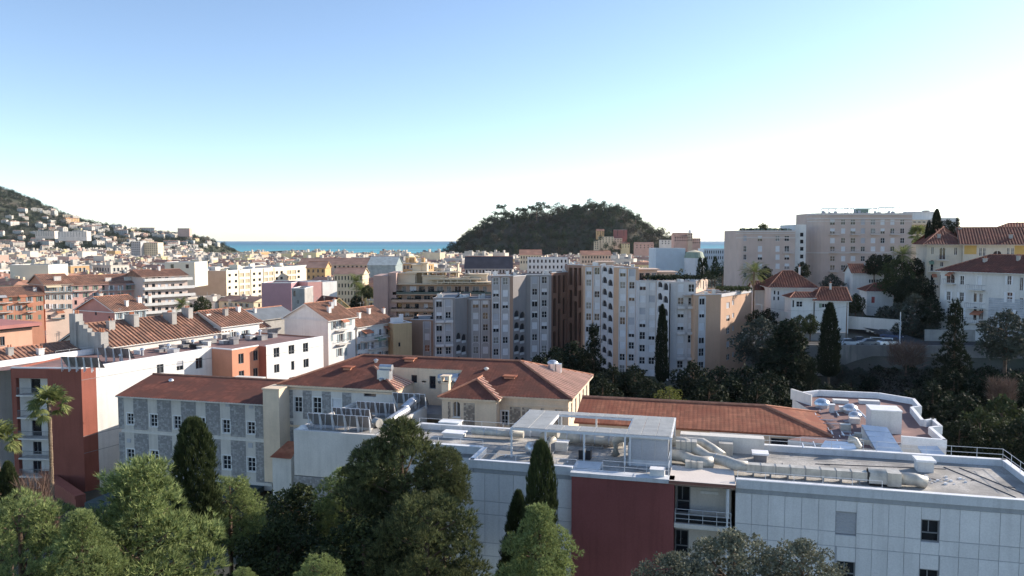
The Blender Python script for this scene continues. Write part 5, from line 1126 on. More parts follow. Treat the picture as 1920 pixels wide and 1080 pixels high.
T, fr, L_ = house('white_row_house', 'white row house with orange red roof and balconies next to the beige wall', P, Q, 12.5, -19.4, 3.4, m_white, m_tile_o, zb=-36, px=[(u - 2.6, v - (u - 667) * .11, u + 2.6, v + 12 - (u - 667) * .11, rnd.choice(['c2+sh@b', 'closed@b', 'c2+sh'])) for v in (622, 645, 664) for u in (674, 686, 699, 713, 726)], chim=[(4, 2.6, .8, .6, 1.2, m_white, 2), (9, 3.6, .8, .6, 1.2, m_white, 2), (14, 3, .7, .6, 1.1, m_white, 2)])
balconies(T, fr, L_, [(676, 704, 640), (709, 736, 633), (690, 720, 655)], m_pale)
P = PH(737, 604, 19.2); Q = PH(772, 602, 19.2)
T, fr, L_ = house('beige_block', 'tall plain beige block with white curved parapet left of the grey towers', P[:2], Q[:2], 12, -19.6, 0, M('sand_render', (.50, .38, .22), .9, .07, .4, streak=.1), m_felt, zb=-40, px=[(747, 642, 751, 650, 'dark@g')])
b = MB(); b.box(.2, 3.4, 2, 2.3, -19.6, -18.4); b.box(2.4, 3.4, 2, 2.3, -18.398, -17.6); T.part('curved_parapet', b, m_coping)
# stepped terrace building
m_ter = M('terrace_render', (.48, .345, .26), .9, .07, .4, streak=.08); m_tert = M('terrace_top', (.64, .53, .39), .9, .07, .4)
P = PH(700, 517, 12.0); YT = P[1]; P = (P[0], 262.); k_ = lambda u: (u - 960) / 1450 * 262 / .998
T, fr, L_ = bld('terrace_building', 'broad tan terraced apartment building with planted balconies behind the grey towers', (k_(700), 262.), (k_(940), 262.), -41)
xx = lambda u: k_(u) - k_(700); zv = lambda v, y=262.: PD(800, v, y)[2]
b = MB(); b.box(0, xx(727), 0, 16, -41, zv(517)); b.box(xx(727) + .002, xx(742), 1.2, 16, -41, zv(512)); T.part('blank_wall', b, M('dusky_pink_render', (.44, .31, .27), .9, .06, .4, streak=.08))
lev = [(533, 552, 2.2, 742), (552, 566, 1.2, 735), (566, 583, .6, 733), (583, 598, .2, 732), (598, 614, 0, 732), (614, 632, 0, 732)]
for i, (vt, vb, sb, ul) in enumerate(lev):
    z1, z0 = zv(vt), zv(vb); x0_, x1_ = xx(ul) + .01, xx(935); b = MB()
    wn_ = [(2.2 + 3.1 * j, z0 + .05, rnd.choice((1.4, 2.2)), (z1 - z0) * .72, rnd.choice(['roll', 'dark@g', 'c2', 'c2@c', 'dark@g'])) for j in range(int((x1_ - x0_ - 3) / 3.1))]
    facade(T, b, (x0_, 2.2 + sb), (x1_, 2.2 + sb), z0, z1 - .25, (), wn_, mats=WM); T.part('floor_front', b, m_ter)
    b = MB(); b.box(x0_, x1_, sb, 15.5, z1 - .25, z1); T.part('floor_slab', b, m_tert if i == 0 else m_ter)
    if i: b = MB(); b.box(x0_, x1_, sb, sb + .12, z1 + .002, z1 + .75); T.part('balcony_parapet', b, M('green_glass_balustrade', (.10, .13, .11), .5, .2, .8) if i == 1 else m_ter)
    q = np.array([[rnd.uniform(x0_, x1_), sb + .35, z1 + .6 + .35 * rnd.random()] for _ in range(900)]) if i in (1, 2, 3, 4) else None
    if q is not None:
        q = q[(np.sin(q[:, 0] * .9 + i) > -.35)]; me = tri_mesh('planting', leaves(np.concatenate([q, q + nr.normal(0, .18, q.shape)]) - np.array(T.base), .35, nr), [f_dark]); o = bpy.data.objects.new('planting', me); COL.objects.link(o); o.parent = T.o; o['kind'] = 'stuff'
for (u0, u1, v0, v1, y) in ((742, 775, 513, 532, 5), (790, 832, 518, 532, 4.4), (834, 870, 522, 533, 4.6), (767, 783, 497, 511, 9), (783, 795, 494, 511, 9.5), (853, 856, 494, 512, 9), (880, 912, 515, 531, 6), (868, 878, 520, 534, 4.5)):
    z1, z0 = zv(v0, 262 + y), zv(533, 262 + y); b = MB(); b.box(xx(u0), xx(u1), y, y + 5, z0, z1); b.box(xx(u0) - .4, xx(u1) + .4, y - .6, y + 5.3, z1, z1 + .25); T.part('penthouse', b, m_tert)
for u0, u1, v, y in ((757, 860, 511, 7), (800, 900, 524, 4), (820, 925, 530, 3)):
    z = zv(v, 262 + y); b = MB(); b.box(xx(u0), xx(u1), y - 1.5, y + 5, z, z + .3)
    for j in range(8): x = xx(u0) + (xx(u1) - xx(u0)) * (j + .5) / 8; b.box(x - .15, x + .15, y - 1.2, y - .9, zv(533, 262 + y), z - .002)
    T.part('pergola', b, m_tert)
clutter(T, xx(760), xx(925), 6, 13, zv(520), 16, [m_tert, m_ter, m_white], 1.6, 2.6)

# ---------------------------------------------------------------- the folded apartment towers
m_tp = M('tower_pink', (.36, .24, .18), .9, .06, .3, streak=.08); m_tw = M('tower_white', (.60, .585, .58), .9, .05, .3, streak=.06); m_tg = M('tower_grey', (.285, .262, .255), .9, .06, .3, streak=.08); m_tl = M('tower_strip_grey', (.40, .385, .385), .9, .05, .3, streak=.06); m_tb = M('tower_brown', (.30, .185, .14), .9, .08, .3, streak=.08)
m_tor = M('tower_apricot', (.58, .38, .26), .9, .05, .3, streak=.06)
WT = {'': (m_frame, m_glass, m_shut_w), 'g': (m_frame, m_glass, m_shut_g), 'c': (m_frame, m_glass2, m_shut_w)}
def tower(name, label, facets, zb, back, sm=1):
    Xs = []; 
    for f in facets: Xs += [((f[0] - 960) / 1450 / .998 * f[1], f[1]), ((f[2] - 960) / 1450 / .998 * f[3], f[3])]
    fr = WF; cx = sum(x for x, y in Xs) / len(Xs); cy = sum(y for x, y in Xs) / len(Xs)
    T = Thing(name, label, 'apartment building', fr, (cx, cy + 5, zb)); ms = [m_tp, m_tw, m_tg, m_tb, m_tor, m_tl]; W_ = MB(); prev = None; st = MB(); rf = MB()
    for fi, (u0, Y0, u1, Y1, vt, base, strips, kind) in enumerate(facets):
        p, q = Xs[2 * fi], Xs[2 * fi + 1]; zt = PD((u0 + u1) / 2, vt, (Y0 + Y1) / 2)[2]; L = math.hypot(q[0] - p[0], q[1] - p[1]); rz = math.atan2(q[1] - p[1], q[0] - p[0]); fl = 2.82; nf = int((zt - zb) / fl)
        if prev is not None:
            (pp, pz) = prev
            if abs(pp[1] - p[1]) > .05: wall(W_, pp, p, zb, max(zt, pz) if False else min(zt, pz) if pp[1] < p[1] else zt, m=base)
        if kind == 'win':
            cur = 0.; 
            for u in strips:
                bal = isinstance(u, tuple); u = u[0] if bal else u
                s = fr.wall(u, 600, p, q)[0]; hw = .92 if sm != 1 else .8; a, c_ = s - hw, s + hw
                if a > cur + .05: wall(W_, (p[0] + (q[0] - p[0]) * cur / L, p[1] + (q[1] - p[1]) * cur / L), (p[0] + (q[0] - p[0]) * a / L, p[1] + (q[1] - p[1]) * a / L), zb, zt, m=base)
                A = (p[0] + (q[0] - p[0]) * a / L, p[1] + (q[1] - p[1]) * a / L); C = (p[0] + (q[0] - p[0]) * c_ / L, p[1] + (q[1] - p[1]) * c_ / L)
                arch = rnd.randint(2, 4) if not bal else 99
                wn_ = [(hw, zt - fl * (j + 1) + .75, 1.3, 1.62 if j % 4 else 1.75, rnd.choice(['roll', 'roll', 'roll@g', 'quart', 'half', 'c4', 'c4', 'c4@c'] if j < nf - 3 else ['c4', 'c4', 'roll', 'c4@c'])) for j in range(nf)]
                facade(T, W_, A, C, zb, zt - .2, (), wn_, mats=WT, rec=.22, m=sm); wall(W_, A, C, zt - .2, zt, m=base)
                for e in (a, c_):
                    E0 = (p[0] + (q[0] - p[0]) * (e - .09) / L, p[1] + (q[1] - p[1]) * (e - .09) / L); E1 = (p[0] + (q[0] - p[0]) * (e + .09) / L, p[1] + (q[1] - p[1]) * (e + .09) / L); st.slab(E0, E1, -.09, -.001, zb, zt - .4)
                if arch < nf:
                    za = zt - fl * arch + .1; dx, dy = (q[0] - p[0]) / L, (q[1] - p[1]) / L
                    for i in range(8):
                        t0, t1 = math.pi * i / 8, math.pi * (i + 1) / 8; P_ = lambda r_, t, d: (A[0] + dx * (hw + r_ * math.cos(t)) + dy * d, A[1] + dy * (hw + r_ * math.cos(t)) - dx * d, za + .0 + r_ * math.sin(t) * .75)
                        st.face([P_(hw - .1, t0, .1), P_(hw + .1, t0, .1), P_(hw + .1, t1, .1), P_(hw - .1, t1, .1)])
                if bal:
                    for j in range(1, nf, 2):
                        z = zt - fl * (j + 1) + .1; b = MB(); b.slab(A, C, -1.1, -.02, z - .18, z); b.slab(A, C, -1.1, -.98, z, z + .4); o = T.part('balcony', b, m_tw); b = MB()
                        for i in range(9): x, y = A[0] + (C[0] - A[0]) * i / 8 + dy * 0, A[1] + (C[1] - A[1]) * i / 8; dx, dy = (q[0] - p[0]) / L, (q[1] - p[1]) / L; b.bar((x + dy * 1.04, y - dx * 1.04, z + .4), (x + dy * 1.04, y - dx * 1.04, z + 1.0), .03)
                        b.bar((A[0] + dy * 1.04, A[1] - dx * 1.04, z + 1.0), (C[0] + dy * 1.04, C[1] - dx * 1.04, z + 1.0), .05); T.part('railing', b, m_fgrey, o)
                cur = c_
            if L - cur > .05: wall(W_, (p[0] + (q[0] - p[0]) * cur / L, p[1] + (q[1] - p[1]) * cur / L), q, zb, zt, m=base)
        elif kind == 'arc':
            H = []; skip = strips or 0
            for j in range(skip, nf):
                for i in (0, 1):
                    w = L * .38; c_ = L * (.28 + .44 * i); z = zt - fl * (j + 1) + .65 + (-.25 if i else .25); H.append((c_ - w / 2, c_ + w / 2, z, z + 2.15, True))
            wall(W_, p, q, zb, zt, H, .32, base, base)
            dx, dy = (q[0] - p[0]) / L, (q[1] - p[1]) / L; b = MB(); b.slab((p[0] + dx * .1, p[1] + dy * .1), (q[0] - dx * .1, q[1] - dy * .1), .315, .36, zb, zt - .3); T.part('loggia_back', b, M('loggia_shade', (.04, .04, .045), .9, .15, .8))  # near-black sheet stands for the shade deep inside the loggias
            for j in range(skip, nf):
                for i in (0, 1):
                    w = L * .38; c_ = L * (.28 + .44 * i); z = zt - fl * (j + 1) + .65 + (-.25 if i else .25); s0, s1_ = c_ - w / 2, c_ + w / 2; b = MB(); b.slab((p[0] + dx * s0, p[1] + dy * s0), (p[0] + dx * s1_, p[1] + dy * s1_), .12, .2, z, z + .6); T.part('loggia_parapet', b, m_tw)
        else:
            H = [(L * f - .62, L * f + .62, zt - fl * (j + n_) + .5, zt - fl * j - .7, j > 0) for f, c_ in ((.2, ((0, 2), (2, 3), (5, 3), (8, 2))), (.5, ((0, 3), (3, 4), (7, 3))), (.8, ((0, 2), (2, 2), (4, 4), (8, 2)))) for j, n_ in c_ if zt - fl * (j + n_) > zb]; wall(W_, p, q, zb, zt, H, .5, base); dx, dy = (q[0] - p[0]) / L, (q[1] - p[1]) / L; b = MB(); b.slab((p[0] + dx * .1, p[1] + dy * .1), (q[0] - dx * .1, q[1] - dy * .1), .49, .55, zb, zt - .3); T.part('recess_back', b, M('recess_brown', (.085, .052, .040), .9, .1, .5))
        dx, dy = (q[0] - p[0]) / L, (q[1] - p[1]) / L
        rf.face([(p[0], p[1], zt - .3), (q[0], q[1], zt - .3), (q[0] + .0, back(q), zt - .3), (p[0], back(p), zt - .3)])
        st.slab(p, q, -.1, .3, zt, zt + .18); prev = (q, zt)
        if zt != facets[0][4]:
            wall(W_, (q[0], q[1]), (q[0], back(q)), zb, zt, m=base if kind != 'arc' else 0); wall(W_, (p[0], back(p)), (p[0], p[1]), zb, zt, m=base if kind != 'arc' else 0)
            wall(W_, (q[0], back(q)), (p[0], back(p)), zb, zt, m=base)
        b = MB()
        for i in range(int(L / 1.6)):
            x = p[0] + (q[0] - p[0]) * rnd.random(); y = max(p[1], q[1]) + rnd.uniform(.8, 6); s_ = rnd.uniform(.3, 1.0); hgt = rnd.uniform(.3, 1.5); b.box(x, x + s_, y, y + s_, zt - .3, zt + hgt * .7)
        if b.f: T.part('roof_box', b, rnd.choice([m_white, m_pale, m_black, m_white]), kind='stuff')
    T.part('wall', W_, ms); T.part('trim', st, m_tw); T.part('roof', rf, m_felt); return T
bk = lambda p: max(p[1] + 9, 203.)
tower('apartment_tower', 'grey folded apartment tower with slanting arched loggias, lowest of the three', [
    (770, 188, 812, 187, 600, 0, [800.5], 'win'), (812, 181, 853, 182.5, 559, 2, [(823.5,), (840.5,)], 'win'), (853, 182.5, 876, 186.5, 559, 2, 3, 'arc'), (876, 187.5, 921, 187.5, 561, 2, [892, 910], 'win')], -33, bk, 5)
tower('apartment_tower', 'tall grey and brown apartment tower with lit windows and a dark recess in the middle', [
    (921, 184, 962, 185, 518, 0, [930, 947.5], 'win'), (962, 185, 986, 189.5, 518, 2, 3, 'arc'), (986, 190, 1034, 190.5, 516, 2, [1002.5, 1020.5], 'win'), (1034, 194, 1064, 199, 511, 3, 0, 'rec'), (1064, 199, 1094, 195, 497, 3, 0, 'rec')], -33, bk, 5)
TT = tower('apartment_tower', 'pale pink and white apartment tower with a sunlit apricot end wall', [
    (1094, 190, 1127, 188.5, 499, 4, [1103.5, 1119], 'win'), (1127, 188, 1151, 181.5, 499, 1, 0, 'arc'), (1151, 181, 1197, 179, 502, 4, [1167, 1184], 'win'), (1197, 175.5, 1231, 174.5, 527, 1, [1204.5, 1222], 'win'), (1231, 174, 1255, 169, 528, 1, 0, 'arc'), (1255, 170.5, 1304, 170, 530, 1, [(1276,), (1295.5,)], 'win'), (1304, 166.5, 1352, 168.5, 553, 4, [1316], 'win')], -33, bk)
p, q = ((1352 - 960) / 1450 / .998 * 168.5, 168.5), (57.2, 184.0); z6 = PD(1328, 553, 167.5)[2]; b = MB()
facade(TT, b, p, q, -33, z6, [(1362, v, 1368, v + 11, k) for v, k in ((567, 'roll@g'), (591, 'half@g'), (615, 'c4'), (640, 'roll@g'), (664, 'c4'))] + [(1373, v, 1376.5, v + 9, 'roll@g') for v in (563, 587, 611, 636, 660)], mats=WT)
wall(b, q, (q[0] - 9, q[1] + 8), -33, z6); TT.part('end_wall', b, m_tor); b = MB(); b.slab(p, q, -.15, .3, z6 - .55, z6 + .12); TT.part('cornice', b, m_tw)
b = MB(); b.face([(p[0] - 8, p[1], z6 - .2), (*p, z6 - .2), (*q, z6 - .2), (q[0] - 9, q[1] + 6, z6 - .2), (p[0] - 8, p[1] + 14, z6 - .2)]); TT.part('terrace', b, m_felt)
for ua, ub, v0, Y in ((1197, 1232, 506, 186.), (1234, 1266, 511, 187.), (1120, 1150, 492, 198.)):
    xa, xb = (ua - 960) / 1450 / .998 * Y, (ub - 960) / 1450 / .998 * Y; zt_ = PD(ua, v0, Y)[2]; b = MB(); n = 3
    facade(TT, b, (xa, Y), (xb, Y), zt_ - 4.2, zt_, (), [((xb - xa) * (i + .5) / n, zt_ - 2.6, 1.1, 1.9, rnd.choice(['dark@g', 'c2', 'c2@c'])) for i in range(n)], mats=WT); wall(b, (xb, Y), (xb, Y + 5), zt_ - 4.2, zt_); wall(b, (xa, Y + 5), (xa, Y), zt_ - 4.2, zt_); b.box(xa - .5, xb + .5, Y - .7, Y + 5.3, zt_ + .002, zt_ + .25); TT.part('penthouse', b, M('penthouse_apricot', (.62, .47, .37), .9, .05, .3))
# set back top floor with plants on the end block
zt5 = PD(1300, 527, 172)[2]; p2, q2 = ((1305 - 960) / 1450 / .998 * 172.5, 172.5), (47.2, 186.0)
b = MB(); facade(TT, b, p2, q2, z6, zt5, (), [(2.5, z6 + .9, .9, 1.6, 'c2'), (5.5, z6 + .9, .8, 1.6, 'dark@g'), (9, z6 + .3, 1.3, 2.1, 'dark@g'), (12, z6 + .9, .8, 1.5, 'c2')], mats=WT); TT.part('penthouse_wall', b, M('penthouse_apricot', (.62, .47, .37), .9, .05, .3))
b = MB(); b.slab(p2, q2, -.15, .3, zt5, zt5 + .2); TT.part('penthouse_cornice', b, m_tw)
q = np.array([[rnd.uniform(30, 46), 174 + rnd.uniform(0, 4), zt5 + .3 + .8 * rnd.random()] for _ in range(1600)]); me = tri_mesh('planting', leaves(q - np.array(TT.base), .4, nr), [f_dark]); o = bpy.data.objects.new('planting', me); COL.objects.link(o); o.parent = TT.o; o['kind'] = 'stuff'
q = np.array([[rnd.uniform(48, 55), 176 + rnd.uniform(0, 6), z6 + .3 + .8 * rnd.random()] for _ in range(900)]); me = tri_mesh('planting', leaves(q - np.array(TT.base), .4, nr), [f_mid]); o = bpy.data.objects.new('planting', me); COL.objects.link(o); o.parent = TT.o; o['kind'] = 'stuff'
# ================================================================ right hillside
m_apt = M('apartment_pink', (.54, .43, .375), .9, .06, .3, streak=.06); m_aptw = M('apartment_trim', (.60, .55, .52), .9, .05, .4)
def kx(u, Y): return (u - 960) / 1450 / .998 * Y
def apt(name, label, u0, u1, Y, vt, zb, cols, rows, uc, trims, depth=16, blank=()):
    x1, xc = kx(u1, Y), kx(uc, Y); x0 = kx(u0, Y + 1.1 * (xc - kx(u0, Y)) * .8); zt = PD((u0 + u1) / 2, vt, Y)[2]; T = Thing(name, label, 'apartment building', WF, ((x0 + x1) / 2, Y + 6, zb)); b = MB()
    px = [(u - w / 2, v, u + w / 2, v + h, rnd.choice(kd)) for (u, w, kd) in cols for (v, h) in rows]
    facade(T, b, (xc, Y), (x1, Y), zb, zt, px, mats=WT)
    r = xc - x0; arc = [(xc - r * math.sin(a), Y + r * (1 - math.cos(a)) * 1.1) for a in [math.pi / 2 * i / 7 for i in range(8)]]
    for a, c_ in zip(arc[1:], arc[:-1]): wall(b, a, c_, zb, zt)
    wall(b, (x0, Y + depth), arc[-1], zb, zt); wall(b, (x1, Y), (x1, Y + depth), zb, zt); wall(b, (x1, Y + depth), (x0, Y + depth), zb, zt); T.part('wall', b, m_apt)
    b = MB(); poly = arc[::-1] + [(x1, Y), (x1, Y + depth), (x0, Y + depth)]
    b.face([(x, y, zt - .3) for x, y in poly]); T.part('roof', b, m_felt)
    for v, hh, pr in trims:
        z = PD(u0, v, Y)[2]; b = MB()
        pl = arc[::-1] + [(x1, Y)]
        for a, c_ in zip(pl[:-1], pl[1:]): b.slab(a, c_, -pr, 0 if z < zt - hh else .3, z - hh, z)
        T.part('cornice', b, m_aptw)
    return T, x0, x1, zt
rows = [(411.5, 10), (428, 10), (446, 10), (462, 9.5), (480, 10), (497, 10)]
cols = [(1561, 9, ['roll', 'c4', 'half']), (1581, 8, ['roll', 'roll', 'c4']), (1599.5, 9, ['half', 'c4', 'c4', 'roll']), (1618, 8, ['roll', 'roll@g', 'c4']), (1637, 9, ['c4@c', 'roll', 'half']), (1655, 8, ['c4', 'roll', 'half']), (1673.5, 8, ['c4', 'c4', 'roll']), (1692, 8, ['c4', 'half', 'c4'])]
T, x0, x1, zt = apt('apartment_block', 'tallest pink apartment block, with a rounded corner and roof terrace frames', 1509, 1706, 256., 399.5, -26, cols, rows, 1550, [(400, .6, .35), (409, .35, .25), (414, .25, .12), (473, .4, .2)])
def bal(T, Y, us, vs, w=16, m=m_aptw):
    for u in us:
        for v in vs:
            z = PD(u, v, Y)[2]; a, c_ = kx(u - w / 2, Y), kx(u + w / 2, Y); b = MB(); b.box(a, c_, Y - 1.1, Y - .02, z - .2, z); o = T.part('balcony', b, m); b = MB()
            for i in range(9): x = a + (c_ - a) * i / 8; b.bar((x, Y - 1.05, z), (x, Y - 1.05, z + .95), .05)
            b.bar((a, Y - 1.05, z + .95), (c_, Y - 1.05, z + .95), .07); T.part('railing', b, m, o)
bal(T, 256., (1561, 1599.5), (439.5, 473.5, 509)); bal(T, 256., (1637, 1673.5), (439.5,))
b = MB()
for u0, u1, v in ((1537, 1575, 391), (1580, 1597, 390), (1600, 1640, 391), (1643, 1683, 389)):
    z = PD(u0, v, 262)[2]; z0 = zt - .3
    for y in (262, 266): b.bar((kx(u0, 262), y, z), (kx(u1, 262), y, z), .22)
    for k in range(4): x = kx(u0 + (u1 - u0) * k / 3, 262); b.bar((x, 262, z0), (x, 262, z), .18)
T.part('terrace_frames', b, m_steel); b = MB(); b.box(kx(1602, 262), kx(1622, 262), 261, 264, zt - .3, zt + 1.5); T.part('roof_shed', b, m_shut_gr)
b = MB(); x_, y_ = x0 + 8, 260.
for i in range(30): s = rnd.uniform(.3, .9); x = rnd.uniform(x0 + 3, x1 - 1); y = rnd.uniform(257, 262); b.box(x, x + s, y, y + s, zt - .3, zt + rnd.uniform(.1, 1.0))
T.part('terrace_clutter', b, m_shut_g, kind='stuff')
for u in (1649, 1668, 1686):
    P_ = PD(u, 487, 255.8); b = MB()
    b.tube([(P_[0] - 1.2, 255.9, P_[2] - 1), (P_[0] - 1.1, 255.9, P_[2] + 1), (P_[0] - .6, 255.9, P_[2] + 1.8), (P_[0], 255.9, P_[2] + 2.1), (P_[0] + .6, 255.9, P_[2] + 1.8), (P_[0] + 1.1, 255.9, P_[2] + 1), (P_[0] + 1.2, 255.9, P_[2] - 1)], .18, 6); T.part('arch', b, m_aptw); b = MB(); b.box(P_[0] - 1.0, P_[0] + 1.0, 255.85, 255.98, P_[2] - 1, P_[2] + 1.6); T.part('arch_opening', b, m_dark)
rows = [(442, 10), (461, 11), (477, 10), (494, 10), (511, 9)]
cols = [(1397, 6, ['roll@g', 'c4']), (1425, 8, ['roll', 'half', 'roll']), (1458, 8, ['roll', 'roll', 'c4@c']), (1475.5, 9, ['roll', 'half', 'c4'])]
T, x0, x1, zt = apt('apartment_block', 'lower pink apartment block with planted roof terrace left of the tallest block', 1379, 1489, 246., 432, -27, cols, rows, 1392, [(432.5, .5, .3), (437, .3, .2), (445, .3, .12)])
bal(T, 246., (1475.5,), (474, 506), 18)
b = MB(); facade(T, b, (kx(1488.5, 248), 248), (kx(1509, 248), 248), -27, PD(1490, 421, 248)[2], [(1500, v, 1507, v + 8, 'dark@g') for v in (436, 449, 462.5, 477, 491)], mats=WT); wall(b, (kx(1509, 248), 248), (kx(1509, 248), 262), -27, PD(1490, 421, 248)[2]); wall(b, (kx(1488.5, 248), 262), (kx(1488.5, 248), 248), -27, PD(1490, 421, 248)[2]); b.face([(kx(1488.5, 248), 248, PD(1490, 421, 248)[2]), (kx(1509, 248), 248, PD(1490, 421, 248)[2]), (kx(1509, 248), 262, PD(1490, 421, 248)[2]), (kx(1488.5, 248), 262, PD(1490, 421, 248)[2])]); T.part('stair_bay', b, m_white)
b = MB()
for i in range(36): s = rnd.uniform(.3, .8); x = rnd.uniform(x0 + 1, x1 - 1); b.box(x, x + s, 247, 247 + s, zt - .3, zt + rnd.uniform(.1, .8))
T.part('terrace_clutter', b, m_shut_gr, kind='stuff')
me = tri_mesh('planting', leaves(np.array([[rnd.gauss(kx(1430, 248), .7), 249 + rnd.gauss(0, .6), zt + abs(rnd.gauss(.8, .7))] for _ in range(500)] + [[rnd.uniform(x0 + 1, x1 - 2), 248, zt + rnd.uniform(0, .6)] for _ in range(900)]) - np.array(T.base), .4, nr), [f_mid]); o = bpy.data.objects.new('planting', me); COL.objects.link(o); o.parent = T.o; o['kind'] = 'stuff'
b = MB()
for u in (1458, 1468): b.bar((kx(u, 248), 248, zt - .3), (kx(u, 248), 248, zt + 1.3), .08)
b.bar((kx(1458, 248), 248, zt + 1.3), (kx(1468, 248), 248, zt + 1.3), .08); T.part('pergola', b, m_steel)
# block peeping out behind
T = Thing('rear_block', 'cream block with balconies peeping out behind the tallest pink block', 'apartment building', WF, (150, 290, -26)); Y = 290.
b = MB(); facade(T, b, (kx(1706, Y), Y), (kx(1760, Y), Y), -26, PD(1730, 412, Y)[2], [(u - 3, v, u + 3, v + 5, 'dark@g') for v in (415, 424, 434) for u in (1715, 1724, 1733, 1745)], mats=WT); wall(b, (kx(1760, Y), Y), (kx(1760, Y), Y + 10), -26, PD(1730, 412, Y)[2]); T.part('wall', b, m_tert)
z4 = PD(1730, 412, Y)[2]; b = MB(); b.box(kx(1706, Y), kx(1762, Y), Y, Y + 10, z4, z4 + .3); b.box(kx(1708, Y), kx(1752, Y), Y + 2, Y + 8, z4 + .3, PD(1730, 396, Y)[2]); b.box(kx(1762, Y) + .1, kx(1800, Y), Y + 3, Y + 10, -26, PD(1780, 408, Y)[2]); T.part('upper_floor', b, m_white); b = MB()
for v in (420.5, 429.5): z = PD(1730, v, Y)[2]; b.box(kx(1706, Y), kx(1758, Y), Y - 1.2, Y - .01, z - .2, z + .6)
T.part('balcony', b, m_tert); b = MB(); b.box(kx(1732, Y), kx(1741, Y), Y + 1, Y + 3, PD(1730, 396, Y)[2], PD(1730, 394, Y)[2]); T.part('roof_box', b, m_shut_g)
# ---------------------------------------------------------------- villas
P = PH(1764, 506, 6.4); P = (P[0], P[1]); Q = along(P, (.5, -.866), 1990); m_vw = M('villa_white', (.60, .59, .57), .9, .06, .4, streak=.14)
px = [(1774, 513, 1790, 531, 'c2+arch'), (1800, 517, 1807.5, 534, 'c4+sur'), (1832.5, 518, 1840, 534, 'roll+sur'), (1775, 545, 1782, 563, 'c4+sh+sur'), (1799, 547, 1807, 565, 'c4+sh+sur'), (1826, 547, 1831, 566, 'dark@g'), (1836, 547, 1842, 567, 'c4'), (1825, 575, 1831, 600, 'dark@g'), (1835, 577, 1843, 600, 'c4'), (1798, 577, 1806, 603, 'c4+sh'), (1775, 577, 1783, 600, 'c4+sh'), (1889, 517, 1896, 534, 'c4+sh'), (1888, 548, 1898, 567, 'c4+sh+sur'), (1888, 580, 1899, 600, 'c4+sh'), (1912, 520, 1918, 545, 'c2'), (1912, 556, 1918, 580, 'c2')]
T, fr, L_ = house('villa', 'white and blue grey villa with arched loggia and balconies under a dark red hipped roof', P, Q, 15, -6.4, 3.3, m_vw, m_tile_d, 7, 7, 'villa', px=px, zb=-22.5, pitch=.6, r=.1, ov=.8, mats={'': (m_frame, m_glass, m_shut_w), 'g': (m_fgrey, m_glass, m_shut_g)}, chim=[(7, 4, .7, .6, .7, m_concrete, 2), (13, 5, .6, .6, .9, m_concrete, 2)], trim=m_vw)
sw = fr.wall(1851, 560, (0, 0), (1, 0))[0]; b = MB(); b.slab((sw + .3, 0), (L_, 0), -.05, 0, -11.4, -11.1); b.slab((0, 0), (sw, 0), -.06, 0, -11.0, -10.7); b.slab((0, 0), (L_, 0), -.2, 0, -6.75, -6.42); T.part('string_course', b, m_vw)
b = MB()
for z in [-11.7 - .45 * i for i in range(20)]: b.slab((sw + .35, 0), (L_, 0), -.03, 0, z - .38, z)
T.part('stone_courses', b, M('blue_grey_stone', (.40, .42, .45), .95, .15, 1.2), kind='stuff')
balconies(T, fr, L_, [(1817, 1847, 542), (1815, 1847, 576), (1813, 1848, 603), (1772, 1792, 531)], m_vw, m_fgrey, 1.3)
def skyl(T, u, v, fr, y, w=.8):
    x, z = fr.ony(u, v, y); b = MB(); b.box(x - w, x + w, y - .4, y + .8, z - .5, z + .25); T.part('roof_window', b, m_galv)
skyl(T, 1830, 497, fr, 4.0, 1.0); skyl(T, 1878, 500, fr, 3, 1.0)
P = PD(1738, 458, 190.); P = (P[0], P[1]); Q = along(P, (.92, -.38), 1805); m_vy = M('villa_yellow', (.57, .51, .42), .9, .06, .4, streak=.1)
T, fr, L_ = house('villa', 'yellow cream villa with arched balcony window and dark red roof standing uphill', P, Q, 26, -.95, 4.4, m_vy, m_tile_d, 6, 6, 'villa', zb=-20, pitch=.6, r=.1, ov=.9, chim=[(3, 4, .7, .6, 1.0, m_concrete, 2), (8, 8, .7, .6, 1.2, m_concrete, 1)], trim=m_vy,
    px=[(1746, 463, 1751, 477, 'c2+arch'), (1761, 464, 1773, 487, 'c2+arch'), (1789, 464, 1795, 478, 'c2+arch'), (1745, 488, 1750, 508, 'dark@g'), (1763, 491, 1769, 500, 'c2'), (1745, 516, 1750, 532, 'dark@g'), (1762, 515, 1768, 535, 'c2'), (1744, 545, 1750, 555, 'dark@g')])
balconies(T, fr, L_, [(1755, 1778, 487), (1740, 1757, 508), (1740, 1757, 532)], m_pale, m_fgrey, 1.2)
P2 = PD(1806, 458, 186.); P2 = (P2[0], P2[1]); Q2 = along(P2, (.9, -.43), 1985)
T, fr, L_ = house('villa', 'long yellow wing with ochre panels and lucarnes in its red roof behind the white villa', P2, Q2, 20, -.9, 4.0, m_vy, m_tile_d, 0, 6, 'villa', zb=-20, ov=.9, pitch=.6, r=.1, trim=m_vy, px=[(u, 465, u + 5, 480, 'c4') for u in (1836, 1843, 1888, 1896)] + [(1862, 470, 1878, 482, 'c2+arch')], chim=[(10, 3, .8, .7, .9, m_concrete, 1), (20, 3, .8, .7, .9, m_concrete, 1), (30, 3, .8, .7, .9, m_concrete, 1)])
for ua, ub in ((1808, 1831), (1902, 1930)):
    b = MB(); s0, s1_ = fr.wall(ua, 470, (0, 0), (1, 0))[0], fr.wall(ub, 470, (0, 0), (1, 0))[0]; b.slab((s0, 0), (s1_, 0), -.03, 0, -3.4, -1.2); T.part('ochre_panel', b, M('ochre_panel', (.55, .36, .12), .9, .08, .5))
for u in (1828, 1855, 1880, 1909): skyl(T, u, 446, fr, 5, .9)
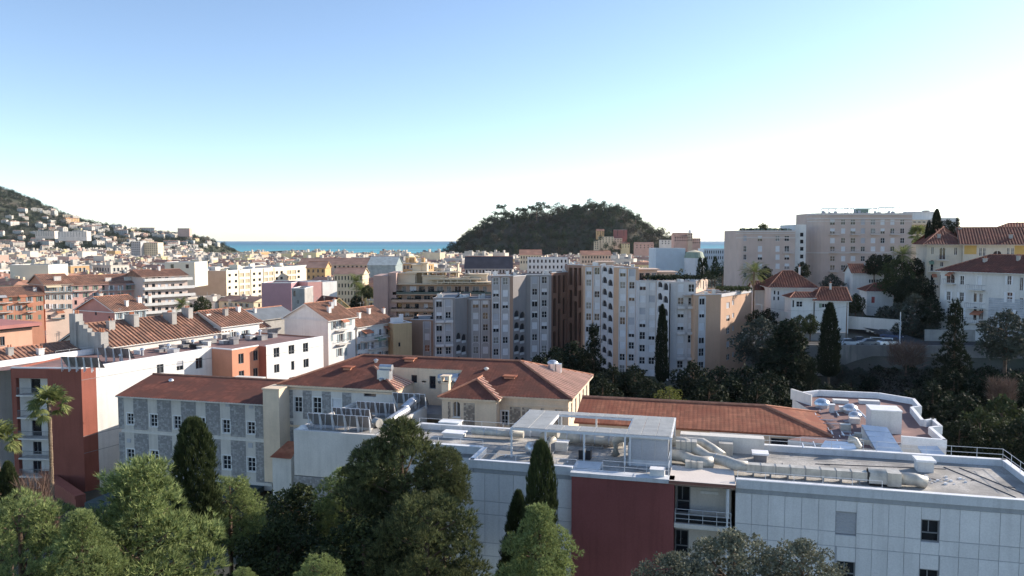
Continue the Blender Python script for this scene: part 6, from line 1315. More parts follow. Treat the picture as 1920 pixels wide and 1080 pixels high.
P = PD(1836, 434, 225.); Q = PD(1990, 434, 215.); house('red_roof_house', 'house showing only its bright red roof at the upper right edge', P[:2], Q[:2], 18, 1.8, 3.2, m_pale, m_tile, 8, 8, zb=-18, pitch=.7, r=.1)
# ---------------------------------------------------------------- small houses on the slope
P = PD(1446, 537, 184.); Q = along(P, (1, -.12), 1527); house('small_house', 'white house with broad dark red hipped roof beside the palm', P[:2], Q, 11, -11.0, 3.5, m_white, m_tile_d, 4.6, 4.6, 'house', zb=-22, pitch=.6, r=.1, ov=.8, px=[(1451, 545, 1454, 552, 'dark@g'), (1458, 546, 1461, 553, 'dark@g'), (1450, 556, 1453, 563, 'dark@g'), (1458, 556, 1461, 563, 'dark@g'), (1490, 545, 1494, 552, 'c2')], chim=[(7.5, 4.5, .4, .4, 1.5, m_white, 1)])
P = PD(1484, 557, 174.); Q = along(P, (1, -.1), 1526); house('small_house', 'low white house wing with bay window below the hipped roof', P[:2], Q, 6, -12.9, 1.0, m_white, m_tile_d, 2, 0, 'house', zb=-22, pitch=.6, r=.1, px=[(1493, 565, 1505, 575.5, 'c4'), (1486, 563, 1489, 576, 'dark@g')])
P = PD(1529, 562, 173.); Q = along(P, (1, -.15), 1592); house('small_house', 'white house with plain dark red roof next to the tall slim cypress', P[:2], Q, 8.5, -13.4, 2.6, m_white, m_tile_d, 2.5, 0.01, 'house', zb=-23, pitch=.6, r=.1, px=[(1541, 569, 1551, 577, 'c2+sh@gr'), (1520, 566, 1524, 578, 'c2')], chim=[(4, 3.5, .4, .4, 1.3, m_pale, 1)])
P = PD(1599, 512, 212.); Q = along(P, (.98, -.2), 1664); P0 = PD(1575, 512, 217.)
house('small_house', 'white gabled house with row of small dark windows and red roof', P[:2], Q, 10, -9.0, 2.3, m_white, m_tile_d, 0, 0, 'house', zb=-22, pitch=.6, r=.1, px=[(u, 524, u + 3, 530.5, 'dark@g') for u in (1629.5, 1634, 1638.5, 1643)], lw=[(2.5, -14, .9, 1.4, 'roll@g'), (5.5, -14, .9, 1.4, 'roll@g')], chim=[(4, 4, .5, .5, .6, m_galv, 0)])
P = PD(1626, 546, 192.); Q = along(P, (.98, -.2), 1684); house('small_house', 'small pale house with red shutters under a low red roof', P[:2], Q, 8, -12.6, 1.7, m_white, m_tile_d, 3, 0, 'house', zb=-22, pitch=.6, r=.1, px=[(1634, 556.5, 1640, 568, 'closed@r')])
P = PD(1688, 548, 186.); Q = along(P, (.98, -.2), 1738); house('small_house', 'low red roof half hidden by the dark olive tree', P[:2], Q, 7, -13.4, 1.4, m_pale, m_tile_d, 2, 2, 'house', zb=-22, pitch=.6, r=.1)
P = PD(1416, 545, 192.); Q = along(P, (1, -.1), 1444); house('small_house', 'small house with dark roof squeezed behind the palm trunk', P[:2], Q, 8, -12.3, 1.9, m_pale, m_tile_d, 0, 0, 'house', zb=-24, pitch=.6, r=.1)
# ---------------------------------------------------------------- street, walls, cars, posts
def zst(x, y): return float(ground_z(x, y)) - CZ
b = MB(); pr = [(48, 153), (60, 152), (75, 151.5), (90, 151.5), (112, 152)]
for (x0, y0), (x1, y1) in zip(pr[:-1], pr[1:]): b.face([(x0, y0 - 1, -20.98), (x1, y1 - 1, -20.98), (x1, y1 + 7, -20.98), (x0, y0 + 7, -20.98)])
single('street', b, m_asphalt, WF, (80, 155, -21), kind='structure')
b = MB(); b.face([(80, 159, -20.97), (85, 157.5, -20.97), (83, 172, -19.2), (78, 174, -19.2)]); b.face([(78, 174, -19.2), (83, 172, -19.2), (74, 192, -16.6), (70, 192, -16.6)]); single('side_street', b, m_asphalt, WF, (80, 170, -20), kind='structure')
b = MB(); pw = [(46, 150.5), (62, 149.5), (78, 149), (94, 148.6), (118, 148)]
for p_, q_ in zip(pw[:-1], pw[1:]): b.slab(p_, q_, 0, .5, -26.5, -20.4)
o = single('retaining_wall', b, M('old_wall', (.25, .235, .21), .95, .3, .25, streak=.45, bump=.4, bscale=5, col2=(.18, .17, .16), scale2=.3), WF, (80, 149, -26), 'long stained retaining wall below the parked cars', 'wall')
b = MB(); b.slab((48, 161), (70, 160.5), 0, .4, -21, -19.3); b.slab((86, 160), (112, 158), 0, .4, -21, -18.6); single('street_wall', b, m_concrete, WF, (80, 160, -21), 'pale street wall behind the parked cars', 'wall')
b = MB(); b.slab((76, 174), (84, 166), 0, .4, -20, -17.2); b.slab((62, 178), (76, 176), 0, .35, -21, -16.6); single('garden_wall', b, m_pale, WF, (74, 172, -20), 'pale garden wall along the climbing side street', 'wall')
def car(label, x, y, z, rz, col, s=1.):
    fr = Frame(x, y, rz); T = Thing('parked_car', label, 'car', fr, (0, 0, z), 'cars parked on the hillside street'); m = M('car_paint_' + col[0], col[1], .25, .05, 1, metal=.3, spec=.5, fine=0)
    prof = [(-2.1, .35), (-2.15, .75), (-1.75, .95), (-1.25, 1.02), (1.0, .95), (1.75, .85), (2.1, .7), (2.1, .35)]
    cab = [(-1.5, 1.0), (-1.05, 1.42), (.25, 1.45), (.95, .97)]; b = MB()
    def ext(pf, w0, w1, tgt, m_=0):
        n = len(pf); zm = max(p[1] for p in pf); zl = min(p[1] for p in pf); ww = [w0 + (w1 - w0) * (p[1] - zl) / (zm - zl) for p in pf]
        tgt.face([(p[0], -w, z + p[1]) for p, w in zip(pf, ww)][::-1], m_) ; tgt.face([(p[0], w, z + p[1]) for p, w in zip(pf, ww)], m_)
        for i in range(n): p, q = pf[i], pf[(i + 1) % n]; a, c_ = ww[i], ww[(i + 1) % n]; tgt.face([(p[0], -a, z + p[1]), (p[0], a, z + p[1]), (q[0], c_, z + q[1]), (q[0], -c_, z + q[1])], m_)
    ext(prof, .88, .8, b); ext([(-1.02, 1.44), (-.98, 1.47), (.2, 1.49), (.27, 1.46)], .64, .64, b); T.part('body', b, m); b = MB(); ext(cab, .78, .62, b); T.part('windows', b, m_glass)
    for sx in (-1.3, 1.3):
        for sy in (-.8, .8): b = MB(); b.tube([(sx, sy - .1, z + .32), (sx, sy + .1, z + .32)], .32, 12); T.part('wheel', b, m_black)
    for sy in (-.6, .6): b = MB(); b.box(2.09, 2.12, sy - .18, sy + .18, z + .6, z + .74); T.part('headlight', b, m_coping)
cols_ = {'silver': ('silver', (.50, .54, .58)), 'white': ('white', (.7, .7, .7)), 'dark': ('dark', (.03, .035, .045)), 'blue': ('blue', (.05, .08, .16)), 'grey': ('grey', (.2, .21, .22))}
for u, v, k, rz, lb in ((1592, 644, 'silver', .05, 'silver car parked at the left end of the street row'), (1626, 643, 'grey', 3.1, 'grey car parked between the silver and white cars'), (1665, 648, 'white', .1, 'white car parked nearest the tall lamp post'), (1610, 636, 'dark', 1.4, 'dark car parked behind the silver one')):
    d = ray(u, v); Y = 152.5 if v > 640 else 156; p = PD(u, v, Y); car(lb, p[0], Y, -20.97, rz, cols_[k])
for u, v, Y, k, rz, lb in ((1646, 608, 172, 'white', -.9, 'white car parked uphill on the side street'), (1660, 614, 168, 'dark', -.9, 'dark car parked below the white one on the side street'), (1672, 622, 163, 'blue', -.9, 'blue car parked lowest on the side street'), (1618, 600, 178, 'grey', -.8, 'grey car under the garden wall of the side street')):
    p = PD(u, v, Y); car(lb, p[0], Y, zst(p[0], Y) + .05, rz, cols_[k])
def pole(nm, lb, cat, u, vb, vt, Y, r, m, arm=0, extra=None):
    zb_, zt_ = PD(u, vb, Y)[2], PD(u, vt, Y)[2]; x = kx(u, Y); T = Thing(nm, lb, cat, WF, (x, Y, zb_)); b = MB(); b.tube([(x, Y, zb_ - .5), (x, Y, zt_)], [r, r * .6], 8); T.part('pole', b, m)
    if arm: b = MB(); b.tube([(x, Y, zt_ - .1), (x + arm, Y, zt_ + .1)], r * .5, 6); T.part('arm', b, m); b = MB(); b.box(x + arm - .25, x + arm + .25, Y - .1, Y + .1, zt_, zt_ + .14); T.part('lamp_head', b, m_steel)
    return T
pole('lamp_post', 'slim pale lamp post rising in front of the dark olive tree', 'lamp post', 1690, 650, 585, 150.4, .12, m_steel)
pole('utility_pole', 'brown utility pole at the corner of the small white house', 'pole', 1589, 632, 567, 160., .12, m_bark)
pole('street_lamp', 'street lamp with short arm left of the white house', 'lamp post', 1429, 602, 571, 176., .09, m_steel, -1.2)
pole('utility_pole', 'thin pole beside the climbing side street', 'pole', 1619, 600, 575, 180., .08, m_bark)
b = MB(); p = PD(1632, 632, 153.5); x1_ = kx(1676, 153.5); b.bar((p[0], 153.5, -20.97), (p[0], 153.5, p[2]), .12); b.bar((p[0], 153.5, p[2]), (x1_, 153.5, p[2] - .25), .1); b.bar((x1_, 153.5, -20.97), (x1_, 153.5, p[2] - .2), .14); single('barrier', b, m_coping, WF, (p[0], 153.5, -21), 'white horizontal barrier pole across the street entrance', 'barrier')
b = MB()
for (u0, v0, Y0, u1, v1, Y1) in ((1430, 575, 176, 1589, 574, 160), (1589, 576, 160, 1690, 592, 150.4), (1589, 570, 160, 1920, 578, 150)):
    a, c_ = Vector(PD(u0, v0, Y0)), Vector(PD(u1, v1, Y1)); b.tube([a.lerp(c_, t / 8) - Vector((0, 0, 1.0 * (1 - (2 * t / 8 - 1) ** 2))) for t in range(9)], .018, 4)
single('overhead_cable', b, m_black, WF, (80, 160, -20), 'thin black overhead cables strung between the poles', 'cable')
# ================================================================ the town as far as the sea
bpy.context.view_layer.update()
BOXES = []
for o in bpy.data.objects:
    if o.type == 'MESH' and o.parent and o.parent.parent is None and o.parent.get('category') in ('building', 'apartment building', 'villa', 'house') and not o.name.startswith('window'):
        c = [o.matrix_world @ Vector(v) for v in o.bound_box]; BOXES.append((min(v.x for v in c), max(v.x for v in c), min(v.y for v in c), max(v.y for v in c)))
def taken(x, y, r): return any(a - r < x < b + r and c - r < y < d + r for a, b, c, d in BOXES)
WALLS = [('white', (.68, .64, .57)), ('cream', (.66, .56, .40)), ('pale yellow', (.68, .58, .34)), ('pink', (.58, .38, .31)), ('ochre', (.56, .36, .18)), ('grey', (.42, .41, .40)), ('peach', (.62, .46, .34)), ('off white', (.62, .56, .48))]
ROOFS = [('red tiled roof', 1), ('brown tiled roof', 2), ('flat roof', 3)]
wm = [M('town_wall_' + n.replace(' ', '_'), c, .9, .10, .15, fine=.1) for n, c in WALLS]
rm_ = {1: M('town_tile_red', (.38, .20, .14), .9, .25, .25, fine=.15, col2=(.27, .15, .11), scale2=.2), 2: M('town_tile_brown', (.27, .17, .135), .9, .25, .25, fine=.15), 3: M('town_flat_roof', (.33, .30, .27), .95, .25, .2, fine=.15, col2=(.22, .22, .23), scale2=.12)}
m_ttrim = M('town_trim', (.52, .48, .42), .9, .2, .3)
m_tsh = M('town_shutter', (.30, .33, .34), .8, .2, .3)
def town_mesh(seed, w, d, h, roof, parts=False, detail=True):
    """house centred on its footprint; slots 0 wall 1 roof 2 glass 3 trim 4 shutter"""
    rg = random.Random(seed); B, Rf, G = MB(), MB(), MB(); fl = 3.1; nf = int(h / fl); hw, hd = w / 2, d / 2
    P = [(-hw, -hd), (hw, -hd), (hw, hd), (-hw, hd)]
    for i in range(4):
        p, q = P[i], P[(i + 1) % 4]; L = math.hypot(q[0] - p[0], q[1] - p[1]); H = []; dx, dy = (q[0] - p[0]) / L, (q[1] - p[1]) / L
        if detail:
            n = int((L - 1.5) / 2.9); off = (L - n * 2.9) / 2
            for j in range(max(0, nf - 4), nf):
                for k in range(n):
                    c = off + 2.9 * (k + .5); z = h - fl * (nf - j) + .55; H.append((c - .55, c + .55, z, z + 1.75))
                    a = lambda s, y, z_: (p[0] + dx * s - dy * y, p[1] + dy * s + dx * y, z_)
                    G.face([a(c - .55, .2, z), a(c + .55, .2, z), a(c + .55, .2, z + 1.75), a(c - .55, .2, z + 1.75)], 2)
                    r_ = rg.random()
                    if r_ < .6:
                        for s0 in (c - 1.1, c + .57): G.face([a(s0, -.04, z), a(s0 + .53, -.04, z), a(s0 + .53, -.04, z + 1.75), a(s0, -.04, z + 1.75)], 4)
                    elif r_ < .75: B.slab(a(c - .9, 0, 0)[:2], a(c + .9, 0, 0)[:2], -.8, 0, z - .2, z + .5, 3)
        wall(B, p, q, 0, h, H, .22, 0)
    if roof in (1, 2):
        rise = d * .19; o = .4; hip = rg.choice([0, 0, d * .45]); Z = h - .05; xl, xr = -hw - o + hip, hw + o - hip
        Rf.face([(-hw - o, -hd - o, Z), (hw + o, -hd - o, Z), (xr, 0, h + rise), (xl, 0, h + rise)], 1); Rf.face([(hw + o, hd + o, Z), (-hw - o, hd + o, Z), (xl, 0, h + rise), (xr, 0, h + rise)], 1)
        mm = 1 if hip else 0
        Rf.face([(-hw - o * (hip > 0), hd + o * (hip > 0), Z), (-hw - o * (hip > 0), -hd - o * (hip > 0), Z), (xl if hip else -hw, 0, h + rise - .02)], mm); Rf.face([(hw + o * (hip > 0), -hd - o * (hip > 0), Z), (hw + o * (hip > 0), hd + o * (hip > 0), Z), (xr if hip else hw, 0, h + rise - .02)], mm)
        Rf.face([(-hw - o, hd + o, Z - .1), (hw + o, hd + o, Z - .1), (hw + o, -hd - o, Z - .1), (-hw - o, -hd - o, Z - .1)], 3)
        for i in range(rg.randint(2, 5)):
            x, y = rg.uniform(-hw * .8, hw * .8), rg.uniform(-hd * .6, hd * .6); zz = h + rise * (1 - abs(y) / hd) - .3; a, c = rg.uniform(.4, .9), rg.uniform(.3, .5); Rf.box(x - a, x + a, y - c, y + c, zz, zz + rg.uniform(1, 1.9), rg.choice([3, 0]))
    else:
        Rf.face([(-hw, -hd, h - .3), (hw, -hd, h - .3), (hw, hd, h - .3), (-hw, hd, h - .3)], 1)
        for i in range(4): p, q = P[i], P[(i + 1) % 4]; Rf.slab(p, q, -.1, .2, h - .01, h + .5, 3)
        for i in range(rg.randint(3, 8)):
            x, y, a, c = rg.uniform(-hw * .7, hw * .7), rg.uniform(-hd * .6, hd * .6), rg.uniform(.5, 2.6), rg.uniform(.5, 2.); Rf.box(x - a, x + a, y - c, y + c, h - .3, h + rg.uniform(.6, 3.2), rg.choice([0, 3, 3, 1]), 3)
    for i in range(rg.randint(1, 4)): x, y = rg.uniform(-hw * .8, hw * .8), rg.uniform(-hd * .5, hd * .5); Rf.bar((x, y, h), (x, y, h + rg.uniform(2.5, 4.5)), .09, 4)
    return B, Rf, G
def join(*bs):
    o = MB()
    for b in bs:
        n = len(o.v); o.v += b.v; o.f += [tuple(i + n for i in f) for f in b.f]; o.m += b.m
    return o
PROTO = {}
def town_proto(k, wi, detail=2):
    key = (k, wi, detail)
    if key not in PROTO:
        rg = random.Random(k * 17 + 3); w, d, h = rg.uniform(14, 26), rg.uniform(11, 14.5), rg.uniform(15, 19.5); roof = [1, 2, 3, 1, 3, 2, 1, 3, 1, 3][k % 10]
        B, Rf, G = town_mesh(k, w, d, h, roof, detail=detail > 0); mats = [wm[wi], rm_[roof], m_glass, m_ttrim, m_tsh]
        if detail == 2: PROTO[key] = (B.mesh('wall', mats), Rf.mesh('roof', mats), G.mesh('windows', mats) if G.f else None, w, d, h, roof)
        elif detail == 1: PROTO[key] = (join(B, Rf, G).mesh('town_house', mats), w, d, h, roof)
        else: PROTO[key] = (join(B, Rf, G), w, d, h, roof)
    return PROTO[key]
def zone(x, y):
    u = 960 + 1450 * x / y
    return 'on the left of the town' if u < 420 else 'in the town below the sea' if u < 840 else 'in the town before the wooded hill' if u < 1260 else 'in the town right of the wooded hill'
spots = []
ang = math.atan2(.893, .45) - math.pi / 2; ca, sa = math.cos(ang), math.sin(ang)
row = -90
for j in range(-60, 130):
    yy = j * 21.0 + (8 if j % 3 == 0 else 0); i = -2200. + rnd.uniform(0, 20)
    while i < 1500:
        k = rnd.randrange(10); rg = random.Random(k * 17 + 3); w = rg.uniform(14, 26); d = rg.uniform(11, 14.5); xx = i + w / 2; i += w + (rnd.choice([.3, .3, .3, 9.]))
        x, y = xx * ca - yy * sa, xx * sa + yy * ca
        if y < 292 or abs(x) > .69 * y + 12: continue
        if y > 1470 and not (x < -.395 * y - 20 and y < 2650): continue
        u = 960 + 1450 * x / y
        if castle(x, y) > 14 and 1225 < y < 1700 and -155 < x < 405: continue
        if y > 1750 and boron(x, y) > 12: continue
        if taken(x, y, 11): continue
        if u > 1380 and y < 520: continue
        if 1215 < u < 1400 and y < 900: continue
        if y < 345 and 580 < u < 700: continue
        spots.append((y, x, k))
spots.sort()
far_v, far_f, far_m = [], [], []
n_ind = 0; FM = wm + [rm_[1], rm_[2], rm_[3], m_ttrim, m_glass, m_tsh]
for y, x, k in spots:
    wi = rnd.choices(range(8), [5, 6, 3, 2, 1.5, 1.2, 3.5, 6])[0]; z = float(ground_z(x, y)) - .4; rz = ang + rnd.choice([0, math.pi, math.pi / 2 if rnd.random() < .25 else 0]) + rnd.uniform(-.04, .04); sz = rnd.uniform(.82, 1.12) * (rnd.uniform(1.15, 1.5) if k in (2, 4, 7, 9) and y > 400 and rnd.random() < .45 else 1)
    if n_ind < 290:
        n_ind += 1; de = 2 if y < 560 else 1; pr = town_proto(k, wi, de); roof = pr[-1]
        lab = '%s town building with %s %s' % (WALLS[wi][0], dict((b, a) for a, b in ROOFS)[roof], zone(x, y)); gp = lab.replace('building', 'buildings', 1)
        if de == 2:
            o = bpy.data.objects.new('town_house', None); o.empty_display_size = .2
            for nm, me in zip(('wall', 'roof', 'windows'), pr[:3]):
                if me is None: continue
                c = bpy.data.objects.new(nm, me); COL.objects.link(c); c.parent = o
                if nm == 'windows': c['kind'] = 'stuff'
        else: o = bpy.data.objects.new('town_house', pr[0])
        COL.objects.link(o); o.location = (x, y, z); o.rotation_euler = (0, 0, rz); o.scale = (1, 1, sz); tag(o, lab, 'building', gp)
    else:
        pr = town_proto(k, 0, 0); mb = pr[0]; c, s = math.cos(rz), math.sin(rz); V = np.array(mb.v); n0 = sum(len(a) for a in far_v)
        far_v.append(np.stack([x + V[:, 0] * c - V[:, 1] * s, y + V[:, 0] * s + V[:, 1] * c, z + V[:, 2] * sz], 1)); far_f += [tuple(i + n0 for i in f) for f in mb.f]; mp = {0: wi, 1: 7 + pr[-1], 2: 12, 3: 11, 4: 13}; far_m += [mp[i] for i in mb.m]
me = bpy.data.meshes.new('distant_town'); me.from_pydata(np.concatenate(far_v).tolist(), [], far_f)
for m in FM: me.materials.append(m)
me.polygons.foreach_set('material_index', far_m); o = bpy.data.objects.new('distant_town', me); COL.objects.link(o); tag(o, 'mass of small pale houses and roofs filling the far town to the sea', 'town', kind='stuff')
# ---------------------------------------------------------------- single buildings one can pick out in the distance
def block(label, u0, u1, vt, vb, Y, depth, wallm, roofm=None, rise=0, rz=0., nw=0, nf=0, name='town_building'):
    x0, x1 = kx(u0, Y), kx(u1, Y); zt, zb_ = PD(u0, vt, Y)[2], PD(u0, vb, Y)[2] - 6; L = x1 - x0; fl = 3.2
    wn_ = [(L * (i + .5) / nw, zt - fl * (j + 1) + .7, min(1.4, L / nw * .45), 1.7, 'dark@g') for i in range(nw) for j in range(nf)] if nw else ()
    T, fr, L = house(name, label, (x0, Y), (x0 + L * math.cos(rz), Y + L * math.sin(rz)), depth, zt, rise, wallm, roofm or m_felt, ribs=False, zb=zb_, wins=wn_); return T
m_bl = M('pale_blue_render', (.46, .54, .60), .9, .06, .3); m_bl2 = M('blue_grey_render', (.50, .54, .58), .9, .06, .3)
block('large plain pale blue block right of the wooded hill', 1229, 1284, 466, 497, 430, 22, m_bl); block('long pale blue grey building with rows of small windows', 1319, 1377, 467, 488, 430, 14, m_bl2, nw=14, nf=2)
b = MB(); Y = 425; n = 20; cx, cz = kx(1301, Y), PD(1301, 480, Y)[2]; rx = kx(1319, Y) - cx
for i in range(n):
    a, c_ = 2 * math.pi * i / n, 2 * math.pi * (i + 1) / n
    b.face([(cx + rx * math.cos(a), Y + 9 * math.sin(a), cz - 1), (cx + rx * math.cos(c_), Y + 9 * math.sin(c_), cz - 1), (cx + rx * .8 * math.cos(c_), Y + 7 * math.sin(c_), cz + 2.2), (cx + rx * .8 * math.cos(a), Y + 7 * math.sin(a), cz + 2.2)], 0); b.face([(cx + rx * .8 * math.cos(a), Y + 7 * math.sin(a), cz + 2.2), (cx + rx * .8 * math.cos(c_), Y + 7 * math.sin(c_), cz + 2.2), (cx, Y, cz + 3.4)], 1); b.face([(cx + rx * .9 * math.cos(a), Y + 8 * math.sin(a), cz - 18), (cx + rx * .9 * math.cos(c_), Y + 8 * math.sin(c_), cz - 18), (cx + rx * math.cos(c_), Y + 9 * math.sin(c_), cz - 1), (cx + rx * math.cos(a), Y + 9 * math.sin(a), cz - 1)], 2)
single('oval_hall', b, [m_shut_gr, M('straw_roof', (.55, .50, .36), .8, .15, .5), m_bl2], WF, (cx, Y, cz - 18), 'oval hall with green rim roof between the pale blue blocks', 'hall')
block('palace with pink walls on the hill slope at the end of the wooded hill', 1263, 1294, 443, 462, 900, 16, wm[3], rm_[2], 4, nw=7, nf=2); block('small square tower with turret above the pink palace', 1288.5, 1297, 437, 462, 898, 6, wm[6], m_felt, nw=2, nf=3); block('low rose wing of the palace right of its tower', 1297, 1312, 447, 462, 902, 14, wm[3], m_felt, nw=4, nf=2)
b = MB(); x, z = kx(1293, 898), PD(1293, 437, 898)[2]; b.tube([(x, 901, z), (x, 901, z + 2.4)], 1.6, 8); b.dome((x, 901, z + 2.4), 1.8, 1.6, 8, 3); b.bar((x, 901, z + 4), (x, 901, z + 8.5), .2); single('turret', b, [m_coping], WF, (x, 901, z), 'small turret with flagpole on the palace tower', 'turret')
for lab, u0, u1, vt, vb, Y, d, w_, r_, ri, nw, nf in (('dark red tower house among the trees of the wooded hill', 1151, 1175, 431, 455, 1236, 12, M('oxblood_render', (.27, .11, .10), .9, .06, .3), m_felt, 0, 2, 3), ('orange villa half hidden on the wooded hill', 1118, 1132, 433, 442, 1250, 10, wm[4], rm_[1], 3, 3, 2), ('long cream school building at the foot of the wooded hill', 1122, 1150, 444, 462, 1225, 12, wm[1], m_felt, 0, 5, 3), ('cream house below the dark red tower', 1150, 1166, 447, 460, 1222, 12, wm[6], m_felt, 0, 3, 2), ('small square cream tower at the wood edge', 1114, 1122, 452, 474, 1200, 10, wm[1], m_felt, 0, 2, 4), ('pale yellow house with red roof under the hill', 1165, 1180, 457, 472, 1190, 12, wm[2], rm_[1], 3, 3, 2), ('pink house with brown roof near the hill end', 1190, 1225, 458, 476, 1150, 13, wm[3], rm_[2], 3, 5, 2), ('white house near the hill end', 1238, 1262, 450, 466, 1100, 13, wm[0], m_felt, 0, 4, 2),
    ('white apartment block with many balconies before the wooded hill', 990, 1064, 484, 512, 420, 16, m_white, m_felt, 0, 10, 4), ('long dark mansard roofed row before the wooded hill', 872, 960, 503, 520, 400, 14, wm[5], M('slate_mansard', (.07, .065, .075), .8, .2, .3), 6, 14, 1), ('building with broad red roof and many chimneys before the wooded hill', 975, 1015, 478, 490, 520, 16, wm[1], rm_[1], 3.5, 8, 2), ('long low building with red roof before the wooded hill', 1090, 1145, 478, 486, 560, 15, wm[6], rm_[1], 3, 10, 2),
    ('glass roofed station hall with zigzag gables', 690, 742, 497, 505, 470, 30, M('glass_roof', (.30, .36, .36), .4, .2, .5), M('glass_roof2', (.30, .34, .34), .4, .2, .5), 5, 0, 0), ('dark brown roofed long hall below the sea', 560, 690, 496, 504, 520, 22, wm[6], rm_[2], 4, 16, 1), ('ochre house with red roof near the palms', 575, 610, 502, 520, 400, 13, wm[4], rm_[2], 3, 4, 3), ('cream building with many windows near the palms', 627, 680, 514, 556, 330, 14, wm[1], rm_[2], 2.5, 9, 5),
    ('pale yellow block with flat roof at the left edge of the town', 20, 92, 497, 522, 360, 16, m_yel, m_felt, 0, 0, 0), ('cream block with stepped flat roof on the left', 310, 366, 492, 512, 330, 14, m_yel, m_felt, 0, 2, 1), ('long pale block with balconies on the left hillside', 112, 166, 434, 447, 1900, 20, wm[0], m_felt, 0, 10, 4), ('second long pale block with balconies on the left hillside', 70, 106, 433, 443, 1950, 20, wm[7], m_felt, 0, 8, 4), ('grey apartment tower in the far left town', 248, 266, 453, 475, 1100, 18, wm[5], m_felt, 0, 5, 6), ('cream apartment tower next to the grey one', 266, 298, 455, 475, 1110, 18, wm[1], m_felt, 0, 8, 6), ('pink villa at the tip of the left headland', 336, 358, 428, 440, 2450, 18, wm[3], m_felt, 0, 4, 2)):
    block(lab, u0, u1, vt, vb, Y, d, w_, r_, ri, 0, nw, nf)
# ---------------------------------------------------------------- houses on the coastal hill
villa_n = 0; hv = []
for t in range(4000):
    if villa_n >= 180: break
    x = rnd.uniform(-1780, -850); y = rnd.uniform(1780, 2590); zz = float(boron(x, y)); u, v = 960 + 1450 * x / y, 450 + (48 - zz) / y * 1450
    if zz < 7 or u < -30 or (v < 402 - .12 * u and u < 130) or any((x - a) ** 2 + (y - b) ** 2 < 21 ** 2 for a, b in hv): continue
    if rnd.random() < S(x, -1400, -900) * .4: continue
    hv.append((x, y)); villa_n += 1; k = rnd.randrange(10); wi = rnd.choices(range(8), [10, 2, .6, .8, .3, .6, 1, 7])[0]; pr = town_proto(k, wi, 1); roof = pr[-1]
    o = bpy.data.objects.new('hillside_house', pr[0]); COL.objects.link(o); o.location = (x, y, zz - 6); o.rotation_euler = (0, 0, rnd.choice([.2, .9, 1.3, -.3]) + rnd.uniform(-.2, .2)); s = rnd.uniform(.75, 1.25); o.scale = (s * rnd.choice([1, 1, 1.6]), s, s * .9)
    lab = '%s house with %s on the left coastal hill' % (WALLS[wi][0], dict((b, a) for a, b in ROOFS)[roof]); tag(o, lab, 'house', lab.replace('house', 'houses', 1))
